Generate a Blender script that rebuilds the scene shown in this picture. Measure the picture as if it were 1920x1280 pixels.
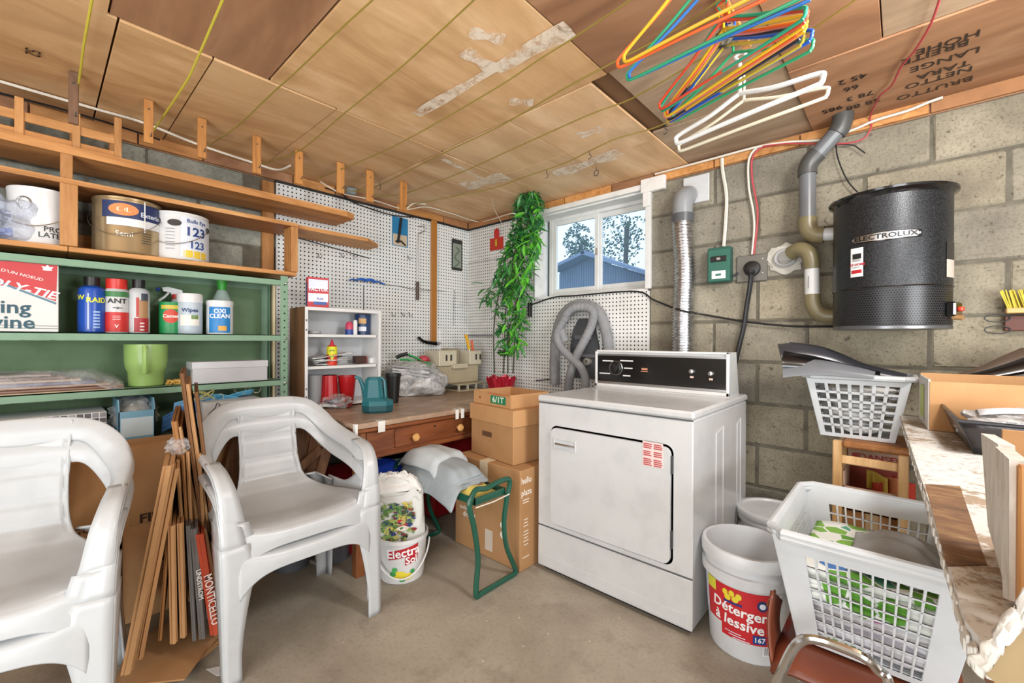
import bpy, bmesh, math, random
from mathutils import Vector, Matrix, noise
R = math.radians; PI = math.pi
random.seed(7)
for o in list(bpy.data.objects): bpy.data.objects.remove(o)
C = bpy.context.scene.collection
sc = bpy.context.scene
# ---------------------------------------------------------------- camera
F = 806.54; CX, CY = 960.0, 640.0
CAM = Vector((2.9119, -2.6117, 1.155)); YAW, PIT, ROL = 2.30831, -0.00283, 0.00447
FW = Vector((math.cos(YAW)*math.cos(PIT), math.sin(YAW)*math.cos(PIT), math.sin(PIT)))
RT = Vector((math.sin(YAW), -math.cos(YAW), 0)); UP = RT.cross(FW)
RR = math.cos(ROL)*RT + math.sin(ROL)*UP; UU = -math.sin(ROL)*RT + math.cos(ROL)*UP
cam = bpy.data.cameras.new('camera'); cam.sensor_width = 36; cam.lens = F/1920*36; cam.clip_start = .02
co = bpy.data.objects.new('camera', cam); C.objects.link(co)
co.matrix_world = Matrix(((RR.x, UU.x, -FW.x, CAM.x), (RR.y, UU.y, -FW.y, CAM.y), (RR.z, UU.z, -FW.z, CAM.z), (0, 0, 0, 1)))
sc.camera = co
# ---------------------------------------------------------------- world, light, exposure
w = bpy.data.worlds.new('sky'); sc.world = w; w.use_nodes = True
bgn = w.node_tree.nodes['Background']; bgn.inputs[0].default_value = (.60, .78, 1.0, 1); bgn.inputs[1].default_value = 1.3
def area(name, loc, tgt, size, power, col=(1, 1, 1), sy=None):
    l = bpy.data.lights.new(name, 'AREA'); l.energy = power; l.color = col; l.size = size
    if sy: l.shape = 'RECTANGLE'; l.size_y = sy
    o = bpy.data.objects.new(name, l); o.location = loc
    o.rotation_euler = (Vector(tgt)-Vector(loc)).to_track_quat('-Z', 'Y').to_euler(); C.objects.link(o); return o
area('ceiling_lamp', (3.35, -1.3, 2.1), (1.6, -.8, .7), .30, 17, (1, .98, .96))
area('room_fill', (3.9, -4.0, 1.7), (1.4, -.6, 1.2), 1.6, 30, (.93, .97, 1), 1.0)  # added soft fill behind the camera, no known fixture there
area('far_fill', (1.7, -4.1, 1.8), (.5, -1.0, 1.1), 1.2, 14, (.93, .97, 1))  # second added fill behind the camera, evens out the light
area('low_fill', (2.6, -3.9, .35), (1.5, -1.2, 2.2), 1.6, 46, (.93, .97, 1))  # upward fill added near the floor to brighten the ceiling
area('side_fill', (4.35, -1.6, 1.1), (.9, -.7, 2.1), 1.0, 36, (.95, .98, 1))  # added fill out of view, lifts the far ceiling and left wall
sc.view_settings.view_transform = 'Standard'; sc.view_settings.look = 'None'
sc.view_settings.exposure = 0.55; sc.view_settings.gamma = 1; sc.view_settings.use_curve_mapping = False

# ---------------------------------------------------------------- measuring helpers (photo point -> place in the room)
def ray(u, v): return FW + RR*((u-CX)/F) - UU*((v-CY)/F)
def at(u, v, x=None, y=None, z=None):
    d = ray(u, v)
    t = (x-CAM.x)/d.x if x is not None else (y-CAM.y)/d.y if y is not None else (z-CAM.z)/d.z
    return CAM + d*t
def hz(p, v):                      # height at which the upright through p meets photo row v
    d0 = Vector((p[0], p[1], 0)) - CAM
    k = (CY-v)/F
    return -(d0.dot(UU) - k*d0.dot(FW)) / (UU.z - k*FW.z)
def mpp(p): return (Vector(p)-CAM).dot(FW)/F
def S(c):
    c = c.lstrip('#'); o = []
    for i in (0, 2, 4):
        v = int(c[i:i+2], 16)/255; o.append(v/12.92 if v <= .04045 else ((v+.055)/1.055)**2.4)
    return (*o, 1)
# ---------------------------------------------------------------- materials
class NT:
    def __init__(s, name, rough=.5, metal=0, spec=.5):
        s.m = bpy.data.materials.new(name); s.m.use_nodes = True; s.t = s.m.node_tree
        s.b = s.t.nodes['Principled BSDF']; s.b.inputs['Roughness'].default_value = rough
        s.b.inputs['Metallic'].default_value = metal; s.b.inputs['Specular IOR Level'].default_value = spec
    def n(s, k, **a):
        x = s.t.nodes.new(k)
        for i, v in a.items():
            if i[0] == 'i' and i[1:].isdigit(): x.inputs[int(i[1:])].default_value = v
            else: setattr(x, i, v)
        return x
    def l(s, a, b): s.t.links.new(a, b)
    def obj(s, scale=(1, 1, 1), world=False):
        tc = s.n('ShaderNodeTexCoord'); mp = s.n('ShaderNodeMapping'); mp.inputs['Scale'].default_value = scale
        if world:
            g = s.n('ShaderNodeNewGeometry'); s.l(g.outputs['Position'], mp.inputs[0])
        else: s.l(tc.outputs['Object'], mp.inputs[0])
        return mp.outputs[0]
    def noise(s, vec, sc_, det=6, rough=.6, dist=0):
        x = s.n('ShaderNodeTexNoise'); s.l(vec, x.inputs['Vector']); x.inputs['Scale'].default_value = sc_
        x.inputs['Detail'].default_value = det; x.inputs['Roughness'].default_value = rough; x.inputs['Distortion'].default_value = dist
        return x.outputs['Fac']
    def ramp(s, fac, stops):
        x = s.n('ShaderNodeValToRGB'); e = x.color_ramp.elements
        while len(e) < len(stops): e.new(.5)
        for k, (p, c) in enumerate(stops): e[k].position = p; e[k].color = S(c) if isinstance(c, str) else (c, c, c, 1)
        s.l(fac, x.inputs[0]); return x.outputs[0]
    def mix(s, fac, a, b, mode='MIX'):
        x = s.n('ShaderNodeMix', data_type='RGBA', blend_type=mode)
        for i, v in ((0, fac), (6, a), (7, b)):
            if hasattr(v, 'links'): s.l(v, x.inputs[i])
            else: x.inputs[i].default_value = S(v) if isinstance(v, str) else v
        return x.outputs[2]
    def col(s, c):
        if hasattr(c, 'links'): s.l(c, s.b.inputs['Base Color'])
        else: s.b.inputs['Base Color'].default_value = S(c)
        return s
    def bump(s, h, st=.3, d=.01):
        x = s.n('ShaderNodeBump'); x.inputs['Strength'].default_value = st; x.inputs['Distance'].default_value = d
        s.l(h, x.inputs['Height']); s.l(x.outputs[0], s.b.inputs['Normal']); return s
    def math(s, op, a, b=None):
        x = s.n('ShaderNodeMath', operation=op)
        for i, v in ((0, a), (1, b)):
            if v is None: continue
            if hasattr(v, 'links'): s.l(v, x.inputs[i])
            else: x.inputs[i].default_value = v
        return x.outputs[0]
    def rnd(s): return s.n('ShaderNodeObjectInfo').outputs['Random']
_mc = {}
def plain(c, rough=.5, metal=0, spec=.5, name=None, mott=.0):
    k = (c, rough, metal, spec, mott)
    if k in _mc: return _mc[k]
    t = NT(name or 'paint_'+c.strip('#'), rough, metal, spec)
    v = t.obj(); f = t.noise(v, 9, 4)
    a = max(0, 1-.10-mott)
    cc = t.mix(t.ramp(f, [(.3, a), (.7, 1.0)]), '#000000', c)
    t.col(t.mix(t.ramp(f, [(.35, 0.0), (.65, 1.0)]), cc, c)); _mc[k] = t.m; return t.m
def wood(name, dark, mid, light, scale=(1, 1, 1), axis='x', rough=.6, gs=14, knots=True, world=False):
    t = NT(name, rough); sc_ = {'x': (.12, 1, 1), 'y': (1, .12, 1), 'z': (1, 1, .12)}[axis]
    v = t.obj(tuple(a*b for a, b in zip(sc_, scale)), world)
    add = t.n('ShaderNodeVectorMath', operation='ADD'); t.l(v, add.inputs[0])
    r = t.n('ShaderNodeCombineXYZ'); q = t.math('MULTIPLY', t.rnd(), 13.0)
    for i in range(3): t.l(q, r.inputs[i])
    t.l(r.outputs[0], add.inputs[1]); v = add.outputs[0]
    f = t.noise(v, gs, 8, .65, 1.2); g = t.noise(v, gs*6, 4, .6)
    c = t.ramp(f, [(.28, dark), (.5, mid), (.72, light)])
    c = t.mix(t.ramp(g, [(.35, .35), (.6, 0.0)]), c, dark)
    hs = t.n('ShaderNodeHueSaturation'); t.l(t.math('ADD', t.math('MULTIPLY', t.rnd(), .22), .88), hs.inputs['Value']); t.l(c, hs.inputs['Color'])
    t.col(hs.outputs[0]).bump(g, .15, .003); return t.m
M = {}
M['pine'] = wood('pine_board', '#a06a34', '#c48a50', '#d8a468', axis='y')
M['pine_z'] = wood('pine_post', '#a06a34', '#c08850', '#d2a066', axis='z')
M['pine_dark'] = wood('stained_plywood', '#7a4a26', '#96602f', '#a86f3c', axis='y')
M['cleat'] = wood('pine_cleat', '#9a6430', '#bb7f40', '#c98f4e', axis='z')
M['cleatdark'] = wood('dark_cleat', '#5c4130', '#7a5840', '#8a664a', axis='z')
def ply(name, d, m, l, ax, st=.5):
    t = NT(name, .65)
    v = t.obj((.25, 1, 1) if ax == 'x' else (1, .25, 1), True)
    add = t.n('ShaderNodeVectorMath', operation='ADD'); t.l(v, add.inputs[0]); r = t.n('ShaderNodeCombineXYZ')
    q = t.math('MULTIPLY', t.rnd(), 17.0); [t.l(q, r.inputs[i]) for i in range(3)]; t.l(r.outputs[0], add.inputs[1]); v = add.outputs[0]
    f = t.noise(v, 3.2, 6, .55, 2.2); g = t.noise(v, 38, 5, .7); k = t.noise(v, 1.1, 3, .5)
    ww = t.n('ShaderNodeTexWave', wave_type='RINGS'); t.l(v, ww.inputs[0]); ww.inputs['Scale'].default_value = 2.2; ww.inputs['Distortion'].default_value = 9
    ww.inputs['Detail'].default_value = 3; ww.inputs['Detail Scale'].default_value = 1.2
    c = t.ramp(f, [(.25, d), (.5, m), (.75, l)])
    c = t.mix(t.ramp(ww.outputs['Fac'], [(.0, .30), (.3, 0.0)]), c, d)
    c = t.mix(t.ramp(g, [(.3, .30), (.55, 0.0)]), c, d)
    c = t.mix(t.ramp(k, [(.5, 0.0), (.7, st*.5)]), c, l)
    hs = t.n('ShaderNodeHueSaturation'); t.l(t.math('ADD', t.math('MULTIPLY', t.rnd(), .16), .92), hs.inputs['Value']); t.l(c, hs.inputs['Color'])
    t.col(hs.outputs[0]).bump(g, .1, .002); return t.m
M['ply'] = ply('ceiling_plywood', '#b08455', '#d0a574', '#e4bf92', 'y')
M['ply2'] = ply('ceiling_plywood_cross', '#b08455', '#cca072', '#e0b88a', 'x')
M['plyp_lit'] = ply('ceiling_plywood_pale_lit', '#bb9064', '#ddb588', '#eecda4', 'y')  # paler sheets; some of the brightness near the window is put into their colour
M['plyred'] = ply('ceiling_plywood_brown', '#80583c', '#a07452', '#b58a68', 'x', .2)
M['plygrey'] = ply('ceiling_plywood_aged', '#7d6650', '#a88c70', '#c2ab90', 'x', .6)
# concrete block
t = NT('concrete_block', .95, spec=.2); v = t.obj((1, 1, 1), True); f = t.noise(v, 4, 5, .6); g = t.noise(v, 90, 4, .7); p = t.noise(v, 26, 3, .6)
c = t.ramp(f, [(.3, '#766e60'), (.5, '#8f8774'), (.7, '#a39a86')])
c = t.mix(t.ramp(p, [(.30, .8), (.38, 0.0)]), c, '#4a443a'); c = t.mix(t.ramp(g, [(.35, .5), (.5, 0.0)]), c, '#565044')
hs = t.n('ShaderNodeHueSaturation'); t.l(t.math('ADD', t.math('MULTIPLY', t.rnd(), .2), .88), hs.inputs['Value']); t.l(t.math('ADD', t.math('MULTIPLY', t.rnd(), .35), .7), hs.inputs['Saturation']); t.l(c, hs.inputs['Color'])
t.col(hs.outputs[0]).bump(t.math('ADD', g, t.math('MULTIPLY', p, 1.4)), .5, .004); M['block'] = t.m
t = NT('mortar', .95, spec=.2); v = t.obj((1, 1, 1), True); f = t.noise(v, 12, 5, .6)
t.col(t.ramp(f, [(.3, '#59534a'), (.7, '#757062')])).bump(t.noise(v, 60), .5, .004); M['mortar'] = t.m
t = NT('grey_block', .95, spec=.2); v = t.obj((1, 1, 1), True); f = t.noise(v, 5, 6, .7); g = t.noise(v, 60, 4, .7)
c = t.ramp(f, [(.3, '#6d7068'), (.5, '#8c8e84'), (.72, '#a8a89c')]); c = t.mix(t.ramp(g, [(.35, .4), (.5, 0.0)]), c, '#565850')
t.col(c).bump(g, .5, .004); M['block2'] = t.m
# floor
t = NT('concrete_floor', .55, spec=.35); v = t.obj((1, 1, 1), True); f = t.noise(v, 1.6, 8, .62, .4); g = t.noise(v, 70, 3, .6); k = t.noise(v, 6, 5, .7)
c = t.ramp(f, [(.3, '#857b6c'), (.5, '#9b9182'), (.7, '#ada493')]); c = t.mix(t.ramp(k, [(.3, .4), (.45, 0.0)]), c, '#6e6558')
vo = t.n('ShaderNodeTexVoronoi'); t.l(v, vo.inputs['Vector']); vo.inputs['Scale'].default_value = 13
c = t.mix(t.ramp(vo.outputs['Distance'], [(.035, .9), (.06, 0.0)]), c, '#d2cabb'); c = t.mix(t.ramp(g, [(.32, .25), (.5, 0.0)]), c, '#6a6154')
t.col(c).bump(f, .1, .01); M['floor'] = t.m
# pegboard: real hole spacing, drawn fine because each hole is about 6 mm
def peg(name, ax, base):
    t = NT(name, .5); g = t.n('ShaderNodeNewGeometry'); sp = t.n('ShaderNodeSeparateXYZ'); t.l(g.outputs['Position'], sp.inputs[0])
    fa = t.math('SUBTRACT', t.math('FRACT', t.math('MULTIPLY', t.math('ADD', sp.outputs[ax], 9.0), 1/.0262)), .5)
    fb = t.math('SUBTRACT', t.math('FRACT', t.math('MULTIPLY', t.math('ADD', sp.outputs[2], 9.0), 1/.0262)), .5)
    d = t.math('SQRT', t.math('ADD', t.math('MULTIPLY', fa, fa), t.math('MULTIPLY', fb, fb)))
    hole = t.math('LESS_THAN', d, .19)
    n = t.noise(t.obj((1, 1, 1), True), 3, 4)
    c = t.mix(t.ramp(n, [(.35, 0.0), (.65, 1.0)]), base, '#e8e8e5')
    t.col(t.mix(hole, c, '#202022')).bump(t.math('SUBTRACT', 1.0, hole), .8, .003); return t.m
M['pegL'] = peg('pegboard_left', 1, '#dfe4e4'); M['pegR'] = peg('pegboard_right', 0, '#d2d1cc')
t = NT('peeling_white_paint', .7); v = t.obj((1, 1, 1), True); f = t.noise(v, 34, 8, .75, .5); g = t.noise(v, 4, 4)
c = t.mix(t.ramp(t.math('MULTIPLY', f, g), [(.2, 0.0), (.235, 1.0)]), '#a08c76', '#d2cfca'); c = t.mix(t.ramp(t.noise(v, 60, 3), [(.35, .5), (.45, 0.0)]), c, '#7d7468')
t.col(c).bump(f, .5, .003); M['peel'] = t.m
t = NT('old_flaking_wood', .8); v = t.obj((.3, 1, 1), True); f = t.noise(v, 40, 7, .7, .6); t.col(t.ramp(f, [(.3, '#4c3626'), (.5, '#77573c'), (.66, '#94754f'), (.75, '#c8bfb0')])).bump(f, .7, .004); M['flake'] = t.m
t = NT('whitewashed_weathered_wood', .85); v = t.obj((1, 1, .3)); f = t.noise(v, 30, 7, .7, .6); t.col(t.ramp(f, [(.26, '#8a6540'), (.33, '#beb5a8'), (.6, '#dcd8d0')])).bump(f, .6, .004); M['wwood'] = t.m
def card(name, c, d):
    t = NT(name, .75, spec=.2); v = t.obj(); f = t.noise(v, 4, 5); g = t.noise(t.obj((1, 1, .02)), 160, 2)
    cc = t.mix(t.ramp(f, [(.3, 0.0), (.7, 1.0)]), d, c); t.col(t.mix(t.ramp(g, [(.4, .12), (.6, 0.0)]), cc, d)); return t.m
M['card'] = card('brown_cardboard', '#b48a62', '#a37a50'); M['card2'] = card('tan_cardboard', '#c2966a', '#b18458'); M['cardd'] = card('dark_cardboard', '#a37446', '#8e623a')
M['cardin'] = card('cardboard_inside', '#9c7450', '#8a6442')
M['white'] = plain('#dededc', .35); M['enamel'] = plain('#c8c8c8', .22, spec=.6, name='white_enamel'); M['plas'] = plain('#b6b8b9', .32, name='white_resin')
M['wplas'] = plain('#dddddd', .4, name='white_plastic'); M['black'] = plain('#161616', .4); M['blackg'] = plain('#101012', .15, spec=.8)
M['green'] = plain('#7b9c82', .5, name='green_shelf_paint', mott=.05); M['greend'] = plain('#6b8862', .6, name='green_shelf_back', mott=.08)
M['steel'] = plain('#c8c8ca', .28, 1, name='steel'); M['chrome'] = plain('#dddddd', .12, 1, name='chrome'); M['dark'] = plain('#3a3a3c', .6)
M['red'] = plain('#b01c22', .4); M['rope'] = plain('#8e7a34', .5, name='yellow_line'); M['rope2'] = plain('#c6b93c', .45, name='bright_yellow_line')
M['wire'] = plain('#dcd6c8', .5, name='white_cable'); M['bcable'] = plain('#1c1c1e', .45, name='black_cable'); M['pink'] = plain('#b8444c', .5, name='red_wire')
t = NT('alu_foil_duct', .3, 1); v = t.obj(); t.col(t.ramp(t.noise(v, 40), [(.35, '#a9a9ab'), (.65, '#e0e0e2')])); M['alu'] = t.m
t = NT('hammered_black_enamel', .35, .35, .6); v = t.obj(); g = t.noise(v, 260, 2, .5); t.col(t.ramp(g, [(.4, '#131416'), (.62, '#303236')])).bump(g, .35, .002); M['hammer'] = t.m
t = NT('desk_top_worn', .4); v = t.obj((1, .2, 1), True); f = t.noise(v, 16, 7, .7, 1); k = t.noise(t.obj((1, 1, 1), True), 5, 5)
c = t.ramp(f, [(.3, '#7a5a44'), (.5, '#a58a74'), (.7, '#c2aa94')]); t.col(t.mix(t.ramp(k, [(.42, .7), (.52, 0.0)]), c, '#8f765f')); M['desktop'] = t.m
M['desk'] = wood('oak_desk', '#5a3018', '#80482a', '#96592f', axis='y', rough=.35); M['desk_z'] = wood('oak_leg', '#5a3218', '#7e4a28', '#915a34', axis='z', rough=.35)
M['walnut'] = wood('walnut_panel', '#4e3220', '#7a5438', '#9a7250', axis='z', rough=.5)
M['knob'] = wood('light_oak_knob', '#a8763c', '#c9995c', '#deb47a', rough=.35)
def clear(name, col, alpha, rough=.15, wr=30, c2=None):
    t = NT(name, rough, spec=.8); v = t.obj(); f = t.noise(v, wr, 5, .7, 1.5)
    t.col(t.ramp(f, [(.35, c2 or col), (.6, col)])); t.l(t.ramp(f, [(.38, alpha*.55), (.62, min(1, alpha*1.3))]), t.b.inputs['Alpha']); t.bump(f, .8, .01); return t.m
M['film'] = clear('clear_plastic_film', '#e8eaec', .30, wr=12); M['filmw'] = clear('white_plastic_bag', '#dcdcdc', .85, wr=7, c2='#b8babc')
M['cloth'] = plain('#c9cdd0', .9, spec=.1, name='grey_cloth', mott=.1)
def pr(c): return plain(c, .45, name='print_'+c.strip('#'))
# ---------------------------------------------------------------- mesh building
class MB:
    def __init__(s): s.b = bmesh.new(); s.mi = 0
    def _mark(s, fs):
        for f in fs: f.material_index = s.mi
    def box(s, c, d, rz=0, rot=None, bev=0):
        m = Matrix.Translation(Vector(c)) @ (rot.to_4x4() if rot else Matrix.Rotation(rz, 4, 'Z')) @ Matrix.Diagonal((*d, 1))
        r = bmesh.ops.create_cube(s.b, size=1, matrix=m); vs = r['verts']
        fs = {f for v in vs for f in v.link_faces}
        if bev:
            es = list({e for v in vs for e in v.link_edges}); rr = bmesh.ops.bevel(s.b, geom=es, offset=bev, segments=1, affect='EDGES'); fs = [f for f in rr['faces']] + [f for f in fs if f.is_valid]
        s._mark(fs); return s
    def bb(s, a, b, bev=0):        # box between two corners
        a, b = Vector(a), Vector(b); return s.box((a+b)/2, [abs(x) for x in (b-a)], bev=bev)
    def tube(s, pts, r, n=8, closed=False, cap=True, rf=None, flat=1):
        pts = [Vector(p) for p in pts]; N = len(pts); rings = []; pu = None
        for i, p in enumerate(pts):
            a = pts[(i-1) % N] if closed or i > 0 else p; b = pts[(i+1) % N] if closed or i < N-1 else p
            d = (b-a).normalized()
            if pu is None: pu = d.orthogonal().normalized()
            pu = (pu - d*pu.dot(d)); pu = pu.normalized() if pu.length > 1e-6 else d.orthogonal().normalized()
            q = d.cross(pu); rad = rf(i/(N-1)) if rf else r
            rings.append([s.b.verts.new(p + pu*math.cos(2*PI*k/n)*rad + q*math.sin(2*PI*k/n)*rad*flat) for k in range(n)])
        fs = []
        for i in range(N if closed else N-1):
            A, B = rings[i], rings[(i+1) % N]
            off = 0
            if closed and i == N-1:
                off = min(range(n), key=lambda o: (A[0].co-B[o].co).length)
            for k in range(n): fs.append(s.b.faces.new((A[k], A[(k+1) % n], B[(k+1+off) % n], B[(k+off) % n])))
        if cap and not closed: fs += [s.b.faces.new(rings[0][::-1]), s.b.faces.new(rings[-1])]
        s._mark(fs); return s
    def lathe(s, prof, c=(0, 0, 0), n=24, axis='z', sq=(1, 1)):  # prof [(r,z)]
        c = Vector(c); rings = []; fs = []
        for r, z in prof:
            ring = []
            for k in range(n):
                x, y = r*math.cos(2*PI*k/n)*sq[0], r*math.sin(2*PI*k/n)*sq[1]
                p = Vector((x, y, z)) if axis == 'z' else Vector((x, -z, y)) if axis == 'y' else Vector((z, x, y))
                ring.append(s.b.verts.new(c+p))
            rings.append(ring)
        for A, B in zip(rings, rings[1:]):
            for k in range(n): fs.append(s.b.faces.new((A[k], A[(k+1) % n], B[(k+1) % n], B[k])))
        if prof[0][0] > 1e-4: fs.append(s.b.faces.new(rings[0][::-1]))
        if prof[-1][0] > 1e-4: fs.append(s.b.faces.new(rings[-1]))
        s._mark(fs); return s
    def prism(s, poly, h, o=(0, 0, 0), ex=(1, 0, 0), ey=(0, 1, 0)):   # polygon in plane ex,ey extruded along ex x ey by h
        o, ex, ey = Vector(o), Vector(ex), Vector(ey); nz = ex.cross(ey).normalized()
        A = [s.b.verts.new(o+ex*x+ey*y) for x, y in poly]; B = [s.b.verts.new(o+ex*x+ey*y+nz*h) for x, y in poly]
        fs = [s.b.faces.new(A[::-1]), s.b.faces.new(B)]
        for k in range(len(A)): fs.append(s.b.faces.new((A[k], A[(k+1) % len(A)], B[(k+1) % len(A)], B[k])))
        s._mark(fs); return s
    def grid(s, f, nu, nv, cu=False):
        V = [[s.b.verts.new(Vector(f(i/nu, j/nv))) for j in range(nv+1)] for i in range(nu if cu else nu+1)]; fs = []
        for i in range(nu):
            for j in range(nv):
                a = V[i]; b = V[(i+1) % len(V)]; fs.append(s.b.faces.new((a[j], b[j], b[j+1], a[j+1])))
        s._mark(fs); return s
    def blob(s, c, r, seed=0, amp=.25, fr=3, sub=3, flatb=None):
        m = Matrix.Translation(Vector(c)) @ Matrix.Diagonal((*r, 1)); q = bmesh.ops.create_icosphere(s.b, subdivisions=sub, radius=1)
        for v in q['verts']:
            n_ = noise.noise(v.co*fr + Vector((seed*3.1, seed, 0))); k = 1 + amp*n_ + amp*.4*noise.noise(v.co*fr*3+Vector((seed, 0, 5)))
            v.co = m @ (v.co*k)
            if flatb is not None and v.co.z < flatb: v.co.z = flatb
        s._mark({f for v in q['verts'] for f in v.link_faces}); return s
WM = {}
def wm(o): return WM.get(o, Matrix())
def obj(name, mb, mats, parent=None, smooth=False, world=True, solid=0, sub=0, auto=None):
    if isinstance(mats, str): mats = M[mats]
    if not isinstance(mats, (list, tuple)): mats = [mats]
    bmesh.ops.recalc_face_normals(mb.b, faces=mb.b.faces[:])
    org = Matrix()
    if parent is not None and world: org = wm(parent).inverted()
    elif parent is None:
        vs = mb.b.verts
        if len(vs):
            lo = Vector([min(v.co[i] for v in vs) for i in range(3)]); hi = Vector([max(v.co[i] for v in vs) for i in range(3)])
            org = Matrix.Translation(-Vector(((lo.x+hi.x)/2, (lo.y+hi.y)/2, lo.z)))
    mb.b.transform(org)
    me = bpy.data.meshes.new(name); mb.b.to_mesh(me); mb.b.free()
    for m in mats: me.materials.append(M[m] if isinstance(m, str) else m)
    if smooth:
        me.shade_smooth()
        try: me.set_sharp_from_angle(angle=R(auto or 35))
        except Exception: pass
    o = bpy.data.objects.new(name, me); C.objects.link(o)
    if parent is not None: o.parent = parent; WM[o] = wm(parent)
    else: o.location = org.inverted().translation; WM[o] = org.inverted()
    if solid: md = o.modifiers.new('solid', 'SOLIDIFY'); md.thickness = solid; md.offset = 0
    if sub: md = o.modifiers.new('sub', 'SUBSURF'); md.levels = sub; md.render_levels = sub
    return o
def tag(o, label=None, cat=None, group=None, kind=None):
    if label: o['label'] = label
    if cat: o['category'] = cat
    if group: o['group'] = group
    if kind: o['kind'] = kind
    return o
def thing(name, loc, label, cat, group=None, rz=0):
    o = bpy.data.objects.new(name, None); o.empty_display_size = .05; C.objects.link(o); o.location = loc; o.rotation_euler = (0, 0, rz)
    WM[o] = Matrix.Translation(Vector(loc)) @ Matrix.Rotation(rz, 4, 'Z'); return tag(o, label, cat, group)
def struct(name, mb, mats, **k): o = obj(name, mb, mats, **k); o['kind'] = 'structure'; return o
def kids(o): return [c for c in bpy.data.objects if c.parent == o]
def copy_tree(o, parent=None):
    c = o.copy(); C.objects.link(c); c.parent = parent
    for ch in kids(o): copy_tree(ch, c)
    return c
_F = {}
def textmesh(s, size, ext=.0004, shear=0, bold=0, sx=1):
    cu = bpy.data.curves.new('t', 'FONT'); cu.body = s; cu.size = size; cu.extrude = ext; cu.align_x = 'CENTER'; cu.align_y = 'CENTER'
    cu.shear = shear; cu.offset = bold*size*.42; cu.resolution_u = 2; cu.space_line = .85
    o = bpy.data.objects.new('t', cu); me = bpy.data.meshes.new_from_object(o); bpy.data.objects.remove(o)
    if sx != 1:
        for v in me.vertices: v.co.x *= sx
    return me
def text(s, size, o, ex, ey, mat, parent, bold=.02, shear=0, sx=1, cyl=None, name='lettering', off=.001, rot=0):
    """flat lettering at o with axes ex, ey; cyl=(axis point, radius) wraps it round an upright cylinder"""
    me = textmesh(s, size, .0003, shear, bold, sx); b = bmesh.new(); b.from_mesh(me); bpy.data.meshes.remove(me)
    o, ex, ey = Vector(o), Vector(ex).normalized(), Vector(ey).normalized(); nz = ex.cross(ey)
    cr, sr = math.cos(rot), math.sin(rot)
    for v in b.verts:
        x, y, z = v.co; x, y = x*cr-y*sr, x*sr+y*cr
        if cyl:
            c, r = cyl; d = (o - Vector((c[0], c[1], o.z))); a0 = math.atan2(d.y, d.x); s_ = 1 if ex.dot(Vector((-d.y, d.x, 0))) > 0 else -1
            a = a0 + s_*x/r; v.co = Vector((c[0]+(r+off+z)*math.cos(a), c[1]+(r+off+z)*math.sin(a), o.z+y))
        else: v.co = o+ex*x+ey*y+nz*(z+off)
    mb = MB(); mb.b.free(); mb.b = b
    ob = obj(name, mb, mat, parent); return ob
def patch(mb, c, r, a0, a1, z0, z1, off=.0008, n=10):   # label patch on an upright cylinder
    rr = (lambda t: r) if not callable(r) else r
    mb.grid(lambda u, v: (c[0]+(rr(v)+off)*math.cos(a0+(a1-a0)*u), c[1]+(rr(v)+off)*math.sin(a0+(a1-a0)*u), z0+(z1-z0)*v), n, 4); return mb
def angc(c): d = CAM-Vector(c); return math.atan2(d.y, d.x)      # direction a labelled side is turned to
def hv(a): return Vector((math.cos(a), math.sin(a), 0))
# ================================================================ setting
XR, YF = 4.6, -4.4
ZT = 2.145
struct('floor', MB().bb((-.2, YF-.1, -.08), (XR+.1, .25, 0)), 'floor')
# paving left plain; right wall as slabs round the window opening
WX0, WX1, WZ0, WZ1 = .785, 1.70, 1.485, 2.125
mb = MB(); TH = .20
mb.bb((-.2, .006, 0), (WX0, TH, 2.3)).bb((WX1, .006, 0), (XR+.1, TH, 2.3)).bb((WX0, .006, 0), (WX1, TH, WZ0)).bb((WX0, .006, WZ1), (WX1, TH, 2.3))
wr = struct('wall_right', mb, 'mortar')
wl = struct('wall_left', MB().bb((-.2, YF, 0), (-.006, .006, 2.3)), 'mortar')
back = plain('#c9c2b4', .8)
struct('wall_front', MB().bb((-.2, YF-.1, 0), (XR, YF, 2.3)), back); struct('wall_back', MB().bb((XR, YF, 0), (XR+.1, .006, 2.3)), back)
ceil = struct('ceiling', MB().bb((-.2, YF, 2.235), (XR+.1, .2, 2.32)), plain('#7c5a3c', .8))
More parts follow.
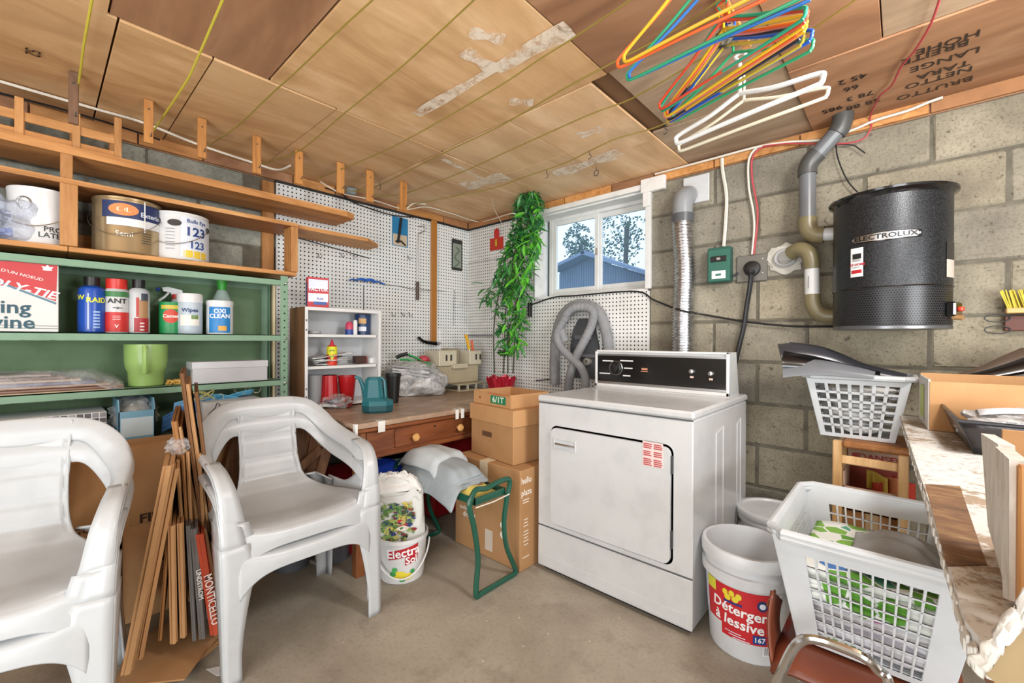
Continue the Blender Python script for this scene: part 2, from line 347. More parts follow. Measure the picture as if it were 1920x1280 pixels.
# blocks
BH, BW = .2235, .447
def blockmesh(w, h, seed):
    mb = MB(); mb.box((0, 0, 0), (w, .05, h), bev=.006); random.seed(seed)
    for v in mb.b.verts:
        if v.co.y < 0: v.co += Vector((random.uniform(-.003, .003), random.uniform(-.0015, .002), random.uniform(-.003, .003)))
    me = bpy.data.meshes.new('brick'); mb.b.to_mesh(me); mb.b.free(); return me
bms = [blockmesh(BW-.014, BH-.013, k) for k in range(5)]
for m_ in bms: m_.materials.append(M['block'])
def block(par, me, loc, rz): 
    o = bpy.data.objects.new('concrete_block', me); C.objects.link(o); o.parent = par
    o.location = wm(par).inverted() @ Vector(loc); o.rotation_euler = (0, 0, rz)
random.seed(3)
cut = {}
for r in range(-1, 9):
    zt = 1.936 - BH*r; zc = zt - BH/2
    if zt-BH < .0: zc = (zt+.02)/2
    for j in range(-2 if r % 2 else -3, 12, 2):
        x0 = 2.105 + .2235*j; x1 = x0+BW
        if x1 < 1.80 or x0 > 4.0: continue
        a, b = max(x0+.007, 1.722), x1-.007; z0, z1 = max(zt-BH+.0065, .004), min(zt-.0065, ZT)
        if z1-z0 < .03 or b-a < .03: continue
        if abs((b-a)-(BW-.014)) < .002 and abs(z1-z0-BH+.013) < .002: block(wr, random.choice(bms), ((a+b)/2, .025+random.uniform(0, .002), (z0+z1)/2), 0)
        else:
            k = (round(b-a, 3), round(z1-z0, 3))
            if k not in cut: cut[k] = blockmesh(b-a, z1-z0, 9); cut[k].materials.append(M['block'])
            block(wr, cut[k], ((a+b)/2, .025, (z0+z1)/2), 0)
bl2 = [blockmesh(BW-.014, BH-.013, k+20) for k in range(3)]
for m_ in bl2: m_.materials.append(M['block2'])
for r in list(range(-1, 3))+list(range(5, 9)):
    zt = 1.936-BH*r
    for j in range(0 if r % 2 else 1, 20, 2):
        y1 = -.2235*j; y0 = y1-BW
        if y0 < -3.3: continue
        if r < 3 and y1 < -1.45 or r >= 5 and y0 > -1.75:
            z0, z1 = max(zt-BH+.0065, .004), min(zt-.0065, ZT); k = ('L', round(z1-z0, 3))
            if abs(z1-z0-BH+.013) < .002: me = random.choice(bl2)
            else:
                if k not in cut: cut[k] = blockmesh(BW-.014, z1-z0, 9); cut[k].materials.append(M['block2'])
                me = cut[k]
            block(wl, me, (-.025, (y0+y1)/2, (z0+z1)/2), PI/2)
# timber plate on top of both walls, in lengths
pl = plain('#a8764c', .7, mott=.15); pls = [M['pine'], M['plyred'], pl]
pr_ = struct('trim_1', MB().bb((0, .002, ZT), (XR, .05, 2.235)), 'plyred')
xx = .02; random.seed(5)
while xx < XR-.3:
    L = random.uniform(.18, .5); o = obj('plate_timber', MB().bb((xx, -.012-random.uniform(0, .006), ZT+.004), (min(xx+L, XR-.02)-.008, .0, 2.204)), random.choice(pls), pr_); xx += L
pl_ = struct('trim_2', MB().bb((-.05, YF, ZT), (-.002, 0, 2.235)), 'plyred')
yy = -.03
while yy > -3.2:
    L = random.uniform(.18, .5); obj('plate_timber', MB().bb((0, yy-L+.008, ZT+.004), (.014+random.uniform(0, .006), yy, 2.204)), random.choice(pls), pl_); yy -= L
struct('trim_3', MB().bb((.0, -1.62, ZT-.012), (.02, -.02, ZT+.004)).bb((.02, -.02, ZT-.012), (.76, -.0, ZT+.004)), plain('#2c2826', .7))
# ceiling panels
P_ = [(-.1, .985, -4.3, -2.44, 'ply'), (-.1, .985, -2.43, -2.175, 'ply'), (-.1, .985, -2.166, -1.70, 'ply'), (-.1, .99, -1.692, -1.10, 'ply'), (-.1, .985, -1.09, -.56, 'plyp_lit'), (-.1, .99, -.552, .0, 'plyp_lit'),
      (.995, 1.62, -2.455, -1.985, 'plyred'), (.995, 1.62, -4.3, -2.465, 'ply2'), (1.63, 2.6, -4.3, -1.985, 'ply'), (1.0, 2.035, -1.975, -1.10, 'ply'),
      (1.0, 1.50, -1.088, -.62, 'plyp_lit'), (1.0, 1.50, -.614, -.0, 'plyp_lit'), (1.508, 1.955, -1.088, -.45, 'plyp_lit'), (1.508, 1.955, -.444, 0, 'plyp_lit'), (1.963, 2.568, -.50, 0, 'plygrey'), (2.045, 2.568, -1.095, -.51, 'plygrey'),
      (2.045, 2.85, -1.975, -1.105, 'plyred'), (2.576, 2.85, -1.10, -.645, 'plyred'), (2.576, 4.6, -.635, 0, 'plyred'), (2.858, 4.6, -4.3, -.645, 'plygrey')]
lv = {6: .008, 14: .010, 15: .012, 16: .004, 18: .0, 19: .006}
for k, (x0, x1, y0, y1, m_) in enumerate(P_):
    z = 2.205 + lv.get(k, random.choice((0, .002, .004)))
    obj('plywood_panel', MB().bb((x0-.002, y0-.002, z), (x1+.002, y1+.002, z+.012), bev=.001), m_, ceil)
# pale primer streaks rubbed on the plywood
t = NT('primer_streak', .7); v = t.obj((1, 1, 1)); f = t.noise(v, 16, 6, .75, .8); t.col('#f2e2cc'); t.l(t.ramp(f, [(.36, 0.0), (.56, .85)]), t.b.inputs['Alpha']); M['streak'] = t.m
SK = [0]
def streak(a, b, w, z=2.2038):
    SK[0] += 1; z += .0001*(SK[0] % 5)
    A, B = at(*a, z=z), at(*b, z=z); d = (B-A).normalized(); q = Vector((-d.y, d.x, 0))*w/2
    obj('primer_streak', MB().grid(lambda u, v: A+(B-A)*u+q*(2*v-1)*(1+.25*math.sin(u*9)), 14, 1), 'streak', ceil)
streak((780, 215), (1065, 48), .05); streak((930, 132), (1075, 60), .045); streak((880, 60), (945, 75), .05); streak((870, 95), (925, 130), .06)
streak((1040, 328), (1165, 285), .10); streak((870, 350), (950, 330), .12); streak((830, 298), (925, 345), .03); streak((955, 190), (1000, 192), .05); streak((1085, 255), (1130, 240), .06)
# stencilled words, upside down on the brown sheet
blk = pr('#2a1c16')
def cst(s, u, v, size, rot=0, z=2.2035, sx=.95): text(s, size, at(u, v, z=z), (-1, 0, 0), (0, 1, 0), blk, ceil, bold=.015, sx=sx, rot=rot, name='stencil_lettering', off=.0008)
for s_, u_, v_ in (('BRUTTO', 1750, 166), ('NETTO', 1758, 146), ('TARA', 1768, 131), ('LANGE', 1770, 112), ('BREITE', 1752, 98), ('HOHE', 1776, 80)): cst(s_, u_, v_, .062)
for s_, u_, v_ in (('45 2', 1598, 148), ('66', 1596, 165), ('78 3', 1612, 180), ('58 88', 1618, 195), ('985', 1560, 205), ('52', 60, 98)): cst(s_, u_, v_, .055, z=2.2035)
# ---------------------------------------------------------------- pegboards
ZS = at(890, 492, y=-.01).z
struct('wall_left_pegboard', MB().bb((0.0, -1.615, .72), (.012, -.012, ZT-.01)), 'pegL')
struct('wall_right_pegboard', MB().bb((.012, -.012, ZS+.002), (.78, 0, ZT-.01)), 'pegR')
struct('wall_right_pegboard', MB().bb((.012, -.012, .3), (.78, 0, ZS-.002)), 'pegR')
struct('wall_right_pegboard', MB().bb((.782, -.012, .3), (1.722, 0, WZ0-.012)), 'pegR')
# ---------------------------------------------------------------- window
wn = tag(bpy.data.objects.new('window_1', None), kind='structure'); C.objects.link(wn); wn.location = (1.24, .1, WZ0); WM[wn] = Matrix.Translation(wn.location)
wp = plain('#d9d9d6', .4, name='window_white')
rv = plain('#e4e2de', .6, mott=.05)
mb = MB(); mb.bb((WX0-.012, -.012, WZ0-.01), (WX0+.004, .15, WZ1)).bb((WX1-.004, -.004, WZ0-.01), (WX1+.008, .15, WZ1)).bb((WX0, -.014, WZ0-.012), (WX1, .15, WZ0+.004)).bb((WX0, .0, WZ1-.02), (WX1, .15, WZ1+.004))
obj('reveal', mb, rv, wn)
def rect(mb, x0, x1, z0, z1, t_, y0, y1):
    mb.bb((x0, y0, z0), (x0+t_, y1, z1), bev=.002).bb((x1-t_, y0, z0), (x1, y1, z1), bev=.002).bb((x0+t_, y0, z0), (x1-t_, y1, z0+t_), bev=.002).bb((x0+t_, y0, z1-t_), (x1-t_, y1, z1), bev=.002)
wy = .11
a = at(1030, 480, y=wy).x; b = WX1; zb = WZ0+.004; zt_ = at(1110, 392, y=wy).z
mb = MB(); rect(mb, a, b, zb, zt_, .035, wy, wy+.05); obj('window_frame', mb, wp, wn)
xm = at(1120, 480, y=wy+.01).x
mb = MB(); rect(mb, a+.034, xm+.012, zb+.034, zt_-.034, .032, wy+.004, wy+.024); obj('sash', mb, wp, wn)
mb = MB(); rect(mb, xm-.012, b-.034, zb+.034, zt_-.034, .038, wy+.026, wy+.046); obj('sash', mb, wp, wn)
t = NT('window_glass', .02, spec=.5); t.b.inputs['Alpha'].default_value = .12; t.col('#9fc4ee'); M['glass'] = t.m
obj('pane', MB().bb((a+.06, wy+.012, zb+.06), (xm-.01, wy+.015, zt_-.06)), 'glass', wn); obj('pane', MB().bb((xm+.02, wy+.034, zb+.07), (b-.065, wy+.037, zt_-.06)), 'glass', wn)
obj('latch', MB().box((xm, wy, (zb+zt_)/2-.0), (.012, .012, .05), bev=.003), plain('#9a8878', .5), wn)
mb = MB(); mb.bb((a, wy+.005, zt_), (b, wy+.05, WZ1)); obj('head_board', mb, plain('#8f8d88', .8, mott=.4), wn)
struct('trim_4', MB().bb((1.70, -.03, WZ0-.0), (1.735, -.0, 2.12), bev=.003), wp)
struct('trim_5', MB().bb((1.675, -.045, 2.09), (1.83, -.012, 2.175), bev=.003).bb((1.69, -.045, 2.0), (1.735, -.031, 2.089), bev=.002), rv)
struct('trim_6', MB().bb((.78, -.035, 2.115), (1.672, -.0, 2.15), bev=.003), rv)
# outside
g = plain('#6f7d62', .9)
struct('ground_outside', MB().bb((-8, .25, 1.25), (10, 16, 1.3)), g)
def shed():
    y = 7.0; pk = at(1110, 482, y=y); le = at(1050, 510, y=y); re = at(1240, 524, y=y); zb_ = 1.3
    t = thing('shed', (pk.x, y, zb_), 'haze-tinted grey-blue shed with a low gable seen through the window', 'shed')
    side = plain('#66758c', .8)  # blue haze of the outdoor view is put into the shed colours
    obj('wall', MB().prism([(le.x, zb_), (re.x, zb_), (re.x, re.z), (pk.x, pk.z-.03), (le.x, le.z)], -.1, (0, y, 0), (1, 0, 0), (0, 0, 1)), side, t)
    mb = MB(); n = 40
    for k in range(n):
        x = le.x+(re.x-le.x)*(k+.5)/n; z = pk.z-.05-(pk.z-(le.z if x < pk.x else re.z))*abs(x-pk.x)/abs((le.x if x < pk.x else re.x)-pk.x)
        mb.bb((x-.04, y-.03, zb_), (x+.04, y, z))
    o = obj('siding', mb, plain('#6d7d95', .8), t)
    mb = MB()
    for e in (le, re):
        d = (e-pk); L = d.length; mb.box((pk+e)/2+Vector((0, -.15+.5, .05)), (L+.1, 1.6, .08), rot=Matrix.Rotation(-math.atan2(d.z, d.x), 3, 'Y'))
    obj('roof', mb, plain('#7c8ca6', .8), t)
    return t
shed()
lf = plain('#41603e', .8, name='tree_foliage')
random.seed(11)
for (u, v, y, rr_, lab) in ((1170, 425, 10, .95, 'dark leafy tree behind the shed, in the right window pane'), (1085, 460, 10.5, .55, 'pale leafy tree behind the shed, in the left window pane')):
    p = at(u, v, y=y); tr = thing('tree', (p.x, y, 1.3), lab, 'tree')
    mb = MB(); mb.tube([(p.x, y, 1.3), (p.x+.1, y, p.z)], .08); obj('trunk', mb, plain('#5a5148', .9), tr)
    mb = MB()
    for k in range(1500):
        while True:
            q = Vector([random.uniform(-1, 1) for _ in range(3)])
            if q.length < 1: break
        q = Vector((q.x*rr_, q.y*.6, q.z*rr_*1.5)); c = p+q; s_ = .055; n_ = Vector([random.uniform(-1, 1) for _ in range(3)]).normalized(); a_ = n_.orthogonal().normalized(); b_ = n_.cross(a_)
        if noise.noise(q*2.3) < -.12: continue
        vs = [mb.b.verts.new(c+a_*s_*x+b_*s_*z*.6) for x, z in ((-1, 0), (0, 1), (1, 0), (0, -1))]; mb.b.faces.new(vs)
    tag(obj('foliage', mb, lf, tr), kind='stuff')
# ================================================================ shelving on the left wall
Z = Vector((0, 0, 1))
def side(d): return Vector((-d.y, d.x, 0))
XG = .34
zg = [at(262, 497, x=XG).z, at(262, 624.5, x=XG).z, at(262, 727, x=XG).z, .62, .30]
yR = at(533, 600, x=XG).y
def green_shelf():
    t = thing('metal_shelf_unit', (.18, -2.3, 0), 'green painted metal shelf unit with perforated posts on the left wall', 'shelf')
    for z in zg:
        mb = MB(); mb.bb((.03, -3.05, z-.004), (XG, yR-.015, z)).bb((XG-.004, -3.05, z-.034), (XG, yR-.015, z)).bb((.03, -3.05, z-.034), (.034, yR-.015, z)).bb((XG-.02, -3.05, z-.034), (XG, yR-.015, z-.031))
        obj('shelf', mb, 'green', t)
    for (x, y, l) in ((XG, yR, 1), (.03, yR, 1), (XG, -3.06, 1), (.03, -3.06, 1)):
        s = 1 if x > .1 else -1
        mb = MB(); mb.bb((x-.002, y-.02, 0), (x+.002, y+.018, zg[0]+.02)).bb((x-s*.034, y+.016, 0), (x, y+.019, zg[0]+.02))
        o = obj('post', mb, 'green', t)
        mb = MB()
        for k in range(int(zg[0]/.04)): mb.lathe([(.0045, 0), (.0045, .0006)], (x+s*.0035, y, .02+.04*k), 8, 'x')
        tag(obj('punched_holes', mb, plain('#22301f', .8), o), kind='stuff')
        if x > .1 and y > -2:
            for z in zg[:3]:
                obj('bolt', MB().lathe([(.007, 0), (.007, .004), (.003, .007)], (x+.003, y+.006, z-.02), 10, 'x'), 'steel', t)
    obj('back_panel', MB().bb((.018, -3.05, .0), (.026, yR, zg[0])), 'greend', t)
    obj('cross_rod', MB().tube([at(108, 502, x=.06), at(505, 533, x=.06)], .004), 'green', t)
    return t
green_shelf()
# cream perforated upright and walnut board to the right of the unit
t = thing('perforated_upright', (.03, -1.64, .6), 'cream perforated upright beside the green post', 'upright')
mb = MB(); mb.bb((.03, yR+.03, .62), (.075, yR+.045, 1.5), bev=.002); obj('strip', mb, plain('#e0cfa6', .6), t)
XW = .30
zb0 = at(272, 478, x=XW).z; zb1 = at(270, 363.6, x=XW).z; zb2 = at(334, 321, x=XW).z
yE = at(557, 500, x=XW).y
def board(name, a, b, mat, lab, cat='board', bev=.002):
    t = thing(name, (Vector(a)+Vector(b))/2*1.0, lab, cat); obj('plank', MB().bb(a, b, bev=bev), mat, t); return t
tw = thing('wooden_shelf', (.15, -2.2, zb0), 'pine box shelf on the wall holding the paint cans', 'shelf')
yS = at(128, 460, x=XW).y
obj('shelf_board', MB().bb((.02, -3.1, zb0-.022), (XW, yS-.001, zb0), bev=.002), 'pine', tw); obj('shelf_board', MB().bb((.02, yS+.001, zb0-.022), (XW, yE, zb0), bev=.002), 'pine', tw)
obj('top_board', MB().bb((.02, -3.1, zb1-.02), (XW, yS-.02, zb1), bev=.002), 'pine_dark', tw); obj('top_board', MB().bb((.02, yS-.019, zb1-.02), (XW, yE, zb1), bev=.002), 'pine_dark', tw)
obj('edge_strip', MB().bb((XW, -3.1, zb1-.02), (XW+.008, yE, zb1+.001)), 'pine', tw)
yD0, yD1 = at(112, 400, x=XW).y, at(146, 400, x=XW).y
obj('divider', MB().bb((XW-.02, yD0, zb0+.001), (XW+.012, yD1, zb1-.021), bev=.002), 'pine_z', tw)
obj('end_post', MB().bb((XW-.10, yE-.036, zb0+.001), (XW+.009, yE+.002, zb1-.021), bev=.002), 'pine_z', tw)
yP0, yP1 = at(492, 440, x=.03).y, at(514, 440, x=.03).y
obj('wall_post', MB().bb((.0, yP0, zb0), (.03, yP1, zb1-.02), bev=.002), 'pine_z', tw)
obj('upper_post', MB().bb((XW-.03, at(113, 310, x=XW).y, zb1+.001), (XW-.005, at(137, 310, x=XW).y, zb2-.035), bev=.002), 'pine_z', tw)
obj('upper_post', MB().bb((.0, yP0, zb1+.001), (.03, yP1, ZT-.02), bev=.002), 'pine_z', tw)
obj('back_board', MB().bb((.016, -2.5, zb0+.001), (.03, -2.24, zb0+.10)), 'pine', tw)
yT = at(668, 400, x=XW).y
t = thing('top_shelf', (.15, -2.2, zb2), 'long pine shelf board nearest the ceiling, clipped corner over the pegboard', 'shelf')
obj('plank', MB().prism([(-3.1, .03), (-3.1, XW), (yT-.07, XW), (yT, XW-.05), (yT-.01, .03)], .036, (0, 0, zb2-.036+.0), (0, 1, 0), (1, 0, 0)) if False else MB().prism([(.03, -3.1), (XW, -3.1), (XW, yT-.06), (XW-.03, yT), (.03, yT-.01)], .036, (0, 0, zb2-.036)), 'pine', t)
zs = at(630, 440, x=.2).z; e_ = at(712, 456, x=.18).y
t = thing('short_board', (.1, -1.4, zs), 'short pine board with angled end sticking out past the box shelf', 'shelf')
obj('plank', MB().prism([(.02, -1.66), (.27, -1.66), (.27, e_-.14), (.16, e_), (.02, e_)], .022, (0, 0, zs-.022)), 'pine', t)
obj('rod', MB().tube([at(560, 446, x=.22), at(692, 484, x=.1)], .004), 'dark', t)
# crate of slats on the top shelf
def crate():
    y1 = at(228, 260, x=.27).y; y0 = -3.05; zt = hz((.27, y1), 224); zb = zb2+.002
    t = thing('slatted_crate', (.15, -2.7, zb), 'shallow crate of thin orange-brown slats lying on the top shelf', 'crate')
    for xx in (.27, .05):
        for y in (y1-.025, at(135, 230, x=.27).y, at(27, 210, x=.27).y, -3.05):
            obj('post', MB().bb((xx-.01, y, zb), (xx+.01, y+.025, zt if y > y1-.03 else zt-.03), bev=.001), 'pine_z', t)
        obj('slat', MB().bb((xx-.004, y0, zb+.002), (xx+.004, y1, zb+.028), bev=.001), 'pine', t)
        obj('slat', MB().bb((xx-.004, y0, zb+.062), (xx+.004, y1, zb+.10), bev=.001), 'pine', t)
    for k in range(7): obj('base_slat', MB().bb((.05, y1-.06-k*.1, zb+.002), (.27, y1-.0-k*.1, zb+.01)), 'pine_dark', t)
crate()
# ---------------------------------------------------------------- things on those shelves
def spot(u, v, z): return at(u, v, z=z)
def cyl_spot(u0, u1, x, z, vt):
    p = at((u0+u1)/2, 640, x=x); p = Vector((x, at((u0+u1)/2, 640, x=x).y, z)); r = (u1-u0)/2*mpp(p)*.965; return p, r, hz(p, vt)
def can_things(name, lab, cat, u0, u1, vt, x, z, prof, mats, group=None):
    p, r, zt = cyl_spot(u0, u1, x, z, vt); h = zt-z
    t = thing(name, p, lab, cat, group)
    for pn, pts, m_ in prof: obj(pn, MB().lathe([(r*a, z+h*b) for a, b in pts], (p.x, p.y, 0), 28), m_, t, smooth=True)
    return t, p, r, h
def lab_patch(t, p, r, h, b0, b1, w, mat, name='label', ang=0, rk=1.0):
    a = angc(p)+ang; return obj(name, patch(MB(), p, r*rk, a-w, a+w, p.z+h*b0, p.z+h*b1), mat, t, smooth=True)
def lab_text(t, p, r, h, s, b, size, mat, ang=0, sx=1, bold=.03, rk=1.0, rot=0):
    d = hv(angc(p)+ang); o = p+d*r*rk+Z*h*b; return text(s, size, o, side(d), Z, mat, t, bold=bold, sx=sx, cyl=((p.x, p.y), r*rk), off=.0016, rot=rot)
zW = zb0+.001
PC = lambda: [('body', [(.97, 0), (1, .02), (.985, .04), (.985, .95), (1, .96), (1, 1.0), (.95, 1.0), (.93, .975)], None), ('lid', [(.93, .975), (.8, .965), (.01, .965)], 'steel')]
def paint_can(u0, u1, vt, x, lab, body, deco):
    pr_ = PC(); pr_[0] = (pr_[0][0], pr_[0][1], body)
    t, p, r, h = can_things('paint_can', lab, 'can', u0, u1, vt, x, zW, pr_, None)
    a = angc(p)
    for s in (-1, 1):
        q = p+hv(a+s*1.45-.3)*r*1.0+Z*h*.72; obj('handle_ear', MB().lathe([(.016, 0), (.012, .006), (.004, .009)], (0, 0, 0), 12, 'x'), 'dark', t, world=False).matrix_local = wm(t).inverted() @ (Matrix.Translation(q) @ Matrix.Rotation(a+s*1.45-.3, 4, 'Z'))
    pts = [p+hv(a-.3+1.45*(1-2*k/14))*r*1.09+Z*h*(.72-.42*math.sin(PI*k/14)) for k in range(15)]
    obj('bail_handle', MB().tube(pts, .0018, 6), 'steel', t); deco(t, p, r, h); return t
def d1(t, p, r, h):
    lab_patch(t, p, r, h, .1, .3, .5, pr('#cfd0d0'), ang=.3); lab_text(t, p, r, h, 'PRO\nLATEX', .22, .03, pr('#333333'), ang=.35)
    obj('ear_ring', MB().tube([p+hv(angc(p)-.5+.22*math.cos(2*PI*k/12))*r*1.02+Z*(h*.7+.024*math.sin(2*PI*k/12)) for k in range(12)], .003, 6, closed=True), 'steel', t)
paint_can(32, 122, 362, .17, 'big white paint can beside the bag of blue things', plain('#dcdcdc', .25), d1)
def d2(t, p, r, h):
    lab_patch(t, p, r, h, .62, .92, 1.1, pr('#1f2f5c'), ang=.35); lab_patch(t, p, r, h, .48, .62, 1.0, pr('#e4e4e4'), ang=.4)
    a = angc(p)-.12; q = MB(); q.b.faces.ensure_lookup_table()
    obj('orange_oval', MB().grid(lambda u, v: (p.x+(r+.002)*math.cos(a+.42*v*math.cos(2*PI*u)), p.y+(r+.002)*math.sin(a+.42*v*math.cos(2*PI*u)), p.z+h*.77+h*.11*v*math.sin(2*PI*u)), 20, 2, cu=True), pr('#e2884c'), t)
    lab_text(t, p, r, h, 'CIL', .77, .034, pr('#ffe9c8'), ang=-.12, bold=.06); lab_text(t, p, r, h, 'Exterior', .72, .03, pr('#dfe6f5'), ang=.75); lab_text(t, p, r, h, 'Semi', .33, .032, pr('#e8e4da'), ang=-.1)
    for k in range(5): lab_patch(t, p, r, h, .2+.045*k, .212+.045*k, .16, pr('#55503f'), ang=.55, name='print_line')
    obj('paint_drip', patch(MB(), p, r+.002, angc(p)+.45, angc(p)+.49, p.z+h*.4, p.z+h*.97), pr('#f0f0ee'), t)
paint_can(188, 291, 382, .19, 'gold-sided paint can with blue top label and white drips', plain('#b9a37e', .22, .6), d2)
def d3(t, p, r, h):
    lab_patch(t, p, r, h, .05, .92, .75, pr('#d8dde6'), ang=.75); lab_patch(t, p, r, h, .05, .2, .5, pr('#e8c53c'), ang=.6)
    lab_text(t, p, r, h, 'Bulls Eye', .83, .026, pr('#1d3c7c'), ang=.6); lab_text(t, p, r, h, '123', .6, .06, pr('#1d3c7c'), ang=.55, sx=1.1, bold=.06); lab_text(t, p, r, h, '123', .32, .05, pr('#2a4c8f'), ang=.6, bold=.06)
    for k in range(7): lab_patch(t, p, r, h, .2+.07*k, .215+.07*k, .16, pr('#8b9098'), ang=-.35, name='print_line')
    a = angc(p)-.2; obj('dark_plug', MB().grid(lambda u, v: (p.x+(r+.002)*math.cos(a+.24*v*math.cos(2*PI*u)), p.y+(r+.002)*math.sin(a+.24*v*math.cos(2*PI*u)), p.z+h*.76+h*.07*v*math.sin(2*PI*u)), 16, 2, cu=True), plain('#2c2624', .5), t)
paint_can(293, 383, 407, .19, 'white primer can with big blue numbers', plain('#d6d6d6', .3), d3)
# bag with blue things
p = at(8, 456, z=zW+.0); p = Vector((.2, at(8, 450, x=.2).y, zW))
t = thing('plastic_bag', p, 'crinkled clear plastic bag of blue packets at the left end of the pine shelf', 'bag')
obj('film', MB().blob(p+Vector((.0, -.03, .085)), (.10, .15, .095), 3, .4, 2.2, 4, zW), clear('bluish_film', '#c9d3e8', .5), t, smooth=True)
for k, (dy, dz, c_) in enumerate(((-.06, .07, '#1f3d9c'), (.02, .04, '#2a55b8'), (.05, .09, '#c9d6f0'), (-.01, .11, '#16245c'), (.07, .03, '#e0e4ee'))):
    obj('packet', MB().box(p+Vector((0, dy, dz)), (.05, .06, .035), rz=k*.7, bev=.006), plain(c_, .4), t)
# green level: cartons, cans, bottles
z1 = zg[1]+.001
def box_face(t, o, ex, w, h, mat, name='print', ez=Z, off=.001):
    ex = Vector(ex).normalized(); n = ex.cross(ez).normalized()
    o = Vector(o)+n*off; mb = MB(); mb.b.faces.new([mb.b.verts.new(o+ex*a*w/2+ez*b*h/2) for a, b in ((-1, -1), (1, -1), (1, 1), (-1, 1))]); return obj(name, mb, mat, t)
def poly_face(t, pts, mat, name='print', n=None, off=.001):
    mb = MB(); nn = Vector(n)*off; mb.b.faces.new([mb.b.verts.new(Vector(q)+nn) for q in pts]); return obj(name, mb, mat, t)
def polytie():
    xf = .33; y1 = at(110, 560, x=xf).y; y0 = -2.96; zt = at(55, 493, x=xf).z
    t = thing('carton', (.2, (y0+y1)/2, z1), 'white carton with red top printed ALL-PURPOSE POLY-TIE on the green shelf', 'box')
    obj('carton_body', MB().bb((.06, y0, z1), (xf, y1, zt), bev=.002), card('white_carton', '#dcdcd9', '#cfcfcc'), t)
    q = lambda u, v: at(u, v, x=xf)
    poly_face(t, [q(-30, 488), q(108, 492), q(105, 565), q(72, 553), q(30, 538), (xf, y0, q(0, 525).z)], pr('#c0383c'), n=(1, 0, 0))
    poly_face(t, [q(-10, 523), q(30, 539), q(105, 567), q(105, 571), q(30, 543), q(-10, 527)], pr('#5a7f92'), 'stripe', (1, 0, 0), .0015)
    text('POLY-TIE', .043, q(32, 538), (0, 1, 0), Z, pr('#f2f2f0'), t, bold=.05, sx=1.25, off=.0018, rot=-.26, shear=.2)
    text('VITE D\'UN NOEUD', .016, q(28, 512), (0, 1, 0), Z, pr('#f0e0de'), t, bold=.02, off=.0018, rot=-.25, sx=1.15)
    text('leaf', .0001, q(88, 505), (0, 1, 0), Z, pr('#f2f2f0'), t, off=.0018) if False else None
    c = q(89, 504); L_ = [(0, .017), (.006, .008), (.017, .009), (.011, 0), (.014, -.006), (.0, -.008), (-.014, -.006), (-.011, 0), (-.017, .009), (-.006, .008)]
    poly_face(t, [c+Vector((0, a, b)) for a, b in L_], pr('#f2f2f0'), 'leaf_emblem', (1, 0, 0), .0016)
    text('Tying\nTwine', .07, q(2, 590), (0, 1, 0), Z, pr('#1f4c5c'), t, bold=.04, off=.0016)
    for k in range(2): box_face(t, q(40, 610+k*5), (0, 1, 0), .20, .003, pr('#8b8f90'), 'print_line')
polytie()
SP = [('body', [(.9, 0), (1, .02), (1, .74), (.9, .80), (.62, .84)], None), ('cap', [(.55, .84), (.58, .86), (.58, 1.0), (.4, 1.0)], None)]
def spray(u0, u1, vt, lab, bc, cc, deco, x=.24, cap=None):
    pf = [(SP[0][0], SP[0][1], bc), (SP[1][0], cap or SP[1][1], cc)]
    t, p, r, h = can_things('spray_can', lab, 'can', u0, u1, vt, x, z1, pf, None); deco(t, p, r, h); return t
def e1(t, p, r, h):
    lab_text(t, p, r, h, 'RAID', .58, .030, pr('#e8e83a'), ang=.35, bold=.06); lab_patch(t, p, r, h, .06, .70, .04, pr('#dfe7f5'), ang=-.25, name='stripe')
    for k in range(6): lab_patch(t, p, r, h, .08+.055*k, .11+.055*k, .25, pr('#9db9e6'), ang=.35, name='print_line')
    lab_text(t, p, r, h, 'W', .62, .03, pr('#e8e83a'), ang=-.85, bold=.05)
spray(152, 192, 520, 'blue insect spray can with black nozzle cap', plain('#1f4fae', .3), M['black'], e1)
def e2(t, p, r, h):
    lab_patch(t, p, r, h, .02, .38, 1.2, pr('#c42a26')); lab_patch(t, p, r, h, .66, .76, 1.2, pr('#3f7a45'))
    lab_text(t, p, r, h, 'ANT', .58, .030, pr('#1c1c1c'), ang=.05, sx=1.1, bold=.05); lab_text(t, p, r, h, '~x~', .46, .02, pr('#202020'), ang=.1, bold=.05)
    for k in range(3): lab_patch(t, p, r, h, .24+.03*k, .25+.03*k, .3, pr('#e8c8c6'), name='print_line')
    lab_text(t, p, r, h, 'V', .12, .02, pr('#f0f0f0'), bold=.05)
spray(200, 237, 523, 'silver and red ant killer can with red cap', plain('#c9c9c9', .3), plain('#d03026', .35), e2, cap=[(.82, .80), (.86, .82), (.86, .99), (.7, 1.0)])
def e3(t, p, r, h):
    lab_patch(t, p, r, h, .02, .28, .7, pr('#a3222a'), ang=.3); lab_patch(t, p, r, h, .28, .62, .45, pr('#a57c54'), ang=.45); lab_patch(t, p, r, h, .3, .66, .12, pr('#b3342f'), ang=-.1)
    lab_patch(t, p, r, h, .6, .74, .35, pr('#3c4450'), ang=.55)
    for k in range(3): lab_patch(t, p, r, h, .05+.06*k, .075+.06*k, .2, pr('#e2d2ce'), ang=.3, name='print_line')
spray(243, 277, 525, 'silver aerosol can with brown picture label and black nozzle', plain('#bfc1c3', .3), M['black'], e3, x=.24)
t, p, r, h = can_things('cleanser_can', 'green cleanser powder can with red oval', 'can', 302, 338, 567, .22, z1, [('body', [(1, 0), (1, .97), (.98, 1), (.01, 1)], plain('#1f8a4e', .4))], None)
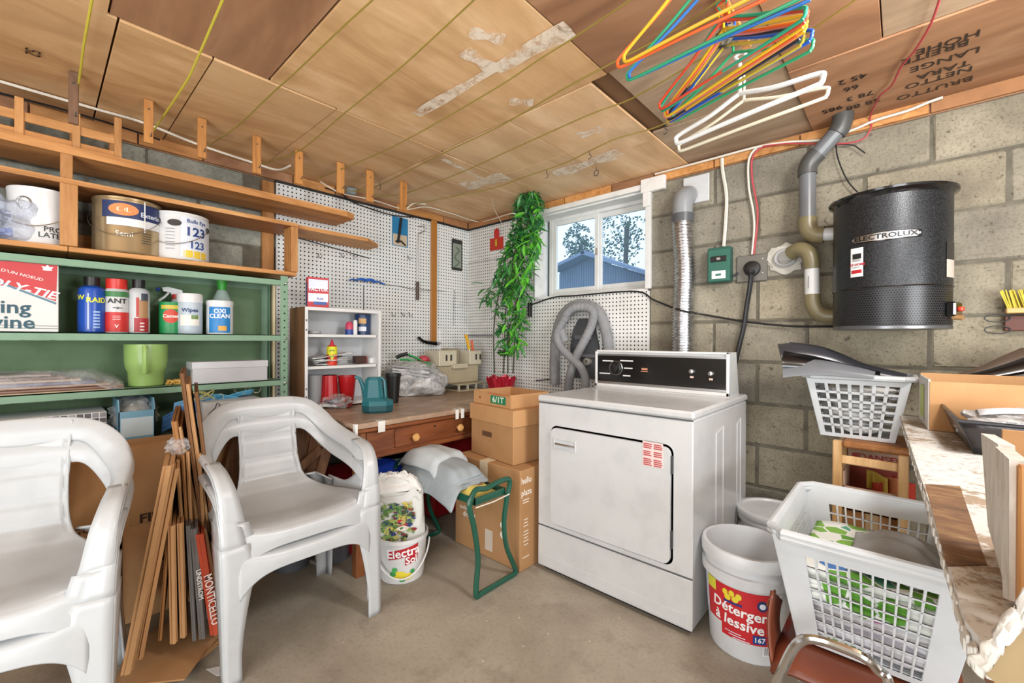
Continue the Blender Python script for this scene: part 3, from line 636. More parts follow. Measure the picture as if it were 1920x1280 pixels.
a = angc(p); obj('oval', MB().grid(lambda u, v: (p.x+(r+.001)*math.cos(a+.7*v*math.cos(2*PI*u)), p.y+(r+.001)*math.sin(a+.7*v*math.cos(2*PI*u)), p.z+h*.55+h*.22*v*math.sin(2*PI*u)), 20, 2, cu=True), pr('#c8402a'), t)
lab_text(t, p, r, h, 'Comet', .55, .022, pr('#f4f0e6'), bold=.06); lab_patch(t, p, r, h, .78, .9, .9, pr('#c9b23c'))
t, p, r, h = can_things('wipes_canister', 'white cleaning wipes canister with grey-blue label', 'canister', 336, 376, 551, .25, z1, [('body', [(.96, 0), (1, .02), (1, .78)], plain('#b7c2cc', .4)), ('lid', [(1.03, .78), (1.03, .97), (.98, 1), (.01, 1)], 'wplas')], None)
lab_text(t, p, r, h, 'Wipes', .58, .026, pr('#26406e'), bold=.06); lab_patch(t, p, r, h, .2, .46, .8, pr('#e6e0d6')); lab_patch(t, p, r, h, .36, .46, .3, pr('#6d8a4a'), ang=.4)
# trigger bottle behind
p = Vector((.13, at(330, 600, x=.13).y, z1)); t = thing('trigger_spray_bottle', p, 'white trigger spray bottle behind the cleanser can', 'bottle')
zt = hz(p, 530); h = zt-z1
obj('bottle_body', MB().lathe([(.035, z1), (.037, z1+.01), (.037, z1+h*.5), (.014, z1+h*.68), (.013, z1+h*.72)], (p.x, p.y, 0), 20), plain('#d8dde0', .35), t, smooth=True)
d = Vector((0, -1, 0))
obj('trigger_head', MB().prism([(-.03, 0), (-.028, .022), (.03, .035), (.055, .03), (.05, .012), (.02, .006), (.012, -.02), (-.012, -.02)], .02, p+Vector((-.01, 0, h*.78)), (0, -1, 0), (0, 0, 1)), 'wplas', t)
obj('trigger', MB().tube([p+Vector((0, -.03, h*.80)), p+Vector((0, -.045, h*.72)), p+Vector((0, -.07, h*.63))], .006, 6, flat=.5), 'wplas', t)
obj('nozzle', MB().lathe([(.009, 0), (.009, .014)], p+Vector((0, -.066, h*.85)), 10, 'y'), plain('#23408f', .4), t); obj('collar', MB().lathe([(.018, z1+h*.68), (.018, z1+h*.77)], (p.x, p.y, 0), 14), plain('#c23a30', .4), t)
# stain remover tub + bottle top behind
t, p, r, h = can_things('stain_remover_tub', 'white and blue stain remover tub lettered OXI CLEAN', 'tub', 390, 434, 564, .25, z1, [('body', [(.96, 0), (1, .02), (1, .86)], 'wplas'), ('lid', [(1.03, .86), (1.03, .98), (.97, 1), (.01, 1)], 'wplas')], None)
lab_patch(t, p, r, h, .04, .8, .85, pr('#2a7fc0')); lab_text(t, p, r, h, 'OXI\nCLEAN', .6, .030, pr('#f4f6f8'), bold=.06); lab_patch(t, p, r, h, .1, .24, .3, pr('#e8a62c'), ang=.2)
t, p, r, h = can_things('green_capped_bottle', 'clear bottle with bright green cap behind the stain remover tub', 'bottle', 400, 432, 526, .12, z1, [('body', [(.95, 0), (1, .02), (1, .62), (.55, .8), (.5, .82)], plain('#a8b8b0', .15)), ('cap', [(.5, .82), (.42, .82), (.56, 1), (.5, 1)], plain('#3fae3a', .4))], None)
# pitcher on the third shelf
z2 = zg[2]+.001
def pitcher():
    p, r, zt = cyl_spot(241, 308, .24, z2, 645); h = zt-z2
    t = thing('pitcher', p, 'light green plastic pitcher standing on the third green shelf', 'pitcher'); m_ = plain('#93b467', .3)
    obj('body', MB().lathe([(.74, 0), (.80, .02), (.84, .35), (.98, .5), (1, .98), (1, 1), (.95, .99), (.93, .5), (.78, .34), (.74, .05), (.01, .04)] and [(r*a, z2+h*b) for a, b in [(.74, 0), (.80, .02), (.83, .33), (.94, .45), (.98, .6), (1, .98), (1, 1), (.95, .995), (.9, .5), (.76, .34), (.74, .05), (.01, .04)]], (p.x, p.y, 0), 30), m_, t, smooth=True)
    a = angc(p)-.05; d = hv(a)
    q = lambda k, s: p+d*r*k+Z*h*s
    obj('handle', MB().tube([q(.95, .92), q(1.25, .94), q(1.35, .86), q(1.33, .5), q(1.22, .36), q(.9, .36)], .011, 8), m_, t, smooth=True)
pitcher()
def shoebox():
    xf = .335; y0 = at(360, 700, x=xf).y; y1 = at(503, 700, x=xf).y; h = at(430, 677, x=xf).z - z2-.0
    t = thing('shoe_box', (.26, (y0+y1)/2, z2), 'grey shoe box with lid on the third green shelf', 'box')
    m_ = plain('#b9b9bc', .5); obj('box_body', MB().bb((.21, y0+.003, z2), (xf-.003, y1-.003, z2+h-.02), bev=.002), m_, t)
    obj('lid', MB().bb((.207, y0, z2+h-.035), (xf, y1, z2+h), bev=.002), plain('#c4c4c7', .5), t)
    box_face(t, (.26, y0+.003, z2+h*.4), (1, 0, 0), .07, .05, pr('#6b7072'), 'end_label')
shoebox()
# folded papers in film
def papers():
    y1 = at(232, 700, x=.3).y; y0 = -3.0
    t = thing('newspaper_bundle', (.2, (y0+y1)/2, z2), 'flat bundle of printed sheets wrapped in shiny clear film', 'bundle')
    cs = ['#8a6a5c', '#a88a78', '#5a5f86', '#b49a86', '#7f6458', '#9c8f8a']
    for k, c_ in enumerate(cs): obj('folded_sheet', MB().box((.2-.005*k, (y0+y1)/2-.02*k, z2+.010+.012*k), (.24, (y1-y0)-.05*k, .010), rz=.015*(k % 3-1), bev=.003), plain(c_, .5), t)
    obj('film', MB().grid(lambda u, v: (.06+.28*u, y0+(y1-y0)*v, z2+.085+.012*noise.noise((u*5, v*12, 1))-.06*(abs(u-.5)*2)**4-.05*max(0, v-.85)/.15), 14, 50), 'film', t, smooth=True)
    obj('board_sheet', MB().bb((.08, y0, z2), (.335, y1-.05, z2+.004)), plain('#b8a488', .7), t)
papers()
t = thing('string_hank', at(328, 718, x=.28), 'small hank of yellow string between the pitcher and the shoe box', 'string'); p = Vector((.27, at(328, 715, x=.27).y, z2))
obj('hank', MB().tube([p+Vector((.012*math.cos(k*.9), .03*math.sin(k*.35)+.004*math.sin(k*2.3), .012+.010*math.sin(k*.9))) for k in range(60)], .0045, 6), plain('#c79a4a', .7), t, smooth=True)
# fourth level: tray with tile-printed carton, blue bin, flat box
z3 = at(300, 815, x=XG).z - .0
def low_level():
    t = thing('cardboard_tray', (.2, -2.55, zg[3]), 'grey flat cartons filling the shelf under the blue bin', 'box')
    y1 = at(395, 830, x=.36).y
    obj('lower_flat', MB().bb((.06, -3.0, zg[3]+.001), (.362, y1, at(300, 850, x=.36).z), bev=.002), plain('#b3aca0', .6), t)
    zt = at(300, 828, x=.36).z; obj('upper_flat', MB().bb((.06, -3.0, at(300, 850, x=.36).z+.001), (.355, y1-.01, zt), bev=.002), plain('#77756e', .6), t)
    box_face(t, (.362, at(285, 850, x=.36).y, at(300, 862, x=.36).z), (0, 1, 0), .2, .02, pr('#d2cfc8'), 'label')
    # tile printed carton
    za = zt+.001; yb = at(200, 790, x=.34).y; zc = at(100, 780, x=.34).z
    t = thing('mosaic_carton', (.2, (yb-3)/2, za), 'carton printed with black, grey and white square tiles', 'box')
    obj('carton_body', MB().bb((.10, -3.0, za), (.34, yb, zc), bev=.001), plain('#e3e3e3', .5), t)
    cols = ['#1f1f22', '#8d8d90', '#5a5a5e', '#b8b8ba', '#2f2f33', '#a3a3a6']; random.seed(4); mbs = [MB() for _ in cols]; s = .0235; nrow = int((zc-za)/s)
    for j in range(int((yb+3.0)/s)):
        for i in range(nrow):
            q = random.randrange(6); mbs[q].bb((.34, yb-(j+1)*s+.002, zc-(i+1)*s+.002), (.3412, yb-j*s-.002, zc-i*s-.002))
    for q, m_ in enumerate(mbs): tag(obj('printed_tiles', m_, pr(cols[q]), t), kind='stuff')
    return za
za = low_level()
def blue_bin():
    xf = .37; y0, y1 = at(222, 800, x=xf).y, at(291, 800, x=xf).y; zt = at(255, 770, x=xf).z; zq = at(290, 745, x=xf-.02).z; m_ = plain('#7fb4cf', .35)
    t = thing('storage_bin', ((xf+.15)/2, (y0+y1)/2, za), 'light blue open-front plastic bin holding a film-wrapped bundle', 'bin')
    mb = MB(); mb.bb((.15, y0, za), (xf, y1, za+.004)).bb((xf-.004, y0, za), (xf, y1, zt)).bb((.15, y0, za), (.154, y1, zq))
    for y in (y0, y1-.004): mb.prism([(.15, za), (xf, za), (xf, zt), (xf-.03, zq), (.15, zq)], .004, (0, y+.004, 0), (1, 0, 0), (0, 0, 1))
    obj('bin_body', mb, m_, t); box_face(t, (xf, (y0+y1)/2, (za+zt)/2+.005), (0, 1, 0), .11, (zt-za)*.55, pr('#cfe3ec'), 'label')
    t = thing('wrapped_bundle', ((xf+.15)/2, (y0+y1)/2, za+.005), 'grey bundle wrapped in clear film inside the blue bin', 'bundle')
    c = Vector(((xf+.15)/2, (y0+y1)/2, (za+zq)/2+.015)); obj('roll', MB().blob(c, (.07, .07, .075), 5, .2, 2, 3, za+.006), plain('#b4b4ac', .6), t, smooth=True); obj('film', MB().blob(c, (.085, .083, .088), 8, .35, 3, 4, za+.0055), 'film', t, smooth=True)
blue_bin()
def poly_bag():
    # white carton with carrier bag print and blue masks on top
    xf = .42; y0, y1 = at(380, 770, x=xf).y, at(495, 770, x=xf).y; zt = at(430, 752, x=xf).z
    t = thing('white_carton', (.3, (y0+y1)/2, za), 'white carton with dark basket drawing behind the stacked chairs', 'box')
    obj('carton_body', MB().bb((.14, y0, zg[3]+.001), (xf, y1, zt), bev=.002), plain('#d2d2d2', .5), t)
    q = lambda u, v: at(u, v, x=xf)+Vector((.002, 0, 0)); m_ = pr('#22263a')
    obj('basket_drawing', MB().tube([q(388, 785), q(392, 775), q(403, 765), q(407, 755), q(412, 757), q(411, 768), q(424, 770), q(418, 778), q(400, 786), q(388, 785)], .0018, 5).tube([q(400, 770), q(403, 784)], .0016, 5).tube([q(408, 769), q(410, 782)], .0016, 5).tube([q(390, 780), q(420, 773)], .0016, 5), m_, t)
    text('Sav', .035, q(432, 765), (0, 1, 0), Z, m_, t, bold=.04)
    for k, (u0, v0, c_, r_) in enumerate(((345, 780, '#4d7fb8', .25), (365, 765, '#6ea7cf', .05), (410, 748, '#62b3d6', -.1), (440, 745, '#5fb0d4', .15))):
        c = at(u0, v0, x=.30); mk = thing('face_mask', c, ['dark blue pleated face mask hanging lowest off the pile', 'pale blue pleated face mask just above the darkest one', 'sky blue face mask draped over the white carton', 'sky blue face mask at the right end on the white carton'][k], 'mask', 'blue face masks on the white carton')
        mm = plain(c_, .8)
        obj('fabric', MB().grid(lambda u, v: c+Vector((.03*(v-.5)+.004*math.sin(v*20), .17*(u-.5), .05*(v-.5)*(1.6 if k < 2 else .5)+r_*.17*(u-.5)*1.6+.004*math.sin(v*20)+.01*math.sin(u*3))), 10, 16), mm, mk, smooth=True, solid=.002)
        obj('ear_loop', MB().tube([c+Vector((.02*math.sin(s_*.5), .07+.05*math.sin(s_/9*PI), .01+.05*math.sin(s_*.7)*.5+.03)) for s_ in range(10)], .0015, 5), plain('#d8d0b8', .8), mk)
poly_bag()
t = thing('straw_hank', at(375, 748, x=.3), 'loops of pale green string on top of the white carton', 'string'); c = at(378, 752, x=.34)
obj('loops', MB().tube([c+Vector((.03*math.sin(k*.37), .05*math.sin(k*.53+1), .03+.022*math.sin(k*.81))) for k in range(70)], .002, 5), plain('#b6b072', .7), t, smooth=True)
# ================================================================ resin armchairs
def spline(pts, n):
    pts = [Vector(p) for p in pts]; N = len(pts); out = []
    for k in range(n+1):
        t = k/n*(N-1); i = min(int(t), N-2); f = t-i
        p0, p1, p2, p3 = pts[max(i-1, 0)], pts[i], pts[i+1], pts[min(i+2, N-1)]
        out.append(.5*((2*p1)+(p2-p0)*f+(2*p0-5*p1+4*p2-p3)*f*f+(3*p1-p0-3*p2+p3)*f**3))
    return out
OC = [(-.285, 0, .815), (-.282, .12, .81), (-.268, .20, .785), (-.232, .262, .725), (-.15, .292, .672), (-.04, .298, .648), (.07, .298, .632), (.15, .297, .612), (.205, .292, .55), (.222, .288, .45)]
IC = [(-.262, 0, .725), (-.262, .10, .730), (-.254, .15, .726), (-.212, .205, .676), (-.14, .234, .634), (-.04, .242, .616), (.05, .243, .600), (.10, .252, .565), (.115, .268, .51), (.105, .284, .45)]
def make_chair(name, lab, group):
    t = thing(name, (0, 0, 0), lab, 'chair', group); W = 'plas'
    o_, i_ = spline(OC, 34), spline(IC, 34)
    full = lambda L: [Vector((p.x, -p.y, p.z)) for p in L[::-1]] + L[1:]
    O, I = full(o_), full(i_); n = len(O)-1
    def rim(u, v):
        k = round(u*n); a, b = O[k], I[k]; p = a.lerp(b, v); sg = 1 if p.y > 0 else -1
        h = min(1, max(0, (.72-p.z)/.05)); h2 = min(1, max(0, (p.z-.50)/.08)); out = Vector((0, sg*.5*h, .8*h)); e = math.sin(PI*v)
        return p + out*.016*e*h2 + Vector((.010*e*(1-h), sg*.004*e*(1-h2), 0)) - Z*(.020*max(0, abs(v-.5)*2-.7)/.3*h*h2)
    obj('arm_rim', MB().grid(rim, n, 10), W, t, smooth=True, world=False, solid=.007, sub=1)
    P = spline([(-.279, .801, .122), (-.266, .76, .121), (-.256, .70, .118), (-.240, .62, .118), (-.218, .52, .122), (-.185, .448, .14), (-.12, .410, .19), (0, .396, .226), (.12, .408, .238), (.185, .412, .240), (.222, .400, .240), (.236, .372, .240), (.238, .342, .240)], 78)
    def shell(u, v):
        k = round(u*78); p = P[k]; w = p.z; sv = 2*v-1; y = sv*w; g = 0
        if u < .46:
            for q in (.08, .155, .23, .305, .38):
                if abs(u-q) < .0075: g = -.005
            if abs(abs(sv)-.90) < .035 and u < .42: g = -.005
            return (p.x+.006+g-.014*(1-sv*sv)*(1-u/.46), y, p.y)
        f = min(1, max(0, (u-.5)/.1))*min(1, max(0, (.90-u)/.08)); z = p.y+.022*abs(sv)**4*f-.010*(1-sv*sv)*f
        if u > .88: k2 = (u-.88)/.12; z -= .085*k2*abs(sv)**5
        return (p.x-(.012*abs(sv)**4 if u > .8 else 0), y, z)
    obj('seat_and_backrest', MB().grid(shell, 78, 40), W, t, smooth=True, world=False, solid=.007, auto=60)
    def cornr(z):                       # outer front corner line of the leg
        q = min(1, max(0, z/.45)); return Vector((.240-.018*q, .280+.008*q, z))
    for s in (-1, 1):
        m = lambda p: (p[0], s*p[1], p[2])
        mb = MB()
        mb.grid(lambda u, v: m(cornr(.452*(1-u))+Vector((-v*(.045+.072*(1-u)**1.6), 0, 0))), 14, 3)
        def frontf(u, v):
            z = .452*(1-u); c = cornr(z); ww = .050+.055*max(0, 1-abs(z-.37)/.30)**1.5; return m((c.x-.004*v, c.y-v*ww, z))
        mb.grid(frontf, 20, 4)
        obj('leg', mb, W, t, smooth=True, world=False, solid=.007, auto=50)
        oc = [p for p in o_ if p.x > .03 and p.y > .2]; N_ = len(oc)-1
        def armf(u, v):
            p = oc[round(u*N_)]; return m((p.x-.006*v, p.y-v*(.046+.03*u*u), p.z-.004*v))
        obj('arm_front', MB().grid(armf, N_, 3), W, t, smooth=True, world=False, solid=.007)
        rb = [(-.19, .19, .45), (-.205, .235, .40), (-.215, .25, .2), (-.235, .262, 0)]; ra = [(-.12, .238, .42), (-.14, .245, .38), (-.165, .256, .2), (-.195, .266, 0)]
        a_, b_ = spline(rb, 10), spline(ra, 10)
        mb = MB(); mb.grid(lambda u, v: m(a_[round(u*10)].lerp(b_[round(u*10)], v)), 10, 2)
        mb.grid(lambda u, v: m((a_[round(u*10)].x-.004*v, a_[round(u*10)].y-.05*v, a_[round(u*10)].z)), 10, 2)
        obj('leg', mb, W, t, smooth=True, world=False, solid=.007, auto=50)
        def sw(u, v):                   # side of the seat: down as a skirt, up as a wall that grows into the arm
            x = -.19+.31*u; k = max(0, (u-.40)/.60); zt = .425+.125*k**1.8; zb = .355-.03*(abs(2*u-1))**4; return m((x, .232+.022*min(1, 2*v)+.024*u*v, zb+(zt-zb)*v))
        obj('side_wall', MB().grid(sw, 20, 6), W, t, smooth=True, world=False, solid=.007)
    return t
ch = make_chair('plastic_armchair', 'white plastic armchair, upper one of the stack beside the desk', 'stacked white plastic armchairs')
def place(o, x, y, z, rz, lab=None):
    o.location = (x, y, z); o.rotation_euler = (0, 0, rz)
    if lab: o['label'] = lab
CXc, CYc = 1.022, -1.914
c2 = copy_tree(ch); c3 = copy_tree(ch); c4 = copy_tree(ch)
place(ch, CXc, CYc, .072, R(-1)); place(c2, CXc+.012, CYc, 0, R(-1), 'white plastic armchair, lower one of the stack beside the desk')
place(c3, 1.029, -2.706, .072, R(-12), 'white plastic armchair, upper one of the stack at the left edge of the photo')
place(c4, 1.040, -2.708, 0, R(-12), 'white plastic armchair, lower one of the stack at the left photo edge')
# ---------------------------------------------------------------- flattened cartons
ink = pr('#3a2416')
def big_carton(x0, x1, y0, y1, h, lab):
    t = thing('large_carton', ((x0+x1)/2, (y0+y1)/2, 0), lab, 'box')
    obj('carton_body', MB().bb((x0, y0, 0.001), (x1, y1, h), bev=.003), 'card2', t)
    obj('flap', MB().bb((x1, y0+.02, h*.55), (x1+.006, (y0+y1)/2, h-.002), bev=.001), 'card', t); return t
t = big_carton(.44, .62, -3.0, -2.395, .69, 'large brown carton behind the left stack of chairs')
text('1803 BBL', .045, at(135, 1170, x=.622), (0, 1, 0), Z, ink, t, sx=1.2); text('14', .03, at(120, 1190, x=.622), (0, 1, 0), Z, ink, t); text('EGGS', .035, at(152, 996, x=.622)+Vector((.008, 0, 0)), (0, 1, 0), Z, ink, t, sx=1.3)
t = big_carton(.44, .60, -2.385, -1.74, .72, 'large brown carton behind the stacked chairs beside the desk')
text('MW 10', .035, at(305, 1045, x=.602), (0, 1, 0), Z, ink, t, sx=1.2); text('FILLING', .05, at(315, 960, x=.602)+Vector((.008, 0, 0)), (0, 1, 0), Z, ink, t, sx=1.1, bold=.06)
def sheet(bot, top, x0, x1, th, mat, lab, zlift=.002):
    """flattened carton standing on edge, end on to the room; bot/top = where its front edge starts and ends"""
    B = at(*bot, x=x1); B.z = max(B.z, zlift); T = at(*top, x=x1-.02)
    t = thing('flattened_carton', (x1, B.y, B.z), lab, 'cardboard', 'flattened cartons between the chairs')
    ex = Vector((1, -.20, 0)); mb = MB()
    for k in range(2):
        o = Vector((0, (k-.5)*th*.5, 0)); q = [B-ex*(x1-x0), B, T, T-ex*(x1-x0)]
        A = [mb.b.verts.new(p+o+Vector((0, -th*.2, 0))) for p in q]; D = [mb.b.verts.new(p+o+Vector((0, th*.2, 0))) for p in q]
        mb.b.faces.new(A[::-1]); mb.b.faces.new(D)
        for i in range(4): mb.b.faces.new((A[i], A[(i+1) % 4], D[(i+1) % 4], D[i]))
    obj('cardboard_layers', mb, mat, t)
    obj('fold', MB().bb((0, 0, 0), (0, 0, 0)) if False else MB().tube([B+(T-B)*k/6+Vector((.003, 0, 0)) for k in range(7)], th*.28, 4), mat, t); return t, B, T
gry = card('grey_carton', '#7b7672', '#66615e'); redc = card('red_carton', '#c4553a', '#b04a32'); brn = card('deep_brown_carton', '#7b5638', '#6a4930')
SH = [((238, 1262), (316, 872), .66, 1.12, .034, 'card', 'widest pale flattened carton leaning right, leftmost of the bundle'),
      ((262, 1235), (330, 878), .64, 1.08, .020, 'card2', 'pale flattened carton leaning right, second from the left of the bundle'),
      ((326, 1205), (322, 985), .62, 1.06, .024, 'card2', 'short upright tan flattened carton left of the grey ones'),
      ((344, 1194), (338, 980), .62, 1.06, .022, 'card2', 'short upright tan flattened carton touching the grey ones'),
      ((365, 1200), (353, 985), .62, 1.06, .016, gry, 'thin dark grey flattened carton edge'),
      ((381, 1196), (364, 990), .62, 1.07, .026, gry, 'dark grey flattened carton edge with white lettering'),
      ((404, 1188), (376, 1000), .62, 1.08, .034, redc, 'red flattened carton edge with white lettering'),
      ((398, 1120), (341, 700), .55, .98, .016, brn, 'tall dark brown flattened carton rising highest, left of the film'),
      ((408, 1120), (352, 720), .55, .985, .014, 'card', 'tall tan flattened carton just right of the tallest one'),
      ((414, 1110), (368, 735), .55, .99, .014, brn, 'tall dark brown flattened carton at the right of the bundle'),
      ((372, 1060), (327, 790), .5, .96, .022, 'cardd', 'mid-brown flattened carton wrapped in film at its top'),
      ((385, 1060), (336, 800), .5, .96, .018, 'card', 'tan flattened carton behind the grey ones, taped with film'),
      ((350, 1120), (333, 862), .56, .985, .012, 'card', 'thin tan flattened carton just left of the film'),
      ((358, 1120), (343, 852), .56, .99, .010, 'cardd', 'thin brown flattened carton under the film'),
      ((366, 1120), (352, 846), .56, .985, .012, 'card2', 'thin pale flattened carton right of the film'),
      ((390, 1130), (374, 850), .56, 1.0, .012, 'card', 'thin tan flattened carton behind the red one'),
      ((300, 1200), (324, 900), .60, 1.04, .012, 'cardd', 'thin brown flattened carton between the leaning pair and the upright ones'),
      ((418, 1180), (385, 990), .6, 1.09, .010, brn, 'thin dark flattened carton leaning on the red one')]
for k, a_ in enumerate(SH):
    t, B, T_ = sheet(*a_)
    if k == 6: text('HONDURAS', .032, (B+(T_-B)*.32)+Vector((.012, 0, 0)), (0, 1, 0), Z, pr('#f4ded4'), t, rot=-PI/2+.12, sx=1.1, bold=.05) if False else text('MONTICELLO', .034, (B+(T_-B)*.36)+Vector((.014, 0, 0)), (0, 1, 0), Z, pr('#f4ded4'), t, rot=-PI/2+.13, sx=.9, bold=.05)
    if k == 5: text('LINDSTROM', .02, (B+(T_-B)*.5)+Vector((.012, 0, 0)), (0, 1, 0), Z, pr('#e8e4de'), t, rot=-PI/2+.08, sx=1.0, bold=.05)
    if k == 10: obj('film_wrap', MB().blob(T_+Vector((-.0, .01, -.09)), (.05, .035, .03), 4, .4, 4, 3), 'film', t, smooth=True)
def floor_flap():
    t = thing('cardboard_pile', (1.0, -2.35, 0), 'opened cartons lying flat on the floor under the standing ones', 'cardboard')
    for k in range(5):
        q = [at(*p, z=.004+.012*k) for p in ((235-6*k, 1290), (330+4*k, 1275), (413, 1207-6*k), (330, 1190-8*k), (240, 1215))]
        obj('flat_sheet', MB().prism([(p.x, p.y) for p in q][::-1], .005, (0, 0, .004+.012*k)), ['card', 'card2', 'cardd', 'card2', 'card'][k], t)
floor_flap()
t = thing('paper_scrap', at(410, 1250, z=0), 'torn white paper scrap on the floor by the front chair leg', 'paper')
q = [at(u, v, z=.012) for u, v in ((386, 1250), (405, 1262), (432, 1262), (438, 1240), (425, 1232), (412, 1245))]
obj('paper', MB().prism([(p.x, p.y) for p in q][::-1], .0012, (0, 0, .004)), pr('#e6e6e6'), t)
# ================================================================ desk
DX0, DX1, DY0, DY1, DZ = .06, .99, -1.60, -.10, .75
def desk():
    t = thing('desk', ((DX0+DX1)/2, (DY0+DY1)/2, 0), 'old oak desk with worn top, taped edges and a round-knobbed drawer', 'desk')
    obj('desk_top', MB().bb((DX0, DY0, DZ-.026), (DX1, DY1, DZ), bev=.003), 'desktop', t)
    obj('edge_moulding', MB().bb((DX0+.01, DY0+.008, DZ-.05), (DX1-.008, DY1-.01, DZ-.026), bev=.006), 'desk', t)
    for x, y in ((DX1-.07, DY0+.02), (DX1-.07, DY1-.07), (DX0+.02, DY0+.02), (DX0+.02, DY1-.07)):
        obj('leg', MB().bb((x, y, 0), (x+.048, y+.048, DZ-.05), bev=.003), 'desk_z', t)
    xa = DX1-.03; q = lambda u, v: at(u, v, x=xa)
    zb = q(688, 858).z; yd0, yd1 = q(740, 850).y, q(880, 800).y
    obj('apron', MB().bb((xa-.02, DY0+.07, zb), (xa-.004, DY1-.02, DZ-.05)), 'desk', t)
    obj('side_apron', MB().bb((DX0+.06, DY0+.03, zb), (xa-.02, DY0+.045, DZ-.05)), 'desk', t)
    obj('lower_bead', MB().bb((xa-.01, DY0+.07, zb-.012), (xa+.006, DY1-.02, zb+.012), bev=.005), 'desk', t)
    obj('front_panel', MB().bb((xa-.003, DY0+.075, zb+.02), (xa+.003, yd0-.012, DZ-.056), bev=.002), 'desk', t)
    d = obj('drawer', MB().bb((xa-.003, yd0, zb+.02), (xa+.006, yd1, DZ-.056), bev=.003), 'desk', t)
    for u, v in ((774, 818), (857, 800)):
        p = q(u, v); obj('knob', MB().lathe([(.009, 0), (.010, .012), (.020, .018), (.022, .026), (.017, .034), (.004, .037)], (xa+.006, p.y, p.z), 20, 'x'), 'knob', d, smooth=True)
    p = q(814, 798); obj('keyhole', MB().lathe([(.006, 0), (.006, .0015)], (xa+.006, p.y, p.z), 12, 'x'), M['black'], d)
    tp = pr('#dcdad4')
    for u0, u1 in ((709, 722), (854, 860), (864, 870)):
        ya, yb = at(u0, 790, x=DX1).y, at(u1, 790, x=DX1).y
        obj('tape', MB().bb((DX1-.03, ya, DZ), (DX1+.0015, yb, DZ+.001)).bb((DX1, ya, DZ-.055), (DX1+.0015, yb, DZ+.001)), tp, t)
    obj('tape', MB().bb((DX1-.02, DY0-.0015, DZ-.05), (DX1+.0015, DY0+.012, DZ+.001)), tp, t)
desk()
def bookcase():
    xf, xb = .42, .20; y0 = at(572, 600, x=xf).y; y1 = at(714, 600, x=xf).y; zt = at(600, 576, x=xf).z; z0 = DZ+.001; th = .016
    t = thing('bookcase', ((xf+xb)/2, (y0+y1)/2, z0), 'small white-fronted bookcase with walnut side standing on the desk', 'bookcase')
    obj('side_panel', MB().bb((xb, y0, z0), (xf-.003, y0+th, zt)), 'walnut', t); obj('side_panel', MB().bb((xb, y1-th, z0), (xf-.003, y1, zt)), 'white', t)
    obj('front_edge', MB().bb((xf-.003, y0, z0), (xf, y0+th, zt)).bb((xf-.003, y1-th, z0), (xf, y1, zt)), 'white', t)
    obj('top', MB().bb((xb, y0+th, zt-.018), (xf, y1-th, zt)), 'white', t); obj('bottom', MB().bb((xb, y0+th, z0+.01), (xf, y1-th, z0+.026)), 'white', t)
    obj('back_panel', MB().bb((xb, y0+th, z0+.026), (xb+.005, y1-th, zt-.018)), plain('#c2c4c6', .5), t)
    zs_ = [at(640, 627, x=xf).z, at(640, 685, x=xf).z]
    for z in zs_: obj('shelf', MB().bb((xb+.005, y0+th, z-.016), (xf-.012, y1-th-.01, z)), 'white', t)
    for v in (600, 618, 730, 745):
        p = at(569, v, x=xf); obj('scuff', MB().box((xf+.0004, y0+.008, p.z), (.0006, .008, .012)), pr('#6a6a6c'), t)
    return t, xf, xb, y0, y1, zt, zs_
bc, bxf, bxb, by0, by1, bzt, bzs = bookcase()
def onb(name, lab, cat, u0, u1, vt, x, z, prof): return can_things(name, lab, cat, u0, u1, vt, x, z, prof, None)
# detergent box on top
p = Vector((.31, at(595, 560, x=.31).y, bzt+.001)); w_ = (620-570)*mpp(p); hh = hz(p, 521)-p.z
t = thing('detergent_box', p, 'red and blue detergent box standing on the bookcase', 'box'); bw = w_*.74
ax = Vector((.22, 1, 0)).normalized(); rzb = math.atan2(ax.y, ax.x)-PI/2
obj('box_body', MB().box(p+Z*hh/2, (.055, bw, hh), rz=rzb, bev=.001), plain('#c03038', .5), t)
n_ = ax.cross(Z); f0 = p+n_*.0276
box_face(t, f0+Z*hh*.78, ax, bw*.9, hh*.3, pr('#d9dff0')); box_face(t, f0+Z*hh*.34, ax, bw*.92, hh*.28, pr('#e8e2ea')); box_face(t, f0+Z*hh*.16+ax*.01, ax, bw*.6, hh*.1, pr('#2a5aa8'), off=.0014)
text('FACTOR', .027, f0+Z*hh*.6, ax, Z, pr('#e9f0fa'), t, bold=.05, off=.002); text('PLUS', .016, f0+Z*hh*.3+ax*.01, ax, Z, pr('#2a4aa0'), t, bold=.05, off=.002)
sd = p-ax*(bw/2); box_face(t, sd+Z*hh*.5, n_, .05, hh*.95, pr('#23306e'), 'side_print', off=-.0015) if False else obj('side_print', MB().box(sd-ax*.0008+Z*hh*.45, (.05, .001, hh*.75), rz=rzb), pr('#23306e'), t)
# on the shelves
t, p, r, h = onb('paint_tin', 'dark blue tin with picture label on the upper shelf of the bookcase', 'tin', 665, 694, 590, .30, bzs[0]+.001, [('body', [(1, 0), (1, .93), (1.03, .94), (1.03, 1), (.01, .98)], plain('#1f3762', .35))])
lab_patch(t, p, r, h, .55, .8, .5, pr('#c99a5c')); lab_patch(t, p, r, h, .18, .4, .5, pr('#d9dde6'))
t, p, r, h = onb('ribbon_spool_jar', 'small pink and blue jar beside the dark blue tin', 'jar', 647, 663, 603, .33, bzs[0]+.001, [('base', [(1, 0), (1, .4)], plain('#23408f', .4)), ('top', [(.95, .4), (.9, .8), (.5, 1), (.01, 1)], plain('#c2405c', .4))])
t, p, r, h = onb('white_tube', 'slim white tube between the jar and the tin', 'tube', 662, 670, 600, .36, bzs[0]+.001, [('body', [(1, 0), (1, .9), (.7, 1), (.01, 1)], 'wplas')])
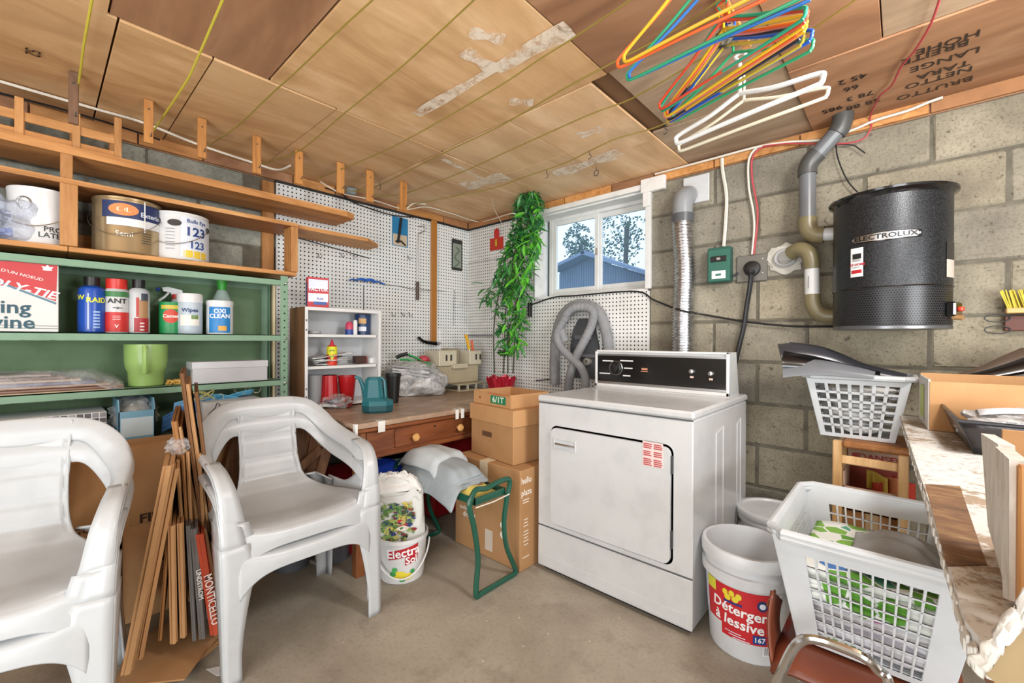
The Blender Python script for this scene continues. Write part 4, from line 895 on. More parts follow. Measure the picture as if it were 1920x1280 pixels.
p = Vector((.33, at(590, 622, x=.33).y, bzs[0]+.001)); t = thing('tape_roll', p, 'small grey-white roll lying at the left of the upper shelf', 'roll'); obj('ring', MB().tube([p+Vector((.024*math.cos(k*PI/8), .028*math.sin(k*PI/8), .011)) for k in range(16)], .010, 8, closed=True), plain('#b8babc', .5), t, smooth=True)
t, p, r, h = onb('glue_bottle', 'yellow and red glue bottle with pointed red cap on the middle shelf', 'bottle', 613, 632, 636, .36, bzs[1]+.001, [('body', [(.95, 0), (1, .04), (1, .72), (.6, .78)], plain('#cf3a24', .4)), ('cap', [(.45, .78), (.35, .86), (.1, 1), (.01, 1)], plain('#c02038', .4))])
lab_patch(t, p, r, h, .42, .72, 1.3, pr('#d6d426')); lab_text(t, p, r, h, 'V', .34, .05, pr('#d6d426'), bold=.2, sx=1.1); lab_text(t, p, r, h, 'glue', .58, .016, pr('#2c6a2c'))
p = Vector((.30, at(675, 683, x=.30).y, bzs[1]+.001)); t = thing('small_dark_box', p, 'small dark brown box on the middle shelf', 'box'); obj('box_body', MB().box(p+Vector((0, -.005, .025)), (.05, .07, .048), bev=.002), plain('#43241c', .4), t); obj('red_end', MB().box(p+Vector((0, .0325, .025)), (.048, .004, .046)), plain('#a5302c', .4), t)
p = Vector((.34, at(696, 683, x=.34).y, bzs[1]+.001)); t = thing('small_white_box', p, 'small white cube box at the right of the middle shelf', 'box'); obj('box_body', MB().box(p+Vector((0, 0, .019)), (.03, .034, .036), bev=.002), 'wplas', t); obj('lid_seam', MB().box(p+Vector((0, 0, .034)), (.031, .035, .002)), plain('#b0b0b0', .5), t)
p = Vector((.31, at(605, 680, x=.31).y, bzs[1]+.001)); t = thing('paper_pile', p, 'crumpled white papers and film spread on the middle shelf', 'papers')
for k in range(4): obj('paper', MB().grid(lambda u, v: p+Vector((.14*(u-.5)+.01*k, (.16+.03*k)*(v-.4), .004+.012*k+.02*abs(noise.noise((u*3+k, v*4, k)))+.03*v*(k % 2))), 8, 10), plain(['#dedede', '#d0cdc6', '#e4e4e2', '#c9cbce'][k], .7), t, smooth=True, solid=.001)
# bottom compartment: grey bin and two red cups
t, p, r, h = onb('grey_caddy', 'grey plastic bin filling the left of the bookcase bottom', 'bin', 574, 604, 703, .33, DZ+.028, [('body', [(.88, 0), (1, .97), (1.03, .97), (1.03, 1), (.95, 1), (.85, .05), (.01, .05)], plain('#8f9194', .5))])
RD = plain('#b3161c', .35)
t, p, r, h = onb('red_flowerpot', 'upturned red fluted pot, left one of the pair in the bookcase', 'pot', 603, 633, 703, .36, DZ+.028, [])
obj('body', MB().grid(lambda u, v: (p.x+(r*(1.08-.2*v))*(1+.02*math.cos(24*PI*u))*math.cos(2*PI*u), p.y+(r*(1.08-.2*v))*(1+.02*math.cos(24*PI*u))*math.sin(2*PI*u), p.z+h*v), 96, 4, cu=True), RD, t, smooth=True); obj('base_disc', MB().lathe([(.01, 0), (r*.88, 0)], (p.x, p.y, p.z+h), 24), RD, t)
t, p, r, h = onb('red_flowerpot', 'red tapered cup, wide end up, right one of the pair in the bookcase', 'pot', 634, 668, 704, .38, DZ+.028, [('body', [(.66, 0), (.72, .04), (.98, .96), (1.03, .97), (1.03, 1), (.95, 1), (.66, .06), (.01, .05)], RD)])
# bag of red and blue things
p = at(632, 764, z=DZ+.001)
t = thing('zip_bag', p, 'clear zip bag of red and blue clips lying on the desk', 'bag'); cs = ['#a8202c', '#c03a48', '#2c3a5c', '#d8d8dc', '#b02838', '#343c50']; random.seed(2)
for k in range(16): obj('clip', MB().box(p+Vector((random.uniform(-.05, .05), random.uniform(-.06, .06), random.uniform(.012, .055))), (.05, .018, .014), rz=random.uniform(0, 3), rot=Matrix.Rotation(random.uniform(-.6, .6), 3, 'Y') @ Matrix.Rotation(random.uniform(0, 3), 3, 'Z'), bev=.003), plain(cs[k % 6], .4), t)
obj('film', MB().blob(p+Z*.038, (.085, .082, .042), 6, .35, 3, 4, DZ+.0015), 'film', t, smooth=True)
# watering can
def watering_can():
    c = at(708, 772, z=DZ+.001); r = 28*mpp(c); zt = hz(c, 705); h = zt-c.z; m_ = plain('#1f6068', .35); m2 = plain('#17484e', .4)
    d = (CAM-c); d.z = 0; d.normalize(); s_ = side(d)
    t = thing('watering_can', c, 'dark teal plastic watering can on the front of the desk', 'watering can')
    q = lambda a, b, k=0: c+s_*a*r+Z*b*h+d*k*r
    def oct_(a, b): return [(a*.9 if i in (0, 3, 4, 7) else a*.55, 0) for i in range(8)]
    def ring(w, z): 
        return [q(w*x, z, w*y*.62) for x, y in ((-1, -.5), (-.55, -1), (.55, -1), (1, -.5), (1, .5), (.55, 1), (-.55, 1), (-1, .5))]
    def loft(mb, R_): 
        V = [[mb.b.verts.new(p) for p in R0] for R0 in R_]
        for A, B in zip(V, V[1:]):
            for k in range(8): mb.b.faces.new((A[k], A[(k+1) % 8], B[(k+1) % 8], B[k]))
        mb.b.faces.new(V[0][::-1]); mb.b.faces.new(V[-1]); return mb
    obj('base', loft(MB(), [ring(.88, 0), ring(.98, .06), ring(1.0, .2)]), m2, t)
    obj('tank', loft(MB(), [ring(1.0, .2), ring(.98, .32)]), m_, t)
    def ringo(w, z, ox): return [p+s_*ox*r for p in ring(w, z)]
    obj('neck', loft(MB(), [ringo(.98, .32, 0), ringo(.66, .42, -.28), ringo(.52, .9, -.28), ringo(.4, .98, -.22)]), m_, t)
    obj('handle', MB().tube([q(.0, .9), q(.25, .94), q(.42, .88), q(.48, .6), q(.5, .4), q(.6, .30)], .014, 8, flat=.7), m_, t, smooth=True)
    obj('spout', MB().tube([q(-.75, .28), q(-.82, .5), q(-.95, .75), q(-1.15, .95), q(-1.45, 1.0)], .012, 8, rf=lambda u: .016-.008*u), m_, t, smooth=True)
watering_can()
# big white plastic bag with bundle
def white_bag():
    c = at(792, 742, z=DZ+.001)+Vector((-.10, .03, 0)); t = thing('carrier_bag', c, 'crumpled translucent white plastic bag full of folded things on the desk', 'bag')
    k = 60*mpp(c); hh = hz(c, 672)-c.z
    d = (CAM-c); d.z = 0; d.normalize(); s_ = side(d); rr = Matrix((s_, d, Z)).transposed()
    def bl(ox, oz, rx, ry, rz_, sd, fr, m_, nm, fb=None, amp=.3):
        mb = MB(); mb.blob((0, 0, 0), (rx, ry, rz_), sd, amp, fr, 4); mb.b.transform(Matrix.Translation(c+s_*ox+Z*oz) @ rr.to_4x4())
        for v in mb.b.verts: v.co.z = max(v.co.z, DZ+.0015)
        obj(nm, mb, m_, t, smooth=True)
    bl(0, hh*.30, k*.9, k*.75, hh*.42, 3, 1.6, 'filmw', 'bag', amp=.22); bl(-k*.15, hh*.62, k*.78, k*.6, hh*.3, 6, 1.8, 'filmw', 'bag_fold', amp=.22)
    for j in range(3): obj('folded_sheet', MB().box(c+s_*(-k*.2)+Z*(hh*(.6+.09*j)), (k*1.1, k*1.2, .014), rot=(rr @ Matrix.Rotation(.16-.04*j, 3, 'Y')), bev=.005), plain(['#b9b9bb', '#d8d8d8', '#a9aaac'][j], .6), t)
    g = thing('garden_shears', c+Z*hh, 'green-handled pruning shears lying on top of the white plastic bag', 'shears'); top = c+Z*(hh*1.0)
    obj('handle', MB().tube([top+s_*k*a+Z*hh*b for a, b in ((-.55, .06), (-.35, .12), (-.1, .04), (.25, -.12), (.4, -.16))], .013, 8, flat=.6), plain('#1f8a3c', .35), g, smooth=True)
    obj('handle', MB().tube([top+s_*k*a+Z*hh*b+d*.02 for a, b in ((-.55, -.02), (-.3, -.02), (0, -.10), (.2, -.2), (.38, -.22))], .011, 8, flat=.6), plain('#25a045', .35), g, smooth=True)
    obj('spring', MB().tube([top+s_*k*a+Z*hh*b+d*.01 for a, b in ((-.65, .03), (-.5, .10), (-.3, .14))], .014, 8), M['black'], g, smooth=True)
    g = thing('red_cup', top+s_*k*.2, 'pinkish red rounded cup poking out of the white bag', 'cup'); obj('shell', MB().blob(top+s_*k*.18-Z*hh*.02-d*.03, (.05, .04, .028), 2, .08, 2, 3), plain('#b9404e', .4), g, smooth=True)
    obj('rim', MB().tube([top+s_*(k*.18+.05*math.cos(i*PI/8))-Z*(hh*.02+.01)-d*(.03+.04*math.sin(i*PI/8)) for i in range(16)], .003, 6, closed=True), plain('#8f2c3a', .4), g)
white_bag()
t, p, r, h = can_things('black_pot', 'black plastic pot behind the white bag', 'pot', 722, 752, 700, .48, DZ+.001, [('body', [(.7, 0), (.98, .9), (1.04, .91), (1.04, 1), (.95, 1), (.68, .05), (.01, .04)], M['black'])], None)
# tool caddy in the corner
def caddy():
    x0, x1 = .10, .32; p0 = at(822, 700, x=x1); p1 = at(904, 700, x=x1); y0, y1 = p0.y, min(p1.y, -.03); z0 = DZ+.001; ht = hz((x1, (y0+y1)/2), 655)-z0; m_ = plain('#b0a488', .5)
    t = thing('tool_caddy', ((x0+x1)/2, (y0+y1)/2, z0), 'beige moulded desk organiser with pockets in the corner of the desk', 'organizer'); W_ = y1-y0
    obj('foot_tray', MB().bb((x0, y0+W_*.35, z0), (x1+.05, y1, z0+.012), bev=.003).bb((x0, y0+W_*.35, z0+.05), (x1+.05, y1, z0+.06), bev=.003), m_, t)
    for k in range(4): obj('divider', MB().bb((x1+.03, y0+W_*(.36+.2*k), z0+.012), (x1+.05, y0+W_*(.375+.2*k), z0+.05)), plain('#c9c3b2', .5), t)
    obj('body', MB().bb((x0, y0+.01, z0+.061), (x1-.02, y1-.02, z0+ht*.62), bev=.008), m_, t)
    obj('slot_plate', MB().bb((x1-.02, y0+W_*.3, z0+ht*.55), (x1+.02, y0+W_*.62, z0+ht*.66), bev=.004), plain('#c2b9a0', .5), t)
    for k, (a, b) in enumerate(((0.02, .40), (.70, .98))):
        c = obj('pocket', MB().bb((x0+.04, y0+W_*a, z0+ht*.62), (x1, y0+W_*b, z0+ht*(.98 if k == 0 else .96)), bev=.005), plain('#c9c1aa', .5), t)
        for j in range(2): obj('slot', MB().bb((x1, y0+W_*(a+.13+.1*j), z0+ht*.74), (x1+.001, y0+W_*(a+.17+.1*j), z0+ht*.88)), plain('#3a362e', .7), c)
    obj('back_tray', MB().bb((x0, y0+W_*.42, z0+ht*.62), (x0+.1, y0+W_*.68, z0+ht*1.02), bev=.004), plain('#a0977f', .5), t)
    k0 = thing('yellow_handled_tool', (x1-.06, y0+W_*.66, z0+ht), 'yellow-handled tool standing in the beige organiser', 'tool')
    a = at(880, 655, x=x1-.06); b = at(873, 627, x=x1-.06); obj('handle', MB().tube([a, (a+b)/2+Vector((0, .004, 0)), b], .013, 8, flat=.6), plain('#d9a51c', .4), k0, smooth=True); obj('tip', MB().tube([a-Z*.03, a], .006, 6), 'steel', k0)
    k0 = thing('orange_handled_tool', (x1-.05, y0+W_*.85, z0+ht), 'short orange-handled tool standing in the beige organiser', 'tool')
    a = at(887, 657, x=x1-.05); b = at(884, 637, x=x1-.05); obj('handle', MB().tube([a, b], .010, 8, flat=.7), plain('#c9542c', .4), k0, smooth=True); obj('tip', MB().tube([a-Z*.03, a], .005, 6), 'steel', k0)
    k0 = thing('plastic_sleeve', (x1-.08, y0+W_*.2, z0+ht), 'curled clear plastic sleeve standing at the left of the organiser', 'sleeve')
    o = at(830, 656, x=x1-.08); obj('sleeve', MB().grid(lambda u, v: o+Vector((-.03+.02*math.sin(u*5), -.03+.07*u, .15*v+.01*math.sin(u*6)*v)), 10, 8), 'film', k0, smooth=True)
caddy()
# plant in a red foil pot
def plant():
    px, py = .60, -.19; z0 = DZ+.001; c = Vector((px, py, z0))
    zt = hz(c, 706); t = thing('potted_plant', c, 'tall artificial bamboo-leaved plant in a red foil wrapped pot', 'plant')
    def foil(u, v):
        a = 2*PI*u; rr = (.085+.028*v)*(1+.05*math.sin(9*a+v*2)+.03*math.sin(17*a)); return (px+rr*math.cos(a), py+rr*math.sin(a), z0+(zt-z0)*v*(1+.08*math.sin(7*a)*v))
    obj('foil_wrap', MB().grid(foil, 90, 8, cu=True), plain('#b01430', .25, .3, .8), t)
    obj('soil', MB().lathe([(.01, zt-.03), (.10, zt-.03)], (px, py, 0), 24), plain('#3a2c20', .9), t)
    stems = [[(927, 700), (927, 600), (945, 520), (985, 440), (1000, 380), (990, 335)], [(944, 700), (950, 560), (965, 480), (995, 400), (990, 345)], [(962, 700), (970, 560), (985, 470), (1005, 400)], [(952, 700), (955, 620), (975, 540), (990, 500)]]
    random.seed(21); gm = [plain('#3f8440', .3, spec=.8, name='leaf_green'), plain('#66c03a', .3, spec=.8, name='leaf_bright'), plain('#2a6238', .3, spec=.8, name='leaf_dark')]
    n = 0; cen = []
    for k, s_ in enumerate(stems):
        pts = spline([at(u, v, y=py+(.03, -.04, .02, -.02)[k]) for u, v in s_], 24); obj('stem', MB().tube(pts, .0055, 6, rf=lambda u: .006-.003*u), plain('#3e3a26', .6), t, smooth=True)
    # leaf mesh data shared between leaves
    lms = []
    for q in range(3):
        mb = MB(); L = .105
        mb.grid(lambda u, v: (L*u, .0145*math.sin(PI*min(1, u*.93+.07))**.8*(2*v-1), -.02*u*u+.005*abs(2*v-1)), 6, 2)
        me = bpy.data.meshes.new('leaf'); mb.b.to_mesh(me); mb.b.free(); me.materials.append(gm[q]); me.shade_smooth(); lms.append(me)
    # foliage outline in the photo: centre column and half width per height
    prof = [(335, 992, 20), (370, 990, 28), (410, 988, 34), (440, 985, 36), (480, 975, 42), (520, 962, 44), (560, 960, 44), (600, 958, 34), (640, 955, 26)]
    mats_inv = wm(t).inverted(); rest = MB(); rest2 = MB()
    def leafmat(bright):
        return random.choices((0, 1, 2), (3, 5 if bright else 1, 1 if bright else 3))[0]
    NL = 760
    for i in range(NL):
        v = random.choices([random.uniform(332, 560), random.uniform(560, 665)], (5, 1.1))[0]
        for (v0, u0, w0), (v1, u1, w1) in zip(prof, prof[1:]):
            if v0 <= v <= v1: break
        f = min(1, max(0, (v-v0)/(v1-v0))); u = u0+(u1-u0)*f; w_ = (w0+(w1-w0)*f)*.78; du = random.uniform(-1, 1)
        yy = py+random.uniform(-.09, .09); q = at(u+du*w_, v, y=yy)
        yaw = random.uniform(0, 2*PI); pit = random.uniform(-.3, 1.1)
        m_ = mats_inv @ Matrix.Translation(q) @ Matrix.Rotation(yaw, 4, 'Z') @ Matrix.Rotation(pit, 4, 'Y') @ Matrix.Rotation(random.uniform(-.6, .6), 4, 'X') @ Matrix.Scale(random.uniform(.75, 1.2), 4) @ Matrix.Translation((-.03, 0, 0))
        kk = leafmat(du > -.1 and v > 420)
        if i < 290:
            o = bpy.data.objects.new('leaf', lms[kk]); C.objects.link(o); o.parent = t; o.matrix_local = m_
        else:
            tgt = (rest, rest2)[kk == 1]; base = [tgt.b.verts.new(wm(t) @ m_ @ x.co) for x in lms[kk].vertices]
            for pl_f in lms[kk].polygons: tgt.b.faces.new([base[j] for j in pl_f.vertices])
    for k in range(16):   # sprig to the left
        q = at(915+random.uniform(-12, 14), 545+random.uniform(-20, 22), y=py); m_ = mats_inv @ Matrix.Translation(q) @ Matrix.Rotation(random.uniform(0, 6.3), 4, 'Z') @ Matrix.Rotation(random.uniform(-.6, 1), 4, 'Y')
        base = [rest.b.verts.new(wm(t) @ m_ @ x.co) for x in lms[0].vertices]
        for pl_f in lms[0].polygons: rest.b.faces.new([base[j] for j in pl_f.vertices])
    tag(obj('leaf_mass', rest, gm[0], t, smooth=True), kind='stuff'); tag(obj('leaf_mass', rest2, gm[1], t, smooth=True), kind='stuff')
    obj('tie_wire', MB().tube([at(922, 372, z=2.2), at(928, 395, y=py), at(950, 435, y=py), at(965, 445, y=py)], .0018, 5), 'wire', t)
plant()
# ================================================================ under and beside the desk
def bx(t, name, a, b, mat, bev=.002): return obj(name, MB().bb(a, b, bev=bev), mat, t)
t = thing('folding_screen', (.72, -1.83, .3), 'dark walnut folding wooden panel leaning behind the stacked chairs', 'panel')
for k in range(6):
    y0 = -2.02+.072*k
    obj('plank', MB().box((.66+.008*(k % 2), y0, .56), (.02, .07, .46), rot=Matrix.Rotation(-.22, 3, 'X'), bev=.003), 'walnut', t)
obj('rail', MB().box((.69, -1.80, .47), (.024, .42, .045), rot=Matrix.Rotation(.62, 3, 'X'), bev=.003), 'walnut', t); obj('edge_post', MB().box((.69, -1.62, .52), (.03, .05, .36), rot=Matrix.Rotation(-.3, 3, 'X'), bev=.003), 'walnut', t)
def tbin(name, lab, c, r0, r1, h, mat, cat='bin', sq=(1, 1), g=None):
    t = thing(name, c, lab, cat, g); x, y, z = c
    obj('body', MB().lathe([(r0, z), (r1*.98, z+h*.94), (r1*1.05, z+h*.95), (r1*1.05, z+h), (r1*.96, z+h), (r0*.94, z+.01), (.01, z+.01)], (x, y, 0), 28, sq=sq), mat, t, smooth=True); return t
gb = plain('#6f7276', .5)
tbin('waste_bin', 'dark grey tapered bin left of the chair rear leg', (.60, -1.74+.0, .001), .085, .115, .30, plain('#5c5f64', .5)); tbin('waste_bin', 'mid grey tapered bin with a rolled foot, right of the chair rear leg', (.68, -1.56, .001), .08, .11, .33, gb)
RB = plain('#8f1520', .4)
t = thing('red_tub', (.5, -1.35, 0), 'dark red plastic tub under the left end of the desk', 'tub'); bx(t, 'body', (.38, -1.50, .001), (.84, -1.14, .38), RB, .02); bx(t, 'rim', (.37, -1.51, .38), (.85, -1.13, .40), plain('#a01824', .4), .006)
t = thing('red_container', (.45, -.6, 0), 'tall red plastic container under the right end of the desk', 'container'); bx(t, 'body', (.25, -.92, .001), (.70, -.36, .60), plain('#b01822', .4), .02)
obj('lid_rim', MB().bb((.24, -.93, .52), (.71, -.35, .535), bev=.004), plain('#8c121c', .4), t)
c = at(742, 873, x=.62); c.z = .001; t = thing('white_pail', c, 'white ridged pail with dark contents under the desk', 'bucket')
zt = hz(c, 848); obj('body', MB().lathe([(.12, .001), (.14, zt-.07), (.148, zt-.068), (.148, zt-.055), (.142, zt-.053), (.143, zt-.03), (.15, zt-.028), (.15, zt-.012), (.145, zt-.01), (.147, zt), (.138, zt), (.135, zt-.02)], (c.x, c.y, 0), 30), 'wplas', t, smooth=True); obj('contents', MB().lathe([(.01, zt-.02), (.136, zt-.02)], (c.x, c.y, 0), 24), plain('#4a2c22', .9), t)
c = at(718, 893, x=.86); t = thing('blue_dish', c, 'dark blue round plastic dish behind the patterned tote bag', 'lid')
obj('disc', MB().lathe([(.01, .008), (.10, .006), (.112, 0), (.108, -.006), (.01, 0)], (0, 0, 0), 30), plain('#1e3a9c', .4), t, world=False, smooth=True); t.rotation_euler = (R(25), R(35), 0)
obj('stand_post', MB().lathe([(.03, -c.z+.02), (.03, -.05)], (0, 0, 0), 10), plain('#1e3a9c', .4), t, world=False) if False else None
# detergent-lettered bucket with tote bag
def bucket():
    f = at(745, 1097, z=0); d = (CAM-f); d.z = 0; d.normalize(); r = 49*mpp(f); f = f+side(d)*.022; c = f-d*r*.86; c.z = .001; zt = hz(c, 994)
    t = thing('white_bucket', c, 'white bucket lettered Electra Sol with a wire handle, holding the tote bag', 'bucket'); h = zt-.001
    obj('body', MB().lathe([(r*.84, .001), (r*.86, .006), (r*.98, zt-.02), (r*1.04, zt-.018), (r*1.04, zt), (r*.97, zt), (r*.84, .012), (.01, .012)], (c.x, c.y, 0), 36), 'wplas', t, smooth=True)
    a = angc(c); R1 = lambda b: r*(.86+.12*b)
    def lp(a0, a1, b0, b1, m_, nm='label'):
        def f(u, v): aa = a0+(a1-a0)*u; b = b0+(b1-b0)*v+.10*aa; return (c.x+(R1(b)+.003)*math.cos(a+aa), c.y+(R1(b)+.003)*math.sin(a+aa), c.z+h*b)
        return obj(nm, MB().grid(f, 16, 3), m_, t)
    rd = pr('#b8222c'); lp(-.55, .66, .62, .82, rd); lp(.12, .66, .42, .63, rd)
    d = hv(a); text('Electra', .056, c+d*R1(.7)+Z*h*.725+side(d)*.006, side(d), Z, pr('#f4f4f4'), t, bold=.05, cyl=((c.x, c.y), R1(.76)), off=.004, rot=.09); d2 = hv(a+.38); text('Sol', .046, c+d2*R1(.55)+Z*h*.545, side(d2), Z, pr('#f4f4f4'), t, bold=.05, cyl=((c.x, c.y), R1(.66)), off=.004, rot=.09)
    for k, (aa, b, w_, hh, m_) in enumerate(((-.12, .22, .3, .09, '#e2cf3a'), (.22, .17, .26, .075, '#e8d544'), (-.38, .25, .13, .06, '#3f9a52'), (.44, .27, .10, .05, '#3f9a52'), (.02, .10, .13, .035, '#3f9a52'), (-.30, .35, .12, .05, '#4aa85c'))):
        obj('lemon_print' if k < 2 else 'leaf_print', MB().grid(lambda u, v: (c.x+(R1(b)+.003)*math.cos(a+aa+w_*v*math.cos(2*PI*u)), c.y+(R1(b)+.003)*math.sin(a+aa+w_*v*math.cos(2*PI*u)), c.z+h*(b+hh*v*math.sin(2*PI*u))), 16, 2, cu=True), pr(m_), t)
    obj('handle', MB().tube([c+hv(a+1.5*(1-k/10))*r*1.08+Z*h*(.80-.62*math.sin(PI*k/20)**1.2) for k in range(21)], .004, 6), 'wplas', t, smooth=True)
    return c, r, zt
bkc, bkr, bkz = bucket()
def tote():
    d = hv(angc(bkc)); s_ = side(d); b = bkc+Z*(bkz-.05); lean = Vector((0, 0, 1))-s_*.18; lean.normalize()
    t = thing('tote_bag', b, 'white tote bag printed with a colourful garden scene, standing in the bucket', 'bag')
    def sh(u, v):
        a = 2*PI*u; x, y = math.cos(a), math.sin(a); k = .094+.028*v; sx = (abs(x)**.5)*(1 if x > 0 else -1)*k*1.12; sy = (abs(y)**.5)*(1 if y > 0 else -1)*.055
        n_ = .008*noise.noise((math.cos(a)*2, math.sin(a)*2+v*4, 1)); return b+s_*(sx+.01)+d*(sy+n_-.0)+lean*(.26*v)
    obj('bag_body', MB().grid(sh, 48, 10, cu=True), plain('#dcdcd6', .8), t, smooth=True)
    def top(u, v): 
        a = 2*PI*u; p = sh(u, 1); c = b+s_*.01+lean*.30; q = p.lerp(c+s_*.045*math.cos(a)+d*.0, v); return q+Z*(.045*math.sin(v*2.2)+.022*noise.noise((math.cos(a)*3, math.sin(a)*3, v*5)))+d*.012*noise.noise((a, v*6, 3))
    obj('crumpled_top', MB().grid(top, 60, 12, cu=True), plain('#e4e2de', .8), t, smooth=True)
    obj('hem', MB().grid(lambda u, v: sh(u*.5+0, .86+.16*v)+d*(.006+.012*v)+Z*(.014*math.sin(u*22)), 40, 3), plain('#e4e2de', .8), t, smooth=True)
    random.seed(8); f = lambda x, z: b+s_*(x+.01)+d*.0625+lean*z
    def spotm(x, z, rx, rz_, m_, nm='print'):
        n = 9; mb = MB(); vs = [mb.b.verts.new(f(x+rx*math.cos(2*PI*k/n)*random.uniform(.7, 1.15), z+rz_*math.sin(2*PI*k/n)*random.uniform(.7, 1.15))+d*random.uniform(.0004, .0022)) for k in range(n)]; mb.b.faces.new(vs); return mb
    pal = ['#3f6b3a', '#6f8f4a', '#9aa85c', '#24402c', '#2c3a6e', '#5f7d3f', '#c9b84a', '#8a2c2c', '#bfae6a']
    mbs = {c_: MB() for c_ in pal+['#c22a2e', '#e8e0d0', '#7a4026']}
    def add(x, z, rx, rz_, c_): 
        mb = mbs[c_]; n = 9; mb.b.faces.new([mb.b.verts.new(f(x+rx*math.cos(2*PI*k/n)*random.uniform(.7, 1.15), z+rz_*math.sin(2*PI*k/n)*random.uniform(.7, 1.15))+d*random.uniform(.0004, .003)) for k in range(n)])
    for _ in range(210):
        x = random.uniform(-.088, .07); z = random.uniform(.0, .21)
        if x > .02 and z < .06: continue
        add(x, z, random.uniform(.005, .018), random.uniform(.004, .013), random.choice(pal[:6] if random.random() < .8 else pal[6:]))
    for k in range(8): add(.03+.008*math.sin(k), .10+.012*k, .004, .009, '#7a4026')
    add(.012, .115, .032, .02, '#c22a2e'); add(.01, .088, .034, .013, '#e8e0d0'); add(-.01, .07, .012, .006, '#c22a2e')
    for k in range(14): add(.03+random.uniform(-.03, .02), .17+random.uniform(-.03, .03), .007, .006, random.choice(['#3f6b3a', '#24402c', '#c9b84a']))
    tag(obj('garden_print', mbs.pop('#c22a2e'), pr('#c22a2e'), t), kind='stuff')
    for c_, mb in mbs.items(): tag(obj('garden_print', mb, pr(c_), t), kind='stuff')
tote()
# garden kneeler bench with folded towels
def kneeler():
    m_ = plain('#14503f', .25, spec=.7); xn, xf = 1.51, .87
    t = thing('kneeler_bench', (1.2, -1.18, 0), 'green tubular garden kneeler bench standing in front of the cartons', 'bench')
    P1 = [(884, 932), (880, 950), (889, 990), (896, 1045), (893, 1095), (893, 1120), (903, 1124), (922, 1103), (945, 1087), (964, 1078), (966, 1066), (950, 1025), (945, 980), (950, 935), (956, 903), (948, 898), (930, 905), (912, 915), (893, 918)]
    p1 = [at(u, v, x=xn) for u, v in P1]; p1 = [Vector((p.x, p.y, max(p.z, .013))) for p in p1]
    sm = spline(p1+[p1[0]], 90)[:-1]; obj('leg_frame', MB().tube(sm, .0125, 8, closed=True), m_, t, smooth=True)
    dx = xf-xn; obj('leg_frame', MB().tube([p+Vector((dx, .03, 0)) for p in sm], .0125, 8, closed=True), m_, t, smooth=True)
    zs_ = at(888, 950, x=xn).z; y0, y1 = at(890, 950, x=xn).y, at(950, 930, x=xn).y
    obj('seat_tray', MB().bb((xf, y0+.01, zs_-.004), (xn-.01, y1-.0, zs_), bev=.001).bb((xf, y0+.01, zs_), (xn-.01, y0+.014, zs_+.03)).bb((xf, y1-.004, zs_), (xn-.01, y1, zs_+.03)).bb((xn-.014, y0+.01, zs_), (xn-.01, y1, zs_+.03)), m_, t)
    obj('tie_cord', MB().tube([(xn+.012, y0-.004, zs_-.002), (xn+.016, (y0+y1)/2, zs_-.003), (xn+.012, y1+.006, zs_+.002)], .003, 6), 'wire', t)
    c = thing('floral_cushion', (1.3, -1.2, zs_), 'yellow floral cushion pad on the kneeler bench under the towels', 'cushion')
    obj('pad', MB().grid(lambda u, v: (.93+.53*u, y0+.02+(y1-y0-.03)*v, zs_+.004+.045*(1-abs(2*v-1)**4)*(1-abs(2*u-1)**8)+.004*noise.noise((u*9, v*5, 0))), 24, 12), plain('#cdb95e', .8), c, smooth=True)
    random.seed(5); mb = MB()
    for _ in range(70):
        u, v = random.random(), random.random(); q = Vector((.95+.49*u, y0+.03+(y1-y0-.05)*v, zs_+.005+.045*(1-abs(2*v-1)**4)+.003)); n = 6; mb.mi = 0
        mb.b.faces.new([mb.b.verts.new(q+Vector((.008*math.cos(2*PI*k/n), .008*math.sin(2*PI*k/n), 0))) for k in range(n)])
    tag(obj('flower_print', mb, pr('#8c5a3a'), c), kind='stuff')
    # towels
    def towel(lab, z0, x0, x1, y0_, y1_, col, sd, drop, n_l):
        w_ = thing('towel', ((x0+x1)/2, (y0_+y1_)/2, z0), lab, 'towel', 'grey towels on the kneeler bench')
        for k in range(n_l):
            zz = z0+.016*k; ins = .012*k
            def f(u, v):
                x = x0+ins+(x1-x0-2*ins)*u; y = y0_+ins+(y1_-y0_-2*ins)*v; e = max(0, .25-v)/.25
                arch = .035*math.sin(PI*min(1, max(0, u)))*(.5+.5*math.sin(PI*v))
                return (x+.012*noise.noise((v*3, sd, k)), y-.01*math.sin(u*7+sd), zz+arch-drop*e*e+.008*noise.noise((u*4+sd, v*4, k)) - .02*max(0, abs(2*u-1)-.8)/.2)
            obj('fold', MB().grid(f, 26, 16), plain(col, .95, spec=.1, mott=.06), w_, smooth=True, solid=.013, sub=1)
    towel('light blue-grey towel folded double, lower one on the kneeler bench', zs_+.062, .92, 1.40, y0-.03, y1-.0, '#9aa2a6', 1, .10, 3)
    towel('pale grey towel rumpled on top of the folded one', zs_+.115, .90, 1.22, y0-.01, y1+.01, '#b4babd', 5, .04, 2)
kneeler()
